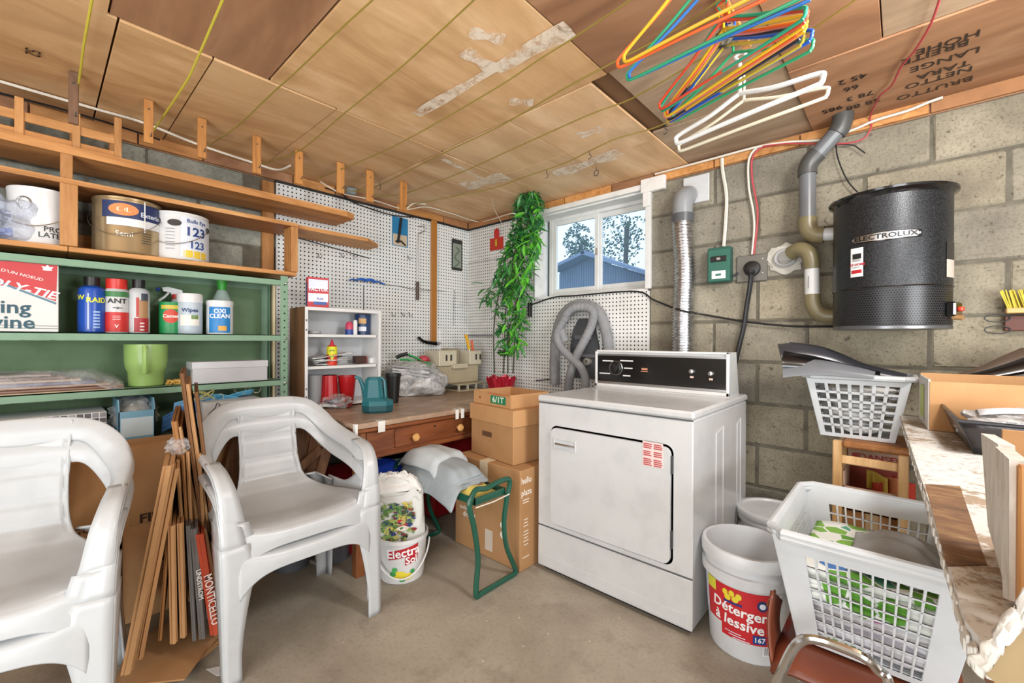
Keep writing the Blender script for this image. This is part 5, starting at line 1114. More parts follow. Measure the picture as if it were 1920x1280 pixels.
# ---------------------------------------------------------------- cartons by the dryer
cx0, cx1, cy0, cy1 = 1.02, 1.512, -1.005, -.60; cz = .505
t = thing('moving_carton', (1.26, -.8, 0), 'tall brown carton with white print, standing on the floor beside the dryer', 'box')
bx(t, 'carton_body', (cx0, cy0, .001), (cx1, cy1, cz), 'card', .003)
obj('tape', MB().bb((cx0+.20, cy0-.001, cz-.11), (cx0+.26, cy0, cz)).bb((cx0+.20, cy0, cz), (cx0+.26, cy1, cz+.001)), pr('#d9c9ac'), t)
obj('tape', MB().bb((cx0+.245, cy0-.001, .04), (cx0+.30, cy0, .15)), pr('#cdbfae'), t)
wt = pr('#eee6da'); g_ = lambda u, v: at(u, v, x=cx1)
text('hello', .045, at(987, 900, x=cx1), (0, 1, 0), Z, wt, t, bold=.02, sx=.9); text('plaza', .045, at(987, 922, x=cx1), (0, 1, 0), Z, wt, t, bold=.02, sx=.9)
for k, (v, w_) in enumerate(((936, .05), (941, .045), (973, .03), (979, .03), (985, .035), (995, .035), (1001, .04), (1007, .03), (1013, .04), (1020, .03), (1043, .05))):
    p = at(986, v, x=cx1); obj('print_line', MB().box((cx1+.0006, p.y, p.z), (.0006, w_, .004)), wt, t)
text('drive2', .04, at(880, 966, y=cy0), (1, 0, 0), Z, wt, t, bold=.03); text('Lorem' if False else 'packing', .03, at(872, 955, y=cy0)+Z*.012, (1, 0, 0), Z, wt, t)
for v in (985, 1003): p = at(943, v, y=cy0); obj('round_mark', MB().lathe([(.02, .0002), (.0195, .001)], (p.x, cy0, p.z), 20, 'y'), wt, t)
def boxr(t, name, c0, dx, L, Wd, z0, z1, mat, bev=.002):   # box from its near corner c0: L along -dx side, Wd away from the room
    dx = Vector((*dx, 0)).normalized(); dy = Vector((-dx.y, dx.x, 0)); c = Vector((c0[0], c0[1], 0))-dx*L/2+dy*Wd/2
    return obj(name, MB().box((c.x, c.y, (z0+z1)/2), (L, Wd, z1-z0), rz=math.atan2(dx.y, dx.x), bev=bev), mat, t)
zb = cz+.002; c0 = at(962, 873, z=zb); dxx = (.99, -.12); zt = hz(c0, 770); zl = hz(c0, 802)
t = thing('archive_box', c0, 'tan archive box with lid and hand hole on top of the tall carton', 'box')
boxr(t, 'box_body', c0, dxx, .37, .30, zb, zt-.006, 'card'); l0 = c0+Vector((.008, -.008, 0)); boxr(t, 'lid', l0, dxx, .386, .316, zl, zt, 'card2')
p = UL = None
dv = Vector((*dxx, 0)).normalized(); hc = c0-dv*.222; hzc = hz(hc, 797); hzc = (zb+zl)/2+.03
obj('hand_hole', MB().box(hc-Vector((-dv.y, dv.x, 0))*.0006+Z*(hzc-hc.z), (.085, .0012, .028), rz=math.atan2(dv.y, dv.x)), plain('#5c3f26', .8), t)
c1 = at(958, 767, z=zt+.001); t = thing('open_tray_box', c1, 'shallow open cardboard tray with green label reading 6/1T, topmost of the stack', 'box'); za_, zb_ = zt+.001, hz(c1, 741)
dy = Vector((-dv.y, dv.x, 0))
mb = MB(); th = .004; L, Wd = .33, .28; rz_ = math.atan2(dv.y, dv.x)
def wall(o, l, w_): mb.box(c1-dv*o[0]+dy*o[1]+Z*((zb_-za_)/2), (l, w_, zb_-za_), rz=rz_)
wall((L/2, 0), L, th); wall((L/2, Wd), L, th); wall((0, Wd/2), th, Wd); wall((L, Wd/2), th, Wd); mb.box(c1-dv*L/2+dy*Wd/2+Z*.003, (L, Wd, .004), rz=rz_)
obj('tray_body', mb, 'card2', t); f_ = c1-dy*.0022; mid = f_-dv*.105+Z*(zb_-za_)/2
box_face(t, mid, dv, .13, (zb_-za_)*.6, pr('#1f7a52'), 'label'); text('6/1T', (zb_-za_)*.6, mid, dv, Z, pr('#dfe8d4'), t, bold=.05, off=.002, sx=1.2); box_face(t, f_-dv*.10+Z*(zb_-za_)*.93, dv, .18, .004, pr('#b5502c'), 'red_stripe')
obj('emblem', MB().box(f_-dv*.27+Z*(zb_-za_)*.5, (.012, .0012, .012), rz=rz_), pr('#9c3a24'), t)
# ================================================================ clothes dryer
def dryer():
    x0, x1, y0, y1, H = 1.543, 2.314, -.905, -.13, .88; W = 'enamel'
    t = thing('clothes_dryer', ((x0+x1)/2, (y0+y1)/2, 0), 'white front-loading clothes dryer with black control panel', 'dryer')
    zs_ = .225
    obj('cabinet', MB().bb((x0+.004, y0+.006, .02), (x1-.004, y1, H-.035), bev=.006), W, t, smooth=True)
    obj('top_panel', MB().bb((x0-.002, y0-.006, H-.033), (x1+.003, y1, H), bev=.009), W, t, smooth=True)
    fr = obj('front_panel', MB().bb((x0+.002, y0, zs_+.003), (x1-.002, y0+.008, H-.04), bev=.004), W, t, smooth=True)
    kp = obj('kick_panel', MB().bb((x0+.002, y0, .022), (x1-.002, y0+.008, zs_-.003), bev=.004), W, t, smooth=True)
    obj('kick_crease', MB().bb((x0+.02, y0-.002, .03), (x1-.03, y0+.002, .085), bev=.003), W, kp)
    obj('plinth', MB().bb((x0+.02, y0+.03, 0), (x1-.02, y1-.02, .022)), M['black'], t)
    for z in (zs_, H-.037): obj('seam', MB().bb((x0+.003, y0+.0035, z-.003), (x1-.003, y0+.006, z+.003)), plain('#55575a', .6), t)
    # door
    a = at(1036, 801, y=y0); b = at(1258, 1055, y=y0); dx0, dx1 = a.x, b.x; dz1 = at(1036, 800, y=y0).z; dz0 = at(1150, 1020, y=y0).z
    dz0 = at(1036, 978, y=y0).z
    def rr(x0_, x1_, z0_, z1_, r, n=6):
        P = []
        for cx_, cz_, a0 in ((x1_-r, z1_-r, 0), (x0_+r, z1_-r, PI/2), (x0_+r, z0_+r, PI), (x1_-r, z0_+r, 3*PI/2)):
            for k in range(n+1): q = a0+k*PI/2/n; P.append((cx_+r*math.cos(q), cz_+r*math.sin(q)))
        return P
    gp = obj('door_gap', MB().prism(rr(dx0-.005, dx1+.005, dz0-.005, dz1+.005, .032), -.0012, (0, y0, 0), (1, 0, 0), (0, 0, 1)), plain('#4c4e50', .6), t)
    obj('door_gap_lip', MB().prism(rr(dx0-.0085, dx1+.0085, dz0-.0085, dz1+.0085, .035), -.0006, (0, y0, 0), (1, 0, 0), (0, 0, 1)), 'white', gp)
    dr = obj('door', MB().prism(rr(dx0, dx1, dz0, dz1, .03), -.014, (0, y0-.014, 0), (1, 0, 0), (0, 0, 1)), W, t)
    # recessed pull
    hx0, hz1 = at(1039, 818, y=y0-.014).x, at(1039, 820, y=y0-.014).z; hx1, hz0 = at(1080, 845, y=y0-.014).x, at(1080, 856, y=y0-.014).z
    dz_ = .052; hz0 = hz1-dz_
    mb = MB(); rect(mb, hx0, hx1, hz0, hz1, .005, y0-.018, y0-.013); obj('handle_surround', mb, W, dr)
    obj('handle_recess', MB().bb((hx0+.005, y0-.0148, hz0+.005), (hx1-.005, y0-.0138, hz1-.005)), plain('#c3c5c7', .3), dr); obj('handle', MB().bb((hx0+.008, y0-.024, hz0+.020), (hx1-.008, y0-.014, hz0+.030), bev=.003), 'chrome', dr)
    for v in (870, 1010):
        zz = at(1258, v, y=y0).z; obj('hinge', MB().bb((dx1+.001, y0-.010, zz-.035), (dx1+.008, y0, zz+.035)), 'dark', dr)
    # warning label
    q = lambda u, v: at(u, v, y=y0-.0145); l0, l1 = q(1205, 836), q(1243, 872); zc_ = (l0.z+l1.z)/2+.004; xm = (l0.x+l1.x)/2; w_ = l1.x-l0.x
    lb = obj('warning_label', MB().bb((l0.x, y0-.0150, zc_-.05), (l1.x, y0-.0143, zc_+.05)), pr('#e3c9c4'), dr)
    mb = MB(); random.seed(6)
    for c_ in (0, 1):
        for r_ in range(12):
            if r_ == 3 or r_ == 7: continue
            xa = l0.x+.004+c_*w_*.51; mb.bb((xa, y0-.0156, zc_+.046-.0078*(r_+1)), (xa+w_*random.uniform(.34, .43), y0-.0149, zc_+.046-.0078*r_-.003))
    obj('label_print', mb, pr('#b04848'), dr)
    # side embossing
    for ya, yb in ((-.62, -.52), (-.30, -.24)):
        mb = MB(); rect2 = [(ya, .05), (yb, .05), (yb, H-.11), (ya, H-.13)]
        mb.tube([(x1-.004, a_, b_) for a_, b_ in rect2], .004, 6, closed=True); obj('side_rib', mb, W, t)
    # console
    cy = -.36; zt_ = 1.10; xa, xb = x0+.005, x1-.022
    prof = [(cy-.008, H), (cy, H+.03), (cy+.002, zt_), (cy+.11, zt_), (cy+.16, H)]
    mb = MB(); mb.prism([(y, z) for y, z in prof], xb-xa, (xa, 0, 0), (0, 1, 0), (0, 0, 1)); cs = obj('console', mb, W, t)
    mb = MB(); f_ = cy-.010; z0_, z1_ = H+.035, zt_-.01
    mb.bb((xa, f_, z1_-.0), (xb, cy+.004, zt_), bev=.002).bb((xa, f_, H+.006), (xb, cy+.004, z0_-.012), bev=.002).bb((xa, f_, H+.006), (xa+.014, cy+.004, zt_), bev=.002).bb((xb-.014, f_, H+.006), (xb, cy+.004, zt_), bev=.002)
    obj('console_trim', mb, 'chrome' if False else 'white', cs)
    mb = MB(); mb.bb((xa+.014, cy-.006, z1_-.022), (xb-.014, cy, z1_-.012)).bb((xa+.014, cy-.006, z0_-.01), (xb-.014, cy, z0_+.002)); obj('silver_strip', mb, 'steel', cs)
    obj('control_glass', MB().bb((xa+.014, cy-.004, z0_+.002), (xb-.014, cy+.001, z1_-.022)), 'blackg', cs)
    kc = at(1154, 688, y=cy-.01); kz = (z0_+z1_)/2-.005
    obj('dial_ring', MB().lathe([(.040, 0), (.040, -.003), (.001, -.003)], (kc.x, cy-.004, kz), 28, 'y') if False else MB().tube([(kc.x+.040*math.cos(k*PI/14), cy-.006, kz+.040*math.sin(k*PI/14)) for k in range(28)], .0025, 6, closed=True), 'steel', cs)
    d = obj('timer_dial', MB().lathe([(.034, .004), (.034, .010), (.026, .013), (.024, .034), (.004, .036)], (kc.x, cy, kz), 24, 'y'), M['black'], cs, smooth=True)
    mb = MB()
    for u0, u1, v in ((1130, 1150, 676), (1163, 1187, 676), (1170, 1186, 690), (1124, 1144, 699), (1168, 1182, 704)):
        p, q_ = at(u0, v, y=cy-.0045), at(u1, v, y=cy-.0045); mb.bb((p.x, cy-.0052, p.z-.003), (q_.x, cy-.004, p.z+.004))
    obj('dial_print', mb, pr('#d8d8d8'), cs)
    for u, v in ((1297, 696), (1333, 700)): p = at(u, v, y=cy-.005); obj('push_knob', MB().lathe([(.012, .004), (.011, .018), (.004, .02)], (p.x, cy, p.z), 16, 'y'), 'steel', cs, smooth=True); obj('knob_print', MB().bb((p.x-.009, cy-.005, p.z-.034), (p.x+.009, cy-.004, p.z-.024)), pr('#d0b8a8'), cs)
    p = at(1208, 692, y=cy-.005); obj('name_print', MB().bb((p.x-.016, cy-.005, p.z-.004), (p.x+.018, cy-.004, p.z+.006)), pr('#c98a6c'), cs); obj('name_line', MB().bb((p.x-.02, cy-.005, p.z-.014), (p.x+.02, cy-.004, p.z-.011)), pr('#c98a6c'), cs)
    obj('lint_lid', MB().bb((x0+.06, cy-.14, H), (x0+.30, cy-.05, H+.002), bev=.001), W, t); obj('top_label', MB().bb((x1-.30, cy-.14, H), (x1-.08, cy-.05, H+.001)), W, t)
dryer()
# foil vent duct
def duct():
    c = Vector((1.955, -.068, 0)); t = thing('vent_duct', (1.955, -.068, .6), 'silver corrugated foil dryer vent duct going up the block wall', 'duct')
    ztop = at(1275, 402, y=-.08).z; z0 = .60; n = int((ztop-z0)/.0185); prof = []
    for k in range(n): z = z0+(ztop-z0)*k/n; prof += [(.054, z), (.060, z+.004), (.060, z+.0085), (.054, z+.0125)]
    mb = MB(); mb.lathe(prof, (0, 0, 0), 24)
    for v in mb.b.verts: v.co.x += 1.955+.006*math.sin(v.co.z*5.5)+.003*math.sin(v.co.z*13); v.co.y += -.066-.004*math.sin(v.co.z*7)
    obj('foil_hose', mb, 'alu', t, smooth=True)
    gp = plain('#8e9092', .35)
    obj('clamp_band', MB().lathe([(.060, ztop-.05), (.063, ztop-.048), (.063, ztop+.0), (.058, ztop+.002)], (1.95, -.066, 0), 24), plain('#55575a', .35), t, smooth=True); obj('clamp_screw', MB().box((1.90, -.09, ztop-.02), (.012, .014, .035), bev=.003), 'dark', t)
    pts = [Vector((1.95, -.066, ztop)), Vector((1.95, -.066, ztop+.05)), Vector((1.952, -.062, ztop+.085)), Vector((1.957, -.045, ztop+.112)), Vector((1.965, -.015, ztop+.12))]
    obj('elbow', MB().tube(spline(pts, 14), .056, 20), gp, t, smooth=True)
    z_ = at(1298, 357, y=0).z; obj('wall_plate', MB().box((2.005, -.006, z_), (.15, .01, .16), bev=.004), plain('#c9cacb', .5), t)
duct()
# switch box, outlet, cords
def swbox():
    a = at(1326, 533, y=-.06); b = at(1369, 461, y=-.06); t = thing('switch_box', ((a.x+b.x)/2, -.03, a.z), 'green metal electrical switch box on the block wall', 'switch box')
    m_ = plain('#24564a', .4); x0, x1 = a.x, b.x; z0, z1 = hz((x0, -.06), 530), hz((x0, -.06), 466)
    obj('box', MB().bb((x0, -.058, z0), (x1, .0, z1), bev=.004), m_, t); obj('cover', MB().bb((x0+.004, -.062, z0+.004), (x1-.004, -.058, z1-.012), bev=.002), plain('#2c6354', .4), t)
    zm = z0+(z1-z0)*.66; obj('switch_strip', MB().bb((x0+.018, -.066, zm-.016), (x1-.018, -.0615, zm+.016), bev=.002), M['black'], t); obj('toggle', MB().bb(((x0+x1)/2-.01, -.072, zm-.009), ((x0+x1)/2+.012, -.066, zm+.009), bev=.003), 'steel', t)
    obj('label', MB().bb((x0+.025, -.0632, z0+.018), (x1-.022, -.0622, z0+.062)), pr('#e0e2e0'), t); obj('label_print', MB().bb((x0+.045, -.0638, z0+.034), (x1-.045, -.0631, z0+.046)), pr('#3a6a5c'), t)
swbox()
def outlet():
    a = at(1382, 529, y=-.0); b = at(1440, 476, y=0); t = thing('outlet_plate', ((a.x+b.x)/2, -.01, a.z), 'grey metal outlet plate on the block wall beside the switch box', 'outlet')
    zc_ = at(1411, 503, y=0).z; obj('plate', MB().box(((a.x+b.x)/2, -.006, zc_), (b.x-a.x, .01, .145), bev=.003), plain('#77736c', .45, .5), t)
    for k in range(2): obj('screw', MB().lathe([(.005, 0), (.003, .004)], (b.x-.022, -.010, zc_+(.045, -.03)[k]), 10, 'y'), 'steel', t)
    obj('link_pipe', MB().tube([at(1366, 522, y=-.02), at(1384, 512, y=-.02)], .006, 8), 'dark', t)
    p = at(1409, 503, y=-.03); t = thing('power_cord', (p.x, -.02, p.z-.6), 'thick black power cord with round plug running down behind the dryer', 'cord')
    obj('plug', MB().lathe([(.040, .012), (.042, .02), (.038, .04), (.02, .045)], (p.x, 0, p.z), 24, 'y'), M['black'], t, smooth=True)
    pts = [at(1408, 508, y=-.045), at(1407, 530, y=-.05), at(1400, 575, y=-.03), at(1395, 610, y=-.03), at(1387, 645, y=-.03), at(1379, 680, y=-.05), at(1372, 720, y=-.08)]
    obj('cord', MB().tube(spline(pts, 40), .013, 10, rf=lambda u: .020 if u < .06 else .012), 'bcable', t, smooth=True)
    t = thing('cord_loop', at(1385, 790, y=-.10), 'black cord loop coming out behind the dryer at its right corner', 'cord')
    obj('cord', MB().tube(spline([at(1374, 735, y=-.10), at(1388, 752, y=-.10), at(1396, 768, y=-.08), at(1393, 783, y=-.08), at(1380, 793, y=-.10), at(1370, 795, y=-.12)], 30), .009, 8), 'bcable', t, smooth=True)
outlet()
t = thing('black_cable', at(1200, 555, y=-.03), 'thin black cable running under the window and along the block wall to the canister', 'cable')
obj('cable', MB().tube(spline([at(u, v, y=-.022) for u, v in ((990, 573), (1005, 568), (1040, 557), (1080, 554), (1190, 546), (1225, 562), (1262, 577))]+[at(1268, 579, y=-.135), at(1290, 585, y=-.135)]+[at(u, v, y=-.024) for u, v in ((1310, 588), (1400, 603), (1480, 611), (1545, 612), (1600, 612))], 80), .0055, 6), 'bcable', t, smooth=True)
obj('bracket', MB().bb((.745, -.05, 1.34), (.765, -.012, 1.45), bev=.002), M['black'], t)
# ---------------------------------------------------------------- vacuum hose hung on the pegboard
def hose():
    m_ = plain('#8d8e90', .75, name='grey_hose_sock', mott=.12); X0 = at(1090, 640, y=-.07)
    t = thing('vacuum_hose', (X0.x, -.06, X0.z-.3), 'grey fabric-covered vacuum hose looped over a hanger on the pegboard', 'hose')
    pth = [(1040, 720), (1040, 670), (1045, 620), (1060, 585), (1090, 570), (1122, 585), (1137, 625), (1141, 660), (1142, 690)]
    A = spline([at(u, v, y=-.055) for u, v in pth], 60)
    pth2 = [(1060, 640), (1052, 610), (1068, 582), (1092, 575), (1112, 583), (1110, 606), (1100, 630), (1082, 665), (1070, 700), (1065, 735)]
    B = spline([at(u, v, y=-.13-.02*math.sin(i)) for i, (u, v) in enumerate(pth2)], 60)
    pth3 = [(1062, 592), (1045, 625), (1050, 648), (1068, 668), (1090, 690), (1098, 715), (1095, 740)]
    Cc = spline([at(u, v, y=-.16) for u, v in pth3], 50)
    rb = lambda r: (lambda u: r*(1+.025*math.sin(u*190)))
    obj('hose', MB().tube(spline([tuple(p) for p in A], 200), .036, 12, rf=rb(.037)), m_, t, smooth=True); obj('hose', MB().tube(spline([tuple(p) for p in B], 180), .030, 12, rf=rb(.030)), m_, t, smooth=True); obj('hose', MB().tube(spline([tuple(p) for p in Cc], 150), .028, 12, rf=rb(.028)), m_, t, smooth=True)
    hk = plain('#6a6b6e', .5); c = at(1092, 650, y=-.03)
    obj('hose_hanger', MB().prism([(-.09, -.22), (.12, -.22), (.13, .0), (.09, .16), (.03, .20), (-.03, .20), (-.08, .12), (-.10, 0)], .03, (c.x, -.004, c.z), (1, 0, 0), (0, 0, 1)), plain('#4c4d50', .6), t)
    obj('hanger_bar', MB().bb((c.x-.10, -.05, c.z-.075), (c.x+.14, -.03, c.z-.05), bev=.004).bb((c.x-.06, -.05, c.z+.05), (c.x+.08, -.035, c.z+.085), bev=.006), hk, t)
    q = at(1100, 678, y=-.06); obj('end_fitting', MB().lathe([(.026, 0), (.026, .03), (.012, .032), (.012, .01), (.001, .01)], (q.x, -.035, q.z), 18, 'y'), plain('#a09a90', .4), t, smooth=True)
    obj('cord', MB().tube([at(1005, 713, y=-.02), at(1035, 711, y=-.03), at(1045, 715, y=-.03)], .004, 6), 'bcable', t)
hose()
# ---------------------------------------------------------------- central vacuum canister
def canister():
    x, y = 2.868, -.205; r = .19; z0, z1 = 1.205, 1.752
    t = thing('vacuum_canister', (x, y, z0), 'black hammered-finish vacuum canister lettered ELECTROLUX on the block wall', 'vacuum'); c = Vector((x, y, 0))
    zm = 1.372
    obj('canister_body', MB().lathe([(r, zm), (r, z1-.02)], (x, y, 0), 56), 'hammer', t, smooth=True)
    obj('top_rim', MB().lathe([(r, z1-.022), (r+.006, z1-.012), (r+.017, z1-.004), (r+.018, z1+.004), (r+.008, z1+.008), (r-.01, z1+.004), (.02, z1-.006)], (x, y, 0), 56), M['blackg'], t, smooth=True)
    mt = NT('perforated_black_metal', .35, .3); v = mt.obj((1, 1, 1)); sp = mt.n('ShaderNodeSeparateXYZ'); mt.l(v, sp.inputs[0])
    an = mt.math('MULTIPLY', mt.math('ARCTAN2', sp.outputs[1], sp.outputs[0]), 64/PI); zz = mt.math('MULTIPLY', sp.outputs[2], 110)
    fl = mt.math('MULTIPLY', mt.math('FLOOR', zz), .5); fa = mt.math('SUBTRACT', mt.math('FRACT', mt.math('ADD', an, fl)), .5); fb = mt.math('SUBTRACT', mt.math('FRACT', zz), .5)
    d = mt.math('SQRT', mt.math('ADD', mt.math('MULTIPLY', fa, fa), mt.math('MULTIPLY', fb, fb))); k = mt.math('LESS_THAN', d, .3)
    mt.col(mt.mix(k, '#303032', '#030303')).bump(mt.math('SUBTRACT', 1.0, k), 1.0, .003)
    obj('motor_guard', MB().lathe([(r-.003, z0+.014), (r-.001, z0+.02), (r-.001, zm-.006), (r, zm)], (x, y, 0), 56), mt.m, t, smooth=True)
    obj('base_ring', MB().lathe([(r-.02, z0), (r, z0+.002), (r+.001, z0+.012), (r-.003, z0+.016)], (x, y, 0), 56), plain('#77797c', .3, .7), t, smooth=True); obj('band', MB().tube([(x+(r+.001)*math.cos(k*PI/28), y+(r+.001)*math.sin(k*PI/28), zm) for k in range(56)], .003, 6, closed=True), M['blackg'], t)
    a = angc(c)
    # badge: tapered strip following the drum
    zb_ = hz((x, y-r), 441)
    ob = obj('badge', MB().grid(lambda u, v: (x+(r+.004)*math.cos(a-.64+1.12*u), y+(r+.004)*math.sin(a-.64+1.12*u), zb_+(v-.5)*.030*(1 if .03 < u < .97 else .35)*(1-.25*abs(2*u-1))), 40, 3), 'steel', t, smooth=True)
    obj('badge_back', MB().grid(lambda u, v: (x+(r+.002)*math.cos(a-.66+1.16*u), y+(r+.002)*math.sin(a-.66+1.16*u), zb_+(v-.5)*.038*(1-.25*abs(2*u-1))), 40, 3), M['blackg'], t)
    dd = hv(a-.08); text('ELECTROLUX', .026, c+dd*r+Z*zb_, side(dd), Z, pr('#101010'), t, bold=.05, sx=1.22, cyl=((x, y), r), off=.0055, name='badge_lettering')
    def lab(u, v0, v1, w_, m_, nm='label', off=.002, dz=0):
        q = at(u, (v0+v1)/2, y=y-r*.8); aa = a+math.asin(max(-1, min(1, (u-1673)/113.0)))
        za_, zb2 = hz(c+hv(aa)*r, v1), hz(c+hv(aa)*r, v0); obj(nm, patch(MB(), c, r, aa-w_, aa+w_, za_, zb2, off), m_, t); return aa, za_, zb2
    aa, za_, zb2 = lab(1614, 465, 519, .125, pr('#e6e6e6')); h_ = zb2-za_
    obj('label_picture', patch(MB(), c, r, aa-.08, aa+.09, za_+h_*.62, za_+h_*.8, .003), pr('#222222'), t); dd = hv(aa+.01); text('AT-HOME', .013, c+dd*r+Z*(za_+h_*.42), side(dd), Z, pr('#b02028'), t, bold=.05, cyl=((x, y), r), off=.003)
    obj('label_stripe', patch(MB(), c, r, aa-.10, aa+.10, za_+h_*.12, za_+h_*.24, .003), pr('#b8242c'), t)
    for k in (.54, .58, .32): obj('print_line', patch(MB(), c, r, aa-.08, aa+.08, za_+h_*k, za_+h_*(k+.015), .003), pr('#555555'), t)
    aa = a+1.18; za_, zb2 = hz(c+hv(aa)*r, 520), hz(c+hv(aa)*r, 453)
    obj('label', patch(MB(), c, r, aa-.16, aa+.2, za_, (za_+zb2)/2, .002), pr('#b9ada2'), t); obj('label', patch(MB(), c, r, aa-.16, aa+.2, (za_+zb2)/2, zb2, .002), pr('#2c2826'), t)
    aa = a+1.15; p = c+hv(aa)*(r+.002)+Z*(z0+.075)
    obj('switch_plate', MB().box(p+hv(aa)*.01, (.03, .06, .055), rz=aa, bev=.006), M['blackg'], t); obj('red_switch', MB().box(p+hv(aa)*.03, (.016, .022, .018), rz=aa, bev=.004), plain('#c23a20', .4), t)
    obj('brass_plug', MB().tube([p+hv(aa)*.012-Z*.03+side(hv(aa))*-.012, p+hv(aa)*.04-Z*.034+side(hv(aa))*-.012], .010, 10), plain('#c9a070', .3, .6), t)
    obj('bracket', MB().bb((x-.10, y+r-.03, z0+.1), (x+.10, -.001, z1-.1), bev=.003), 'dark', t)
canister()
def pipes():
    gp, ol, wh = plain('#6b6d70', .35), plain('#7a7052', .35), plain('#d6d6d4', .35); y = -.11
    t = thing('exhaust_pipe', at(1513, 440, y=y), 'grey plastic pipe bending down from the ceiling into the canister', 'pipe')
    q = lambda u, v, yy=y: at(u, v, y=yy)
    r = 13.5*mpp(q(1513, 360))
    obj('pipe', MB().tube([q(1572, 244), q(1524, 298)], r, 20), gp, t, smooth=True); obj('pipe', MB().tube([q(1514, 312), q(1514, 415)], r, 20), gp, t, smooth=True)
    dk = plain('#4c4c4a', .4)
    obj('elbow', MB().tube(spline([q(1581, 212), q(1580, 225), q(1575, 240), q(1568, 250)], 10), r*1.18, 20), dk, t, smooth=True); obj('elbow', MB().tube(spline([q(1534, 287), q(1520, 302), q(1514, 316), q(1514, 328)], 10), r*1.15, 20), dk, t, smooth=True)
    obj('elbow', MB().tube(spline([q(1514, 408), q(1514, 422), q(1519, 434), q(1532, 440), q(1545, 440)], 12), r*1.15, 20), ol, t, smooth=True); obj('coupling', MB().tube([q(1540, 440), q(1570, 438)], r*.85, 18), wh, t, smooth=True)
    t = thing('intake_pipe', q(1522, 560), 'olive and white plastic pipe curving from the plastered wall hole into the canister', 'pipe'); r2 = 12*mpp(q(1520, 530))
    obj('pipe', MB().tube([q(1468, 484, -.002), q(1486, 474, -.07)], r2*.95, 18), wh, t, smooth=True)
    obj('elbow', MB().tube(spline([q(1484, 475, -.07), q(1500, 467, -.10), q(1515, 474), q(1521, 490), q(1522, 504)], 14), r2*1.15, 20), ol, t, smooth=True)
    obj('pipe', MB().tube([q(1522, 500), q(1523, 560)], r2, 20), wh, t, smooth=True); obj('pipe_print', MB().box(q(1518, 530)+Vector((0, -r2-.0005, 0)), (.004, .001, .06)), pr('#8a8a8a'), t)
    obj('elbow', MB().tube(spline([q(1523, 552), q(1524, 568), q(1532, 584), q(1548, 592), q(1575, 592)], 14), r2*1.12, 20), ol, t, smooth=True)
    t = thing('plaster_patch', q(1476, 482, 0), 'rough white plaster ring round the hole in the block wall', 'plaster')
    c = at(1474, 484, y=-.004); mb = MB(); mb.blob((c.x, -.006, c.z), (.085, .016, .075), 3, .3, 2.5, 3); obj('plaster', mb, plain('#c9c5bb', .9), t, smooth=True); obj('collar', MB().tube([(c.x+.045*math.cos(k*PI/10), -.026, c.z+.04*math.sin(k*PI/10)) for k in range(20)], .010, 8, closed=True), plain('#a8a8a6', .5), t, smooth=True)
pipes()
# ================================================================ cleats, clothes lines and cables under the ceiling
CL = [(138, 135, 232, 'dark'), (279, 187, 268, ''), (379, 222, 296, ''), (482, 255, 325, ''), (561, 283, 345, ''), (639, 305, 362, ''), (694, 320, 378, ''), (757, 341, 395, '')]
names_ = ['dark brown', 'first pine', 'second pine', 'third pine', 'fourth pine', 'fifth pine', 'sixth pine', 'last pine']
for k, (u, v0, v1, dk) in enumerate(CL):
    p = at(u, v0, z=2.203); zb = hz(p, v1); w_ = 7*mpp(p)
    lab = 'dark brown wooden cleat hanging from the ceiling over the slatted crate' if dk else '%s wooden cleat from the left in the row below the ceiling' % names_[k][:]
    t = thing('wooden_cleat', (p.x, p.y, zb), lab, 'cleat', 'wooden cleats along the left wall')
    obj('batten', MB().bb((p.x-.012, p.y-w_, zb), (p.x+.004, p.y+w_, 2.203), bev=.002), M['cleatdark'] if dk else M['cleat'], t)
    obj('screw', MB().lathe([(.004, .004), (.003, .006)], (p.x, p.y, zb+(2.203-zb)*.78), 8, 'x'), 'dark', t)
    obj('hook', MB().tube([(p.x+.004, p.y+w_*.4, zb+.03), (p.x+.02, p.y+w_*.4, zb+.03), (p.x+.026, p.y+w_*.4, zb+.04)], .0022, 6), 'dark', t)
LN = [([(176, -20), (158, 80), (150, 140), (139, 212)], 1, 'bright yellow clothes line running from the dark cleat, leftmost'), ([(424, -15), (370, 110), (345, 160), (283, 252)], 1, 'bright yellow clothes line, second from the left'),
      ([(715, -15), (640, 53), (560, 130), (510, 175), (440, 240), (379, 280)], 0, 'dull yellow clothes line, third from the left'),
      ([(905, -15), (770, 110), (720, 152), (640, 217), (560, 283), (490, 307)], 0, 'dull yellow clothes line, fourth from the left'),
      ([(1200, -12), (1080, 68), (1010, 112), (930, 165), (780, 252), (700, 292), (600, 333)], 0, 'long yellow clothes line passing the pale ceiling streak'),
      ([(1370, -15), (1280, 48), (1140, 122), (1060, 165), (940, 235), (835, 285), (700, 352), (645, 358)], 0, 'long yellow clothes line next to the pale streak, towards the window'),
      ([(1490, 5), (1340, 95), (1190, 182), (1100, 217), (960, 280), (860, 325), (760, 362), (698, 368)], 0, 'dark yellow clothes line second nearest the window'),
      ([(1560, 30), (1400, 140), (1245, 232), (1150, 262), (1060, 305), (985, 331), (930, 351), (860, 366), (762, 386)], 0, 'dark yellow clothes line nearest the window')]
for pts, br, lab in LN:
    P3 = [at(u, v, z=2.165) for u, v in pts]; P3 = [P3[0]+(P3[0]-P3[1]).normalized()*1.3]+P3; t = thing('clothes_line', P3[len(P3)//2], lab, 'clothes line', 'clothes lines under the ceiling')
    obj('cord', MB().tube(spline(P3, 60), .0038 if br else .0030, 6), 'rope2' if br else 'rope', t, smooth=True)
    e = P3[-1]; obj('end_knot', MB().blob(e, (.008, .008, .008), 1, .3, 3, 1), 'rope2' if br else 'rope', t)
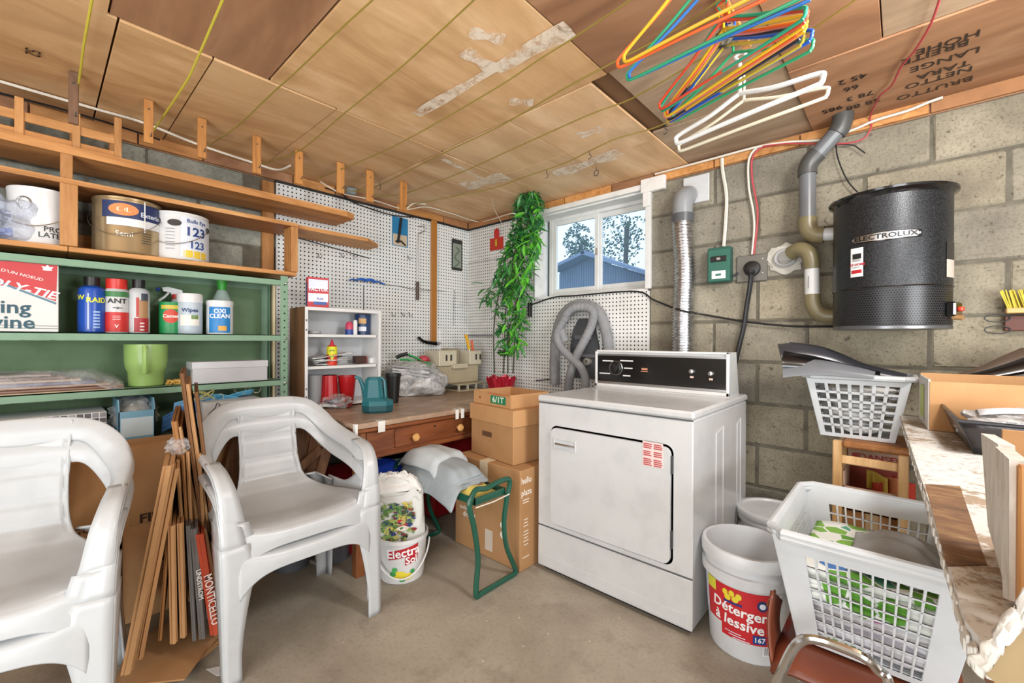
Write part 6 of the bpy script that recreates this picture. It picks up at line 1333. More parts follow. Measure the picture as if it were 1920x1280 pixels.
for k, (u, v) in enumerate(((1105, 283), (1025, 320), (712, 342), (1247, 234))):
    p = at(u, v, z=2.2); t = thing('ceiling_hook', p-Z*.04, ['small hook below the dark yellow line, nearest the window', 'small hook in the ceiling above the plant', 'small hook in the ceiling beside the sixth cleat', 'small hook at the left end of the hangers'][k], 'hook', 'small hooks screwed into the ceiling')
    obj('shank', MB().tube([p+Z*.003, p-Z*.02], .002, 6), 'dark', t); obj('bend', MB().tube([p-Z*.02+Vector((.012*math.sin(a_), 0, -.012+.012*math.cos(a_))) for a_ in [i*.42 for i in range(10)]], .002, 6), 'dark', t)
p = at(1118, 314, z=2.2); t = thing('ceiling_ring', p-Z*.05, 'dark screw eye ring hanging from the ceiling above the window', 'ring'); obj('shank', MB().tube([p+Z*.003, p-Z*.016], .002, 6), 'dark', t); obj('ring', MB().tube([p-Z*.033+Vector((.015*math.cos(a_*PI/8), 0, .017*math.sin(a_*PI/8))) for a_ in range(16)], .0026, 6, closed=True), 'dark', t)
def cable(name, lab, segs, r, mat, cat='cable'):
    P3 = [at(u, v, **kw) for kw, pts in segs for u, v in pts]; P3 = [Vector((p.x, p.y, min(p.z, 2.194))) for p in P3]; t = thing(name, P3[len(P3)//2], lab, cat); obj('cable', MB().tube(spline(P3, 20*len(P3)), r, 6), mat, t, smooth=True)
cable('white_cable', 'white cable running behind the cleats along the left wall', [({'x': .2}, [(-20, 140), (0, 145), (60, 165), (128, 172), (180, 190), (270, 230), (370, 270), (475, 305), (520, 318), (545, 308)])], .006, 'wire')
cable('white_cable', 'thin white cable crossing from the last cleats to the plant', [({'x': .12}, [(600, 340), (640, 362), (700, 375), (758, 392)]), ({'x': .16}, [(800, 388), (850, 391), (900, 400)]), ({'y': -.25}, [(955, 401), (968, 402)])], .0042, 'wire')
cable('dark_cable', 'dark cable above the slatted crate along the left wall', [({'x': .12}, [(-10, 172), (60, 190), (128, 208), (215, 234), (300, 262)])], .005, 'bcable')
cable('frayed_rope', 'frayed white rope end tied at the last cleat', [({'x': .2}, [(760, 394), (775, 382), (798, 368)])], .006, plain('#ddd6c4', .8), 'rope')
cable('wall_wire', 'white wire clipped along the top of the block wall', [({'y': -.03}, [(1228, 320), (1280, 308), (1330, 295), (1420, 273), (1480, 266), (1540, 262), (1600, 243), (1640, 226), (1700, 208), (1740, 192), (1762, 172), (1768, 170)])], .006, 'wire', 'cable')
cable('red_wire', 'pinkish red wire hanging from the ceiling to the top of the block wall', [({'z': 2.19}, [(1766, -15), (1745, 45), (1715, 95), (1690, 125), (1672, 160), (1650, 180)]), ({'y': -.035}, [(1632, 212), (1633, 240), (1615, 262), (1567, 270), (1480, 269), (1430, 274)])], .0035, 'pink', 'wire')
cable('dark_wire', 'thin dark wire dropping from the wall top to the canister', [({'y': -.03}, [(1567, 270), (1572, 300), (1590, 340), (1616, 368)])], .003, 'bcable', 'wire')
cable('stray_wire', 'short stray dark wire end at the wall top beside the grey pipe', [({'y': -.03}, [(1567, 271), (1598, 272), (1612, 280), (1622, 287)])], .0028, 'bcable', 'wire')
cable('box_cable', 'cream cable dropping to the green switch box', [({'y': -.015}, [(1354, 297), (1355, 320), (1362, 365), (1361, 410), (1357, 462)])], .0095, 'wire')
cable('outlet_cable', 'white cable looping down to the outlet plate', [({'y': -.02}, [(1450, 270), (1420, 277), (1404, 300), (1404, 350), (1412, 395), (1414, 430), (1410, 477)])], .006, 'wire')
cable('outlet_wire', 'red wire running down beside the white cable to the outlet', [({'y': -.022}, [(1455, 271), (1425, 278), (1410, 300), (1411, 340), (1420, 390), (1419, 430), (1413, 477)])], .005, 'pink')
cable('dark_bead', 'dark cable along the top edge of the left pegboard', [({'x': .03}, [(610, 352), (640, 363), (665, 380), (735, 403), (800, 410), (875, 431)])], .0045, 'bcable')
p = at(658, 358, x=.1); t = thing('junction_box', p, 'small translucent blue junction box near the sixth cleat', 'box'); obj('box', MB().box(p, (.05, .06, .04), bev=.006), clear('blue_plastic', '#9fb4bc', .7), t); obj('wire_nut', MB().lathe([(.010, -.01), (.005, .02)], p-Z*.0, 10), 'wire', t)
# ---------------------------------------------------------------- things hung on the left pegboard
XP = .014
def pk(name, lab, cat, u, v): return thing(name, at(u, v, x=XP), lab, cat)
def pbox(t, nm, u0, v0, u1, v1, d, mat, x=XP, bev=.001):
    a, b = at(u0, v0, x=x), at(u1, v1, x=x); vm = at((u0+u1)/2, (v0+v1)/2, x=x); z1_, z0_ = at((u0+u1)/2, v0, x=x).z, at((u0+u1)/2, v1, x=x).z
    return obj(nm, MB().bb((x, a.y, z0_), (x+d, b.y, z1_), bev=bev), mat, t)
t = pk('saw_blade_pack', 'blue and black carded pruning saw hanging on the left pegboard', 'tool', 748, 460)
pbox(t, 'card', 735, 408, 764, 462, .006, plain('#2c7fb0', .4)); pbox(t, 'card_foot', 736, 440, 762, 461, .008, plain('#c9b8a0', .5)); obj('blade', MB().tube([at(752, 408, x=.03), at(749, 435, x=.03), at(746, 455, x=.03)], .010, 8, flat=.5), M['black'], t, smooth=True); obj('grip', MB().tube([at(742, 452, x=.03), at(752, 452, x=.03), at(760, 460, x=.03)], .006, 8), M['black'], t, smooth=True)
t = pk('paint_roller', 'paint roller frame with dark handle hanging on the left pegboard', 'tool', 785, 560)
obj('wire_frame', MB().tube([at(u, v, x=.04) for u, v in ((783, 424), (797, 424), (796, 434), (787, 436), (785, 440), (784, 480), (783, 530))], .0035, 8), 'steel', t); obj('handle', MB().tube([at(783, 528, x=.04), at(783, 562, x=.04)], .013, 10), plain('#4c3a30', .4), t, smooth=True)
t = pk('wooden_straightedge', 'tall honey-coloured wooden T-square with black foot hanging on the left pegboard', 'tool', 813, 640)
a, b = at(809, 414, x=.03), at(819, 414, x=.03); zt, zb = at(814, 413, x=.03).z, at(814, 643, x=.03).z
obj('blade', MB().bb((.02, a.y, zb), (.036, b.y, zt), bev=.002), plain('#b07434', .35), t); obj('screw', MB().lathe([(.004, 0), (.003, .002)], (.036, (a.y+b.y)/2, zt-.03), 8, 'x'), 'dark', t)
obj('foot', MB().tube(spline([at(784, 632, x=.05), at(795, 640, x=.05), at(810, 643, x=.05), at(824, 644, x=.05)], 12), .016, 8, rf=lambda u: .010+.010*u, flat=.6), M['blackg'], t, smooth=True)
t = pk('hook_pack', 'black carded pack with a pale green coil on the pegboard near the corner', 'pack', 856, 508)
pbox(t, 'card', 847, 449, 866, 507, .005, plain('#2a2c2a', .4)); pbox(t, 'window', 849, 457, 864, 502, .009, plain('#8a9488', .4), bev=.003)
obj('coil', MB().tube(spline([at(u, v, x=.028) for u, v in ((853, 500), (861, 492), (853, 482), (861, 470), (855, 463))], 30), .004, 8), plain('#5e6c58', .4), t, smooth=True)
t = pk('spanner', 'long thin steel ring spanner on the pegboard near the corner', 'tool', 852, 610)
obj('shaft', MB().tube([at(852, 552, x=.02), at(851, 610, x=.02)], .005, 8), 'steel', t); c = at(852, 547, x=.02); obj('ring_end', MB().tube([c+Vector((0, .011*math.cos(i*PI/6), .011*math.sin(i*PI/6))) for i in range(12)], .0035, 6, closed=True), 'steel', t)
t = pk('garden_glove_pack', 'red and yellow carded gloves on the pegboard left of the plant', 'gloves', 928, 465)
def rp(nm, u0, v0, u1, v1, y0_, d, m_): a, b = at(u0, v0, y=y0_), at(u1, v1, y=y0_); return obj(nm, MB().bb((a.x, y0_-d, b.z), (b.x, y0_, a.z), bev=.002), m_, t)
rp('card', 919, 448, 944, 466, -.014, .004, plain('#c23524', .5)); obj('glove', MB().blob(at(931, 438, y=-.02), (.03, .008, .045), 2, .3, 3, 3), plain('#c22c28', .6), t, smooth=True); obj('cuff', MB().box(at(930, 455, y=-.022), (.025, .008, .06), bev=.004), plain('#c9a22c', .6), t)
t = pk('blue_shower_cap', 'bright blue folded cloth cap on a long peg of the left pegboard', 'cloth', 686, 530)
c = at(687, 527, x=.05); obj('cloth', MB().grid(lambda u, v: c+Vector((.03*math.sin(PI*v)+.008*noise.noise((u*6, v*3, 0)), .135*(2*u-1), (.026*math.cos((2*u-1)*PI/2)-.012)*(1 if v > .5 else .2)+.004*math.sin(u*24)+.008*(v-.5))), 30, 8), plain('#1f63c4', .6), t, smooth=True, solid=.003)
obj('peg_rod', MB().tube([at(682, 535, x=.02), at(682, 590, x=.02)], .0025, 6), 'dark', t); obj('chain', MB().tube(spline([at(u, v, x=.02) for u, v in ((718, 534), (740, 535), (770, 541), (800, 544), (838, 546))], 60), .0028, 6, rf=lambda u: .0028+.0012*math.sin(u*150)), 'steel', t)
def hooks(lab, us, v, h_=12):
    for k, u in enumerate(us):
        t = thing('peg_hook', at(u, v, x=XP), lab[k], 'hook', 'wire hooks on the left pegboard'); p = at(u, v, x=XP)
        obj('wire', MB().tube([p+Vector((0, 0, .012)), p+Vector((.012, .0, .004)), p+Vector((.018, .006*(k % 2*2-1), -.016)), p+Vector((.034, .008, -.020)), p+Vector((.036, .012, -.004))], .0022, 6), 'dark', t)
hooks(['left hook of the three under the short pine board', 'middle hook of the three under the short pine board', 'right hook of the three under the short pine board'], (596, 638, 662), 478)
hooks(['left hook of the three right of the bookcase', 'middle hook of the three right of the bookcase', 'right hook of the three right of the bookcase'], (734, 752, 766), 588)
hooks(['single peg hook below the carded saw', 'single peg hook between the straightedge and the spanner'], (764, 848), 482) if False else hooks(['single peg hook below the blue carded saw'], (764,), 482)
t = thing('corner_rod', at(900, 630, y=-.05), 'thin grey rod sticking out from the corner beside the plant', 'rod'); obj('rod', MB().tube([at(878, 629, y=-.03), at(925, 629, y=-.10)], .006, 8), plain('#7f8386', .5), t); obj('rod_tip', MB().lathe([(.007, 0), (.001, .01)], at(925, 629, y=-.10), 8), 'dark', t)
# ================================================================ coat hangers
def hanger(L, Rr, rise, col, r, lab, sag=.0, up=0):
    z = 1.965; a, b = at(*L, z=z), at(*Rr, z=z); m = (a+b)/2; ap = m+Z*rise; d = (b-a).normalized()
    t = thing('coat_hanger', m, lab, 'hanger', 'plastic coat hangers under the ceiling'); mt = plain(col, .3, spec=.6)
    e = .018
    def endc(p, s): 
        return [p+d*s*(-.02)-Z*.0, p+d*s*.0+Z*.006, p+d*s*.004+Z*.020, p-d*s*.012+Z*.034]
    pts = [a+d*.03-Z*.002]+[m-Z*sag]+[b-d*.03-Z*.002]+[b-d*.006+Z*.001, b+Z*.014, b-d*.012+Z*.032]+[m.lerp(b, .45)+Z*rise*.62, ap+d*.012-Z*.002, ap-d*.012-Z*.002, m.lerp(a, .45)+Z*rise*.62]+[a+d*.012+Z*.032, a+Z*.014, a+d*.006+Z*.001]
    obj('frame', MB().tube(spline(pts+[pts[0]], 110)[:-1], r, 8, closed=True), mt, t, smooth=True)
    n_ = Vector((-d.y, d.x, 0)); h0 = ap; q = [h0-Z*.002, h0+Z*.022, h0+Z*(.022+up)]+[h0+Z*(.042+up)+n_*0+(d*math.cos(x)+Z*math.sin(x))*.02 for x in (-2.6+PI, 2.6, 2.0, 1.4, .8, .2, -.4)][1:]
    q = [p if p.z < 2.196 else Vector((p.x, p.y, 2.196)) for p in q]
    obj('hook', MB().tube(spline(q, 20), r*.8, 8), mt, t, smooth=True)
HG = [((1158, 128), (1475, -22), .15, '#e0622c', 'orange hanger, leftmost and highest in the photo'), ((1176, 152), (1508, -8), .16, '#2a9a6c', 'teal green hanger just below the orange one'), ((1180, 150), (1524, -4), .15, '#2468b4', 'mid-blue hanger hanging with the teal green one'), ((1170, 118), (1470, -38), .15, '#d9b02c', 'yellow hanger behind the orange one'),
      ((1237, 206), (1513, 38), .15, '#cf4a30', 'red-orange hanger at the top of the main cluster'), ((1240, 210), (1510, 32), .16, '#2c9c78', 'sea green hanger at the top of the main cluster'), ((1248, 220), (1509, 48), .15, '#e2bc2c', 'bright yellow hanger with a hook peg, upper main cluster'), ((1246, 222), (1506, 60), .14, '#d87a84', 'pink hanger in the middle of the main cluster'),
      ((1252, 228), (1511, 56), .15, '#d9a82a', 'golden yellow hanger in the middle of the main cluster'), ((1253, 226), (1503, 70), .15, '#1d2340', 'black-blue hanger in the middle of the main cluster'), ((1251, 218), (1499, 62), .145, '#d8602e', 'orange hanger low in the main cluster'), ((1254, 230), (1522, 74), .15, '#2058c0', 'royal blue hanger, lowest blue of the main cluster'),
      ((1262, 229), (1524, 92), .12, '#2b9a66', 'green hanger nearest the white ones'), ((1252, 232), (1506, 82), .14, '#c9b43a', 'mustard hanger low in the main cluster')]
for L, Rr, rs, c_, lab in HG: hanger(L, Rr, rs, c_, .0046, lab)
hanger((1268, 270), (1543, 154), .085, '#e2e2e0', .0085, 'thick white hanger, upper one of the pair by the wall', up=.085)
hanger((1273, 284), (1552, 180), .10, '#ddd5bd', .0062, 'cream hanger, lowest one of the pair by the wall', up=.07)
t = thing('hanger_stub', at(1365, 60, z=2.1), 'short pine block with a dark hook nailed to the ceiling above the hangers', 'block')
a = at(1345, 0, z=2.2); b = at(1366, 0, z=2.2); e_ = at(1380, 95, z=2.2)
obj('block', MB().bb((a.x, e_.y-.30, 2.19), (b.x, e_.y, 2.205)), 'cleat', t); obj('nail', MB().tube([(a.x-.0, e_.y-.06, 2.18), (b.x+.03, e_.y-.04, 2.18)], .004, 6), 'dark', t)
obj('tape_bundle', MB().blob(at(1362, 70, z=2.13), (.035, .03, .03), 4, .4, 3, 3), plain('#5c5648', .6), t)
# ================================================================ right side: stool, baskets, buckets
def basket(name, lab, x0, x1, y0, y1, z0, z1, tp, cells, cw, grid_y=True, mat=None, rimw=.022, holes=(.1, .82), cat='laundry basket', grp=None, mg=.072):
    """tapered slatted basket: x0..x1, y0..y1 at the rim; tp = taper inwards at the base; cells = (across, down)"""
    m_ = mat or plain('#cfd3d6', .35); t = thing(name, ((x0+x1)/2, (y0+y1)/2, z0), lab, cat, grp)
    cr = [(x0, y0), (x1, y0), (x1, y1), (x0, y1)]; r = .05
    def pt(s, k, v):       # side k, position s 0..1, height v 0..1
        ax, ay = cr[k]; bx_, by_ = cr[(k+1) % 4]; f = lambda a, c, q: a+(c-a)*q
        cxm, cym = (x0+x1)/2, (y0+y1)/2; x = f(ax, bx_, s); y = f(ay, by_, s); hx, hy = (x1-x0)/2, (y1-y0)/2
        kx = (hx-tp*(1-v))/hx; ky = (hy-tp*(1-v))/hy; return Vector((cxm+(x-cxm)*kx, cym+(y-cym)*ky, z0+(z1-z0)*v))
    nrm = [Vector((0, -1, 0)), Vector((1, 0, 0)), Vector((0, 1, 0)), Vector((-1, 0, 0))]
    for k in range(4):
        L = (x1-x0) if k % 2 == 0 else (y1-y0); na = max(3, int(round(L/cells[0]))); nd = cells[1]; h0, h1 = holes; s0 = mg/L; mb = MB(); th = nrm[k]*.003
        def strip(sa, sb, va, vb, n=4):
            for i in range(n):
                q = [(sa+(sb-sa)*i/n, va), (sa+(sb-sa)*(i+1)/n, va), (sa+(sb-sa)*(i+1)/n, vb), (sa+(sb-sa)*i/n, vb)]
                A = [mb.b.verts.new(pt(s, k, v)+th) for s, v in q]; B = [mb.b.verts.new(pt(s, k, v)-th) for s, v in q]
                mb.b.faces.new(A); mb.b.faces.new(B[::-1])
                for j in range(4): mb.b.faces.new((A[j], B[j], B[(j+1) % 4], A[(j+1) % 4]))
        strip(0, 1, h1, 1); strip(0, 1, 0, h0); strip(0, s0, h0, h1, 1); strip(1-s0, 1, h0, h1, 1)
        for i in range(1, na): s = s0+(1-2*s0)*i/na; w_ = cw/L/2; strip(s-w_, s+w_, h0, h1, 1)
        for j in range(1, nd): v = h0+(h1-h0)*j/nd; w_ = cw*.8/(z1-z0)/2; strip(s0, 1-s0, v-w_, v+w_, 1)
        obj('side_panel', mb, m_, t)
    mb = MB(); ring = []
    for k in range(4):
        for s in (.06, .3, .5, .7, .94): ring.append(pt(s, k, 1)+nrm[k]*.012)
    obj('rim', MB().tube(ring, rimw*.55, 8, closed=True), m_, t, smooth=True); 
    obj('base', MB().bb((x0+tp, y0+tp, z0), (x1-tp, y1-tp, z0+.006)), m_, t); return t
# stool
def stool():
    zt = .736; x0, x1 = 2.69, 2.93; y0, y1 = -.315, -.02; t = thing('wooden_stool', ((x0+x1)/2, (y0+y1)/2, 0), 'light wooden stool with brown seat by the block wall under the upper basket', 'stool')
    lt = wood('birch_leg', '#b08450', '#d0a670', '#e0ba86', axis='z', rough=.4)
    for x in (x0, x1-.03):
        for y in (y0, y1-.03): obj('leg', MB().bb((x, y, 0), (x+.032, y+.032, zt-.004 if x == x0 else zt-.03), bev=.004), lt, t)
    obj('seat', MB().bb((x0+.033, y0-.005, zt-.03), (x1+.01, y1+.005, zt), bev=.008), M['pine_dark'], t)
    for y in (y0+.01, y1-.02): obj('rail', MB().bb((x0+.03, y, zt-.10), (x1-.03, y+.014, zt-.065), bev=.003), lt, t); obj('rail', MB().bb((x0+.03, y, .25), (x1-.03, y+.014, .28), bev=.003), lt, t)
stool()
xa = at(1512, 703, y=-.29).x
basket('laundry_basket', 'white laundry basket full of cloths on the wooden stool', xa, 2.938, -.295, -.02, .738, 1.005, .05, (.052, 6), .013, holes=(.06, .88), mg=.026)
t = thing('folded_cloths', (2.78, -.16, .75), 'white and grey cloths heaped in the upper laundry basket', 'cloths'); random.seed(12)
for k in range(9): obj('cloth', MB().blob((2.762+.006*(k % 3), -.16+.006*(k % 3), .775+.021*k), (.075+.006*k, .075+.004*k, .024), k, .22, 3, 3, .746), plain(['#e0e0de', '#b0b4b8', '#8c8a86', '#ececea', '#c2c4c6'][k % 5], .9), t, smooth=True)
t = thing('vacuum_tools', at(1560, 680, y=-.2), 'flat folded black rubber sheets lying across the upper basket', 'rubber sheet')
dk = plain('#35353a', .3, spec=.7); dk2 = plain('#6c6e72', .35)
def fold(pts, w_, m_, zsq=.35, nm='rubber_fold'):
    P3 = [at(u, v, y=yy+.34) for u, v, yy in pts]; obj(nm, MB().tube(spline(P3, 40), w_, 10, rf=lambda u: w_*(1.15-.75*u), flat=zsq), m_, t, smooth=True)
fold([(1462, 660, -.62), (1500, 657, -.6), (1560, 668, -.58), (1620, 690, -.56), (1700, 707, -.54)], .050, dk, .32); fold([(1468, 672, -.66), (1520, 678, -.64), (1580, 690, -.62), (1650, 702, -.6)], .045, M['blackg'], .3)
fold([(1470, 690, -.66), (1530, 688, -.66), (1590, 695, -.66), (1640, 703, -.66)], .050, dk2, .35); fold([(1480, 650, -.58), (1540, 656, -.55), (1600, 676, -.52)], .03, dk, .3)
# box with printed side on the stool shelf
t = thing('open_carton', (2.86, -.32, .30), 'open red-lettered carton with orange packets under the stool seat', 'box')
a = at(1600, 878, y=-.42); zz0, zz1 = .44, at(1600, 882, y=-.2).z
kx0, kx1 = 2.725, 2.925
mb = MB(); ck = plain('#b99a84', .7)
mb.bb((kx0, -.06, zz0), (kx1, -.055, .655)).bb((kx0, -.29, zz0), (kx0+.005, -.055, .60)).bb((kx0, -.29, zz0), (kx1, -.285, .54)).bb((kx0, -.29, zz0), (kx1, -.055, zz0+.005)); obj('carton_body', mb, ck, t)
obj('inner_red', MB().bb((kx0+.006, -.0605, zz0), (kx1, -.060, .58)), plain('#8a3a2c', .7), t); text('DANSER', .032, Vector((kx0+.115, -.0615, .628)), (1, 0, 0), Z, pr('#a02a2c'), t, bold=.05, sx=1.3); obj('print_square', MB().bb((kx0+.015, -.0625, .618), (kx0+.035, -.061, .640)), pr('#a02a2c'), t)
for k, (u, v, c_) in enumerate(((1645, 905, '#c9b04a'), (1672, 912, '#d98a5c'), (1695, 918, '#c43a2a'), (1655, 920, '#b8402c'))):
    p = at(u, v, y=-.17); obj('packet', MB().grid(lambda a_, b_: p+Vector((.07*(a_-.5), .02*math.sin(a_*5+k), .08*(b_-.5)+.02*(a_-.5)*(k % 2*2-1))), 8, 8), plain(c_, .5), t, smooth=True, solid=.003)
t2 = thing('stool_shelf_box', (2.9, -.33, .28), 'brown box supporting the open carton beneath the stool', 'box'); obj('box_body', MB().bb((2.73, -.28, .295), (2.92, -.06, .438), bev=.003), 'cardd', t2); obj('tape', MB().bb((2.80, -.281, .295), (2.84, -.06, .4385)), pr('#b0926c'), t2)
# white lidded pail behind
def pail(name, lab, cxy, rb, rt, h, lid=False):
    x, y = cxy; t = thing(name, (x, y, 0), lab, 'bucket'); m_ = plain('#d4d6d8', .35)
    obj('body', MB().lathe([(rb, .001), (rb+.004, .01), (rt-.008, h-.11), (rt+.006, h-.108), (rt+.007, h-.075), (rt-.005, h-.073), (rt-.003, h-.045), (rt+.008, h-.043), (rt+.009, h-.012), (rt+.004, h), (rt-.008, h), (rt-.010, h-.02), (rb-.006, .02), (.01, .02)], (x, y, 0), 48), m_, t, smooth=True)
    if lid: obj('lid', MB().lathe([(rt+.012, h-.02), (rt+.016, h-.002), (rt+.012, h+.008), (rt-.006, h+.010), (rt-.012, h+.001), (.01, h+.002)], (x, y, 0), 48), m_, t, smooth=True)
    return t
pc = at(1446, 965, z=.34); pail('lidded_pail', 'white pail with lid against the wall behind the detergent bucket', (pc.x+.0, pc.y+.05), .125, .145, .345, True)
def detergent():
    x, y = 2.475, -.775; h = .385; rb, rt = .128, .155; t = pail('detergent_bucket', 'open white bucket with red label lettered Détergent à lessive', (x, y), rb, rt, h); c = Vector((x, y, 0)); a = angc(c); Rz = lambda z: rb+.004+(rt-.008-rb-.004)*(z-.01)/(h-.12)
    def lp(a0, a1, z0, z1, m_, nm='label', o=.0012, sl=.0): return obj(nm, MB().grid(lambda u, v: (lambda z, aa: (x+(Rz(z)+o)*math.cos(aa), y+(Rz(z)+o)*math.sin(aa), z))(z0+(z1-z0)*v-sl*(u-.5), a+a0+(a1-a0)*u), 24, 4), m_, t, smooth=True)
    lp(-1.15, .72, .115, .262, pr('#c4222a')); lp(-.65, .62, .075, .116, pr('#c4222a'), sl=.0)
    lp(-1.45, -1.16, .115, .262, pr('#d4dcec')); lp(-1.15, -.80, .22, .262, pr('#d6d23a'), 'side_flash', .0018)
    lp(.72, .78, .10, .262, pr('#e8e8e8')); lp(.35, .85, .04, .075, pr('#e8e8e8'), 'barcode_panel', .0018)
    for k in range(8): lp(.40+.05*k, .42+.05*k, .045, .072, pr('#333333'), 'bar', .0024)
    for i, (aa, z, w_) in enumerate(((-.52, .238, .07), (-.36, .240, .07), (-.20, .236, .07), (-.46, .222, .08), (-.28, .222, .08))):
        obj('yellow_scoop', MB().grid(lambda u, v: (x+(Rz(z)+.003)*math.cos(a+aa+w_*v*math.cos(2*PI*u)), y+(Rz(z)+.003)*math.sin(a+aa+w_*v*math.cos(2*PI*u)), z+.011*v*math.sin(2*PI*u)), 14, 2, cu=True), pr('#e2cf34'), t)
    lp(-.56, -.12, .202, .210, pr('#2a2f7a'), 'brand_line', .003)
    obj('round_seal', MB().grid(lambda u, v: (x+(Rz(.225)+.003)*math.cos(a+.32+.12*v*math.cos(2*PI*u)), y+(Rz(.225)+.003)*math.sin(a+.32+.12*v*math.cos(2*PI*u)), .222+.019*v*math.sin(2*PI*u)), 18, 2, cu=True), pr('#1f2c5c'), t)
    obj('seal_inner', MB().grid(lambda u, v: (x+(Rz(.225)+.0045)*math.cos(a+.32+.07*v*math.cos(2*PI*u)), y+(Rz(.225)+.0045)*math.sin(a+.32+.07*v*math.cos(2*PI*u)), .222+.010*v*math.sin(2*PI*u)), 18, 2, cu=True), pr('#d8dce8'), t)
    W_ = pr('#f2f2f2'); dd = hv(a-.16); D2 = pr('#3a3a44')
    for s_, z, sz, aa in (('Détergent', .182, .048, -.14), ('à lessive', .137, .048, -.22)):
        dd = hv(a+aa); text(s_, sz, c+dd*Rz(z)+Z*z, side(dd), Z, W_, t, bold=.05, cyl=((x, y), Rz(z)), off=.0035, sx=1.05, rot=-.05)
    lp(.12, .42, .082, .112, pr('#1f3f8a'), 'size_badge', .003); dd = hv(a+.27); text('167', .024, c+dd*Rz(.095)+Z*.097, side(dd), Z, W_, t, bold=.05, cyl=((x, y), Rz(.095)), off=.005)
    for k in range(3): lp(-.55+.1*k, -.15+.1*k, .096-.009*k, .099-.009*k, pr('#dfe2ee'), 'print_line', .0024)
    for aa, z in ((.50, .105), (.56, .118), (.62, .108)): obj('bubble', MB().grid(lambda u, v: (x+(Rz(z)+.003)*math.cos(a+aa+.045*v*math.cos(2*PI*u)), y+(Rz(z)+.003)*math.sin(a+aa+.045*v*math.cos(2*PI*u)), z+.008*v*math.sin(2*PI*u)), 12, 1, cu=True), pr('#2c5aa8'), t)
detergent()
# low brown seat with chrome frame
def low_chair():
    t = thing('brown_chair', (2.8, -.9, 0), 'low brown moulded chair with chrome tube frame carrying the lower baskets', 'chair'); zb = .262; bp = plain('#7a3f2a', .35)
    obj('seat', MB().grid(lambda u, v: (2.635+.40*u, -1.19+.60*v, zb-.012-.03*max(0, .12-v)/.12-.02*max(0, .1-u)/.1), 16, 16), bp, t, smooth=True, solid=.012)
    obj('side_flare', MB().grid(lambda u, v: (2.635-.012*v-.010*math.sin(PI*v), -1.17+.14*u+.05*v, zb-.06+.20*v*(1-.45*u)), 14, 8), bp, t, smooth=True, solid=.008)
    mb = MB()
    for i in range(7):
        for j in range(5): mb.blob((2.635-.012*(j/5+.1)-.018, -1.13+.016*i+.05*j/5, zb-.02+.024*j+(i % 2)*.004), (.004, .008, .008), 1, 0, 1, 1)
    tag(obj('raised_mesh', mb, plain('#8c5236', .35), t), kind='stuff')
    ch = 'chrome'; yF = -1.235
    q = [at(u, v, y=yF) for u, v in ((1452, 1300), (1470, 1250), (1490, 1212), (1510, 1198), (1540, 1200), (1580, 1214), (1620, 1232), (1645, 1255), (1668, 1300))]
    q[0].z = .0+.013 if q[0].z < .013 else q[0].z
    lo = [Vector((q[0].x-.01, yF, .012))]+q+[Vector((q[-1].x+.01, yF, .012))]
    obj('front_tube', MB().tube(spline(lo, 60), .0125, 10), ch, t, smooth=True)
    for x in (2.62, 3.02): obj('leg', MB().tube([(x, -.62, .012), (x, -.62, zb-.02)], .0125, 10), ch, t, smooth=True)
    for x in (2.66, 3.0): obj('seat_tube', MB().tube([(x, -1.22, zb-.045), (x, -.60, zb-.035)], .011, 8), ch, t, smooth=True)
low_chair()
for k in range(2):
    dz = .013*k; q_ = dz/.314; basket('laundry_basket', ['white laundry basket, lower of the nested pair, with folded prints inside', 'white laundry basket, upper of the nested pair under the bench edge'][k], 2.628, 3.06, -1.135, -.575, .268+dz, .582+dz, .055, (.041, 8), .0050, holes=(.05-q_, .86-q_), grp='nested white laundry baskets')
t = thing('folded_linen', (2.84, -.88, .29), 'folded linens, green and white leaf print over striped white sheets, in the lower basket', 'linen'); random.seed(3)
for k in range(8):
    obj('sheet_fold', MB().grid(lambda u, v: (2.695+.31*u, -1.078+.42*v, .305+.0135*k+.010*noise.noise((u*4, k*2.1, v*3))-.004*abs(2*u-1)**4), 14, 10), plain(['#eceaee', '#dcd8de', '#f2f0f2', '#d2ced6'][k % 4], .9), t, smooth=True, solid=.010)
lt = NT('leaf_print_fabric', .85); v = lt.obj((1, 1, 1), True); vo = lt.n('ShaderNodeTexVoronoi', feature='DISTANCE_TO_EDGE'); lt.l(v, vo.inputs['Vector']); vo.inputs['Scale'].default_value = 17
v2 = lt.n('ShaderNodeTexVoronoi'); lt.l(v, v2.inputs['Vector']); v2.inputs['Scale'].default_value = 17; sp = lt.n('ShaderNodeSeparateColor'); lt.l(v2.outputs['Color'], sp.inputs[0])
cr_ = lt.n('ShaderNodeValToRGB'); cr_.color_ramp.interpolation = 'CONSTANT'; e = cr_.color_ramp.elements
for p_, c_ in ((.0, '#5f9a34'), (.3, '#e6e8e2'), (.5, '#7fb04a'), (.66, '#d8dc5a'), (.74, '#e4e6e0'), (.84, '#5aa084'), (.9, '#b05a8c'), (.95, '#4a78b8')):
    if p_ in (.0,): e[0].color = S(c_)
    else: x = e.new(p_); x.color = S(c_)
lt.l(sp.outputs[0], cr_.inputs[0]); lt.col(lt.mix(lt.ramp(vo.outputs['Distance'], [(.04, 1.0), (.07, 0.0)]), cr_.outputs[0], '#e8eae4'))
for k in range(4): obj('printed_fold', MB().grid(lambda u, v: (2.68+.34*u, -1.098+.44*v, .418+.024*k+.016*noise.noise((u*3, k*3.3, v*3))-.01*abs(2*u-1)**4), 16, 12), lt.m, t, smooth=True, solid=.020)
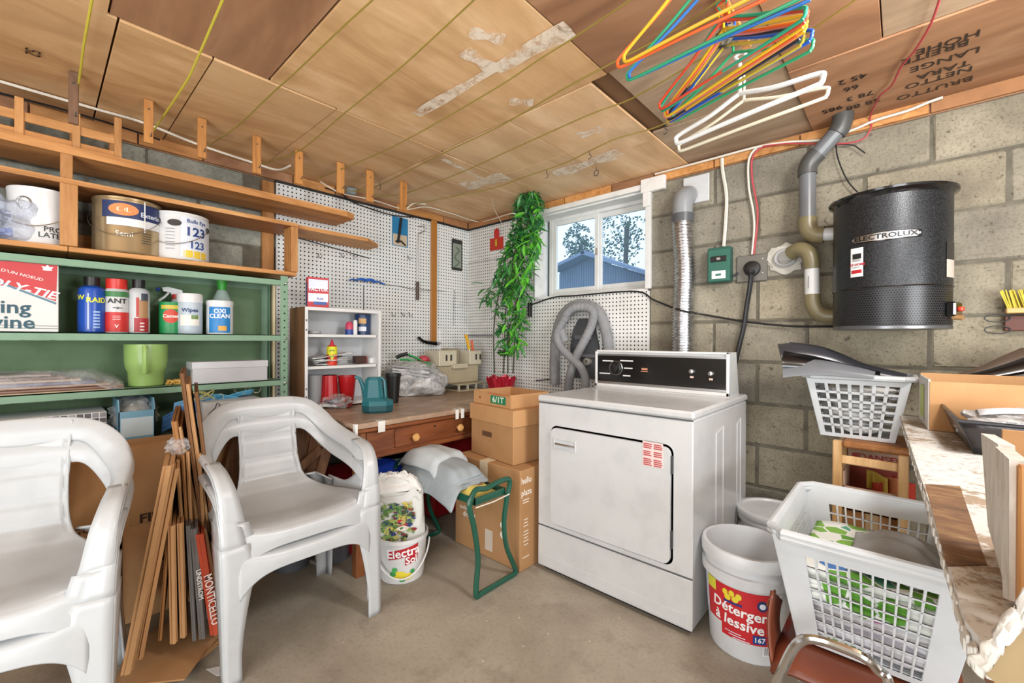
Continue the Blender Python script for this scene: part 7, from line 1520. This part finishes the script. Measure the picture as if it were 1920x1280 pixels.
t = thing('grey_cloth', (2.93, -.85, .53), 'grey ribbed cloth heaped at the right of the upper nested basket', 'cloth'); obj('cloth', MB().grid(lambda u, v: (2.80+.22*u, -1.06+.30*v, .515+.07*math.sin(PI*u)*math.sin(PI*v)+.006*math.sin(v*30+u*8)+.012*noise.noise((u*4, v*4, 2))), 24, 40), plain('#a4a4a4', .95, mott=.1), t, smooth=True, solid=.006)
# ================================================================ workbench with peeling white paint
ZB = .86
def bench():
    pts = [at(u, v, z=ZB) for u, v in ((1688, 778), (1712, 850), (1745, 950), (1790, 1095), (1810, 1165), (1850, 1210))]
    xe = 3.75; yb = pts[0].y; t = thing('workbench', (3.3, -1.1, 0), 'workbench board with flaking white paint running along the right side', 'workbench')
    poly = [(p.x, p.y) for p in pts]+[(xe, pts[-1].y+.0), (xe, yb)]
    obj('board', MB().prism(poly, .032, (0, 0, ZB-.032)), 'peel', t)
    q = [at(u, v, z=ZB) for u, v in ((1735, 908), (1800, 912), (1850, 1060), (1775, 1062))]; obj('bare_patch', MB().prism([(p.x, p.y) for p in q], .0012, (0, 0, ZB)), 'flake', t)
    edge = [Vector((p.x, p.y, ZB-.016)) for p in pts]; random.seed(2)
    mb = MB()
    for i in range(34):
        s = i/34*(len(edge)-1); k = min(int(s), len(edge)-2); p = edge[k].lerp(edge[k+1], s-k); mb.box(p+Vector((-.001, 0, random.uniform(-.006, .006))), (.003, .022, random.uniform(.008, .016)), rz=random.uniform(-.12, .12), bev=.001)
    tag(obj('paint_flakes', mb, plain('#d6d3cc', .8), t), kind='stuff')
    obj('front_rail', MB().bb((pts[3].x+.03, -1.97, ZB-.11), (xe-.05, -1.93, ZB-.033)), 'pine', t); obj('side_rail', MB().bb((2.985, -1.93, ZB-.10), (3.01, yb-.05, ZB-.033)), 'pine_dark', t)
    for x in (3.02, xe-.10):
        for y in (-1.90, yb-.12): obj('leg', MB().bb((x, y, 0), (x+.06, y+.06, ZB-.033)), 'pine_z', t)
bench()
def magazine_box():
    a = at(1742, 806, z=ZB+.001); b = at(1712, 765, z=ZB+.001); c0 = Vector((a.x, a.y, ZB+.001)); dl = (Vector((b.x, b.y, 0))-Vector((a.x, a.y, 0))); L = .30; dl = dl.normalized(); dr = Vector((dl.y, -dl.x, 0))
    zt = hz(c0, 715); h = zt-ZB; W2 = .75; t = thing('kraft_box', c0, 'brown open box with red lettering and white end on the far end of the bench', 'box'); rz_ = math.atan2(dr.y, dr.x)
    th = .006
    def wl_(o, l, w_, m_, nm, hh=h): return obj(nm, MB().box(c0+o+Z*hh/2, (l, w_, hh), rz=rz_, bev=.001), m_, t)
    wl_(dr*W2/2, W2, th, 'card2', 'side_wall'); wl_(dr*W2/2+dl*L, W2, th, 'card2', 'side_wall', h+.012); wl_(dl*L/2, th, L, plain('#d6d4d0', .6), 'end_wall', h+.006); wl_(dr*W2/2+dl*L/2, W2, L, 'cardin', 'box_floor', .012)
    n_ = dr.cross(Z); f = c0-dl*(th/2); p = f+dr*.205+Z*h*.40
    text('MAGASIN', .055, c0-dl*(th/2)+dr*.36+Z*h*.80, dr, Z, pr('#c23028'), t, bold=.07, sx=1.15)
    e0 = c0-dr*(th/2+.001); obj('green_label', MB().box(e0+dl*.17+Z*h*.5-dr*.001, (.001, .10, h*.7), rz=rz_), pr('#b4c23a'), t); obj('label_line', MB().box(e0+dl*.10+Z*h*.5-dr*.001, (.001, .004, h*.8), rz=rz_), pr('#5a5a5a'), t)
    k = thing('black_hoses', c0+dr*.5+dl*.15, 'black tubing lying in the open brown box', 'hose')
    obj('tube', MB().tube(spline([c0+dr*.25+dl*.15+Z*(h+.005), c0+dr*.35+dl*.1+Z*(h+.03), c0+dr*.5+dl*.14+Z*(h+.032), c0+dr*.62+dl*.2+Z*(h+.01)], 30), .008, 8), 'bcable', k, smooth=True); obj('tube_end', MB().tube(spline([c0+dr*.45+dl*.08+Z*(h*.9), c0+dr*.47+dl*.06+Z*(h+.025), c0+dr*.6+dl*.10+Z*(h+.012)], 20), .009, 8), 'bcable', k, smooth=True)
magazine_box()
t = thing('dark_nozzles', at(1860, 690, y=-.12), 'long dark flat attachments behind the brown box against the wall', 'attachment')
for k, pts in enumerate(([(1790, 706, -.16), (1840, 694, -.14), (1890, 676, -.12), (1930, 664, -.1)], [(1800, 708, -.2), (1860, 700, -.18), (1930, 684, -.16)])):
    obj('nozzle', MB().tube(spline([at(u, v, y=y) for u, v, y in pts], 20), .03, 10, rf=lambda u: .008+.03*u, flat=.45), [plain('#5a4a3e', .4), M['blackg']][k], t, smooth=True)
def pan():
    z0 = ZB+.002; hgt = .085; zr = z0+hgt; A = at(1765, 758, z=zr); B = at(1852, 836, z=zr); dl = (A-B).normalized(); dr = Vector((-dl.y, dl.x, 0)); 
    if dr.x < 0: dr = -dr
    L = .40; W2 = .30; A = Vector((A.x, A.y, 0)); t = thing('roasting_pan', A+dr*W2/2-dl*L/2+Z*z0, 'dark grey roasting pan holding a white plastic bag on the bench', 'pan'); m_ = plain('#4c4a4c', .3, .7)
    def P_(s, w_, v): ins = .03*(1-v); return A+dl*(-(ins+(L-2*ins)*s))+dr*(ins+(W2-2*ins)*w_)+Z*(z0+hgt*v)
    cor = [(0, 0), (1, 0), (1, 1), (0, 1)]
    for k in range(4):
        a, b = cor[k], cor[(k+1) % 4]; obj('side', MB().grid(lambda u, v: P_(a[0]+(b[0]-a[0])*u, a[1]+(b[1]-a[1])*u, v), 6, 4), m_, t, smooth=True, solid=.003)
    obj('base', MB().grid(lambda u, v: P_(u, v, 0), 2, 2), m_, t, solid=.003); obj('rim', MB().tube([P_(*c_, 1) for c_ in cor], .006, 6, closed=True), plain('#2c2a2c', .3, .6), t)
    k = thing('bag_in_pan', A+dr*W2/2-dl*L/2+Z*(z0+.02), 'crumpled translucent white bag lying in the dark roasting pan', 'bag'); c = A+dr*(W2*.52)-dl*(L*.45)
    obj('bag', MB().blob(c+Z*(z0+hgt*.62), (.125, .135, .048), 4, .35, 2.4, 4, z0+.01), 'filmw', k, smooth=True); obj('paper', MB().grid(lambda u, v: c-dr*.10+dr*.2*u-dl*(.06-.14*v)+Z*(z0+hgt+.002+.012*math.sin(u*4)+.01*math.sin(v*5)), 10, 8), plain('#d8dade', .5), k, smooth=True, solid=.001)
pan()
def slat_crate():
    z0 = ZB+.001; t = thing('whitewashed_crate', (3.06, -1.75, z0), 'tall crate of split whitewashed boards at the near end of the bench', 'crate')
    # corner post close to the lens, boards running away to the right
    for k, Q in enumerate((((1839, 812), (1871, 832), (1889, 1118), (1852, 985)), ((1875, 838), (1903, 862), (1903, 1128), (1891, 1122)))):
        P3 = [at(u, v, x=3.0) for u, v in Q]
        obj('board', MB().prism([(p.y, max(p.z, z0)) for p in P3], .014, (3.0-.004*k, 0, 0), (0, 1, 0), (0, 0, 1)), 'wwood', t)
    a = at(1905, 870, y=-1.93); zt = at(1905, 868, y=-1.93).z
    obj('end_board', MB().bb((a.x, -1.945, z0), (a.x+.05, -1.93, zt), bev=.002), 'pine_z', t)
    obj('end_board', MB().bb((a.x+.052, -1.945, z0), (a.x+.30, -1.93, zt), bev=.002), 'wwood', t)
    obj('inner_wall', MB().bb((at(1880, 815, y=-1.70).x, -1.70, z0), (at(1880, 815, y=-1.70).x+.3, -1.69, at(1880, 806, y=-1.70).z-.0)), 'card2', t)
    obj('red_lining', MB().bb((3.018, -1.91, z0), (3.022, -1.70, z0+.13)), plain('#7a2c1c', .6), t)
slat_crate()
def near_board():
    # weathered panel standing at the bench end, nearest the camera
    t = thing('weathered_panel', (3.0, -2.0, .5), 'thick weathered panel with rough white edge at the bottom right corner', 'panel'); y = -2.04
    q = [at(u, v, y=y) for u, v in ((1846, 1262), (1935, 1152), (2100, 960), (2100, 1500), (1925, 1330))]
    obj('panel_face', MB().prism([(p.x, p.z) for p in q], -.022, (0, y, 0), (1, 0, 0), (0, 0, 1)), plain('#9c8560', .8, mott=.2), t)
    a, b = at(1816, 1240, y=y-.006), at(2090, 905, y=y-.006); c_, d_ = at(2100, 945, y=y-.006), at(1838, 1268, y=y-.006); random.seed(9); N = 40
    top = [a.lerp(b, i/N)+Vector((random.uniform(-.002, .002), 0, random.uniform(-.003, .003))) for i in range(N+1)]; bot = [d_.lerp(c_, i/N)+Vector((0, 0, random.uniform(-.002, .002))) for i in range(N+1)]
    obj('rough_edge', MB().grid(lambda u, v: top[round(u*N)].lerp(bot[round(u*N)], v)+Vector((0, .002*math.sin(PI*v)*-1+.005*noise.noise((u*30, v*5, 0)), 0)), N, 6), 'wwood', t, smooth=True, solid=.005)
near_board()
# brush on the wall at the right edge
def brush():
    y = -.035; t = thing('bench_brush', at(1905, 575, y=y), 'yellow bristled wooden brush hung on the block wall at the right edge', 'brush'); q = lambda u, v: at(u, v, y=y)
    obj('brush_block', MB().bb((q(1884, 588).x, y-.03, q(1884, 588).z), (q(1884, 588).x+.22, y+.015, q(1884, 578).z), bev=.003), plain('#c9a468', .5), t)
    random.seed(4); mb = MB(); x0 = q(1886, 560).x; zb = q(1886, 580).z; zt = q(1886, 545).z
    for i in range(110): s = random.random(); yy = y-random.uniform(.002, .028); mb.tube([(x0+.20*s, yy, zb), (x0-.02+.22*s+random.uniform(-.004, .004), yy, zt+random.uniform(-.004, .004))], .0024, 4)
    tag(obj('bristles', mb, plain('#c4b02c', .6), t), kind='stuff')
    t = thing('brush_rack', q(1900, 610), 'dark brown wooden rack with wire loops under the yellow brush', 'rack'); obj('rack_board', MB().bb((q(1884, 618).x, -.03, q(1884, 620).z), (q(1884, 620).x+.22, -.012, q(1884, 592).z), bev=.002), plain('#5c2c1c', .5), t)
    for v, dx in ((596, 0), (618, 0)): c = q(1870, v); obj('wire_loop', MB().tube([c+Vector((.035*math.cos(i*PI/10), 0, .016*math.sin(i*PI/10))) for i in range(20)], .002, 6, closed=True), 'dark', t)
brush()
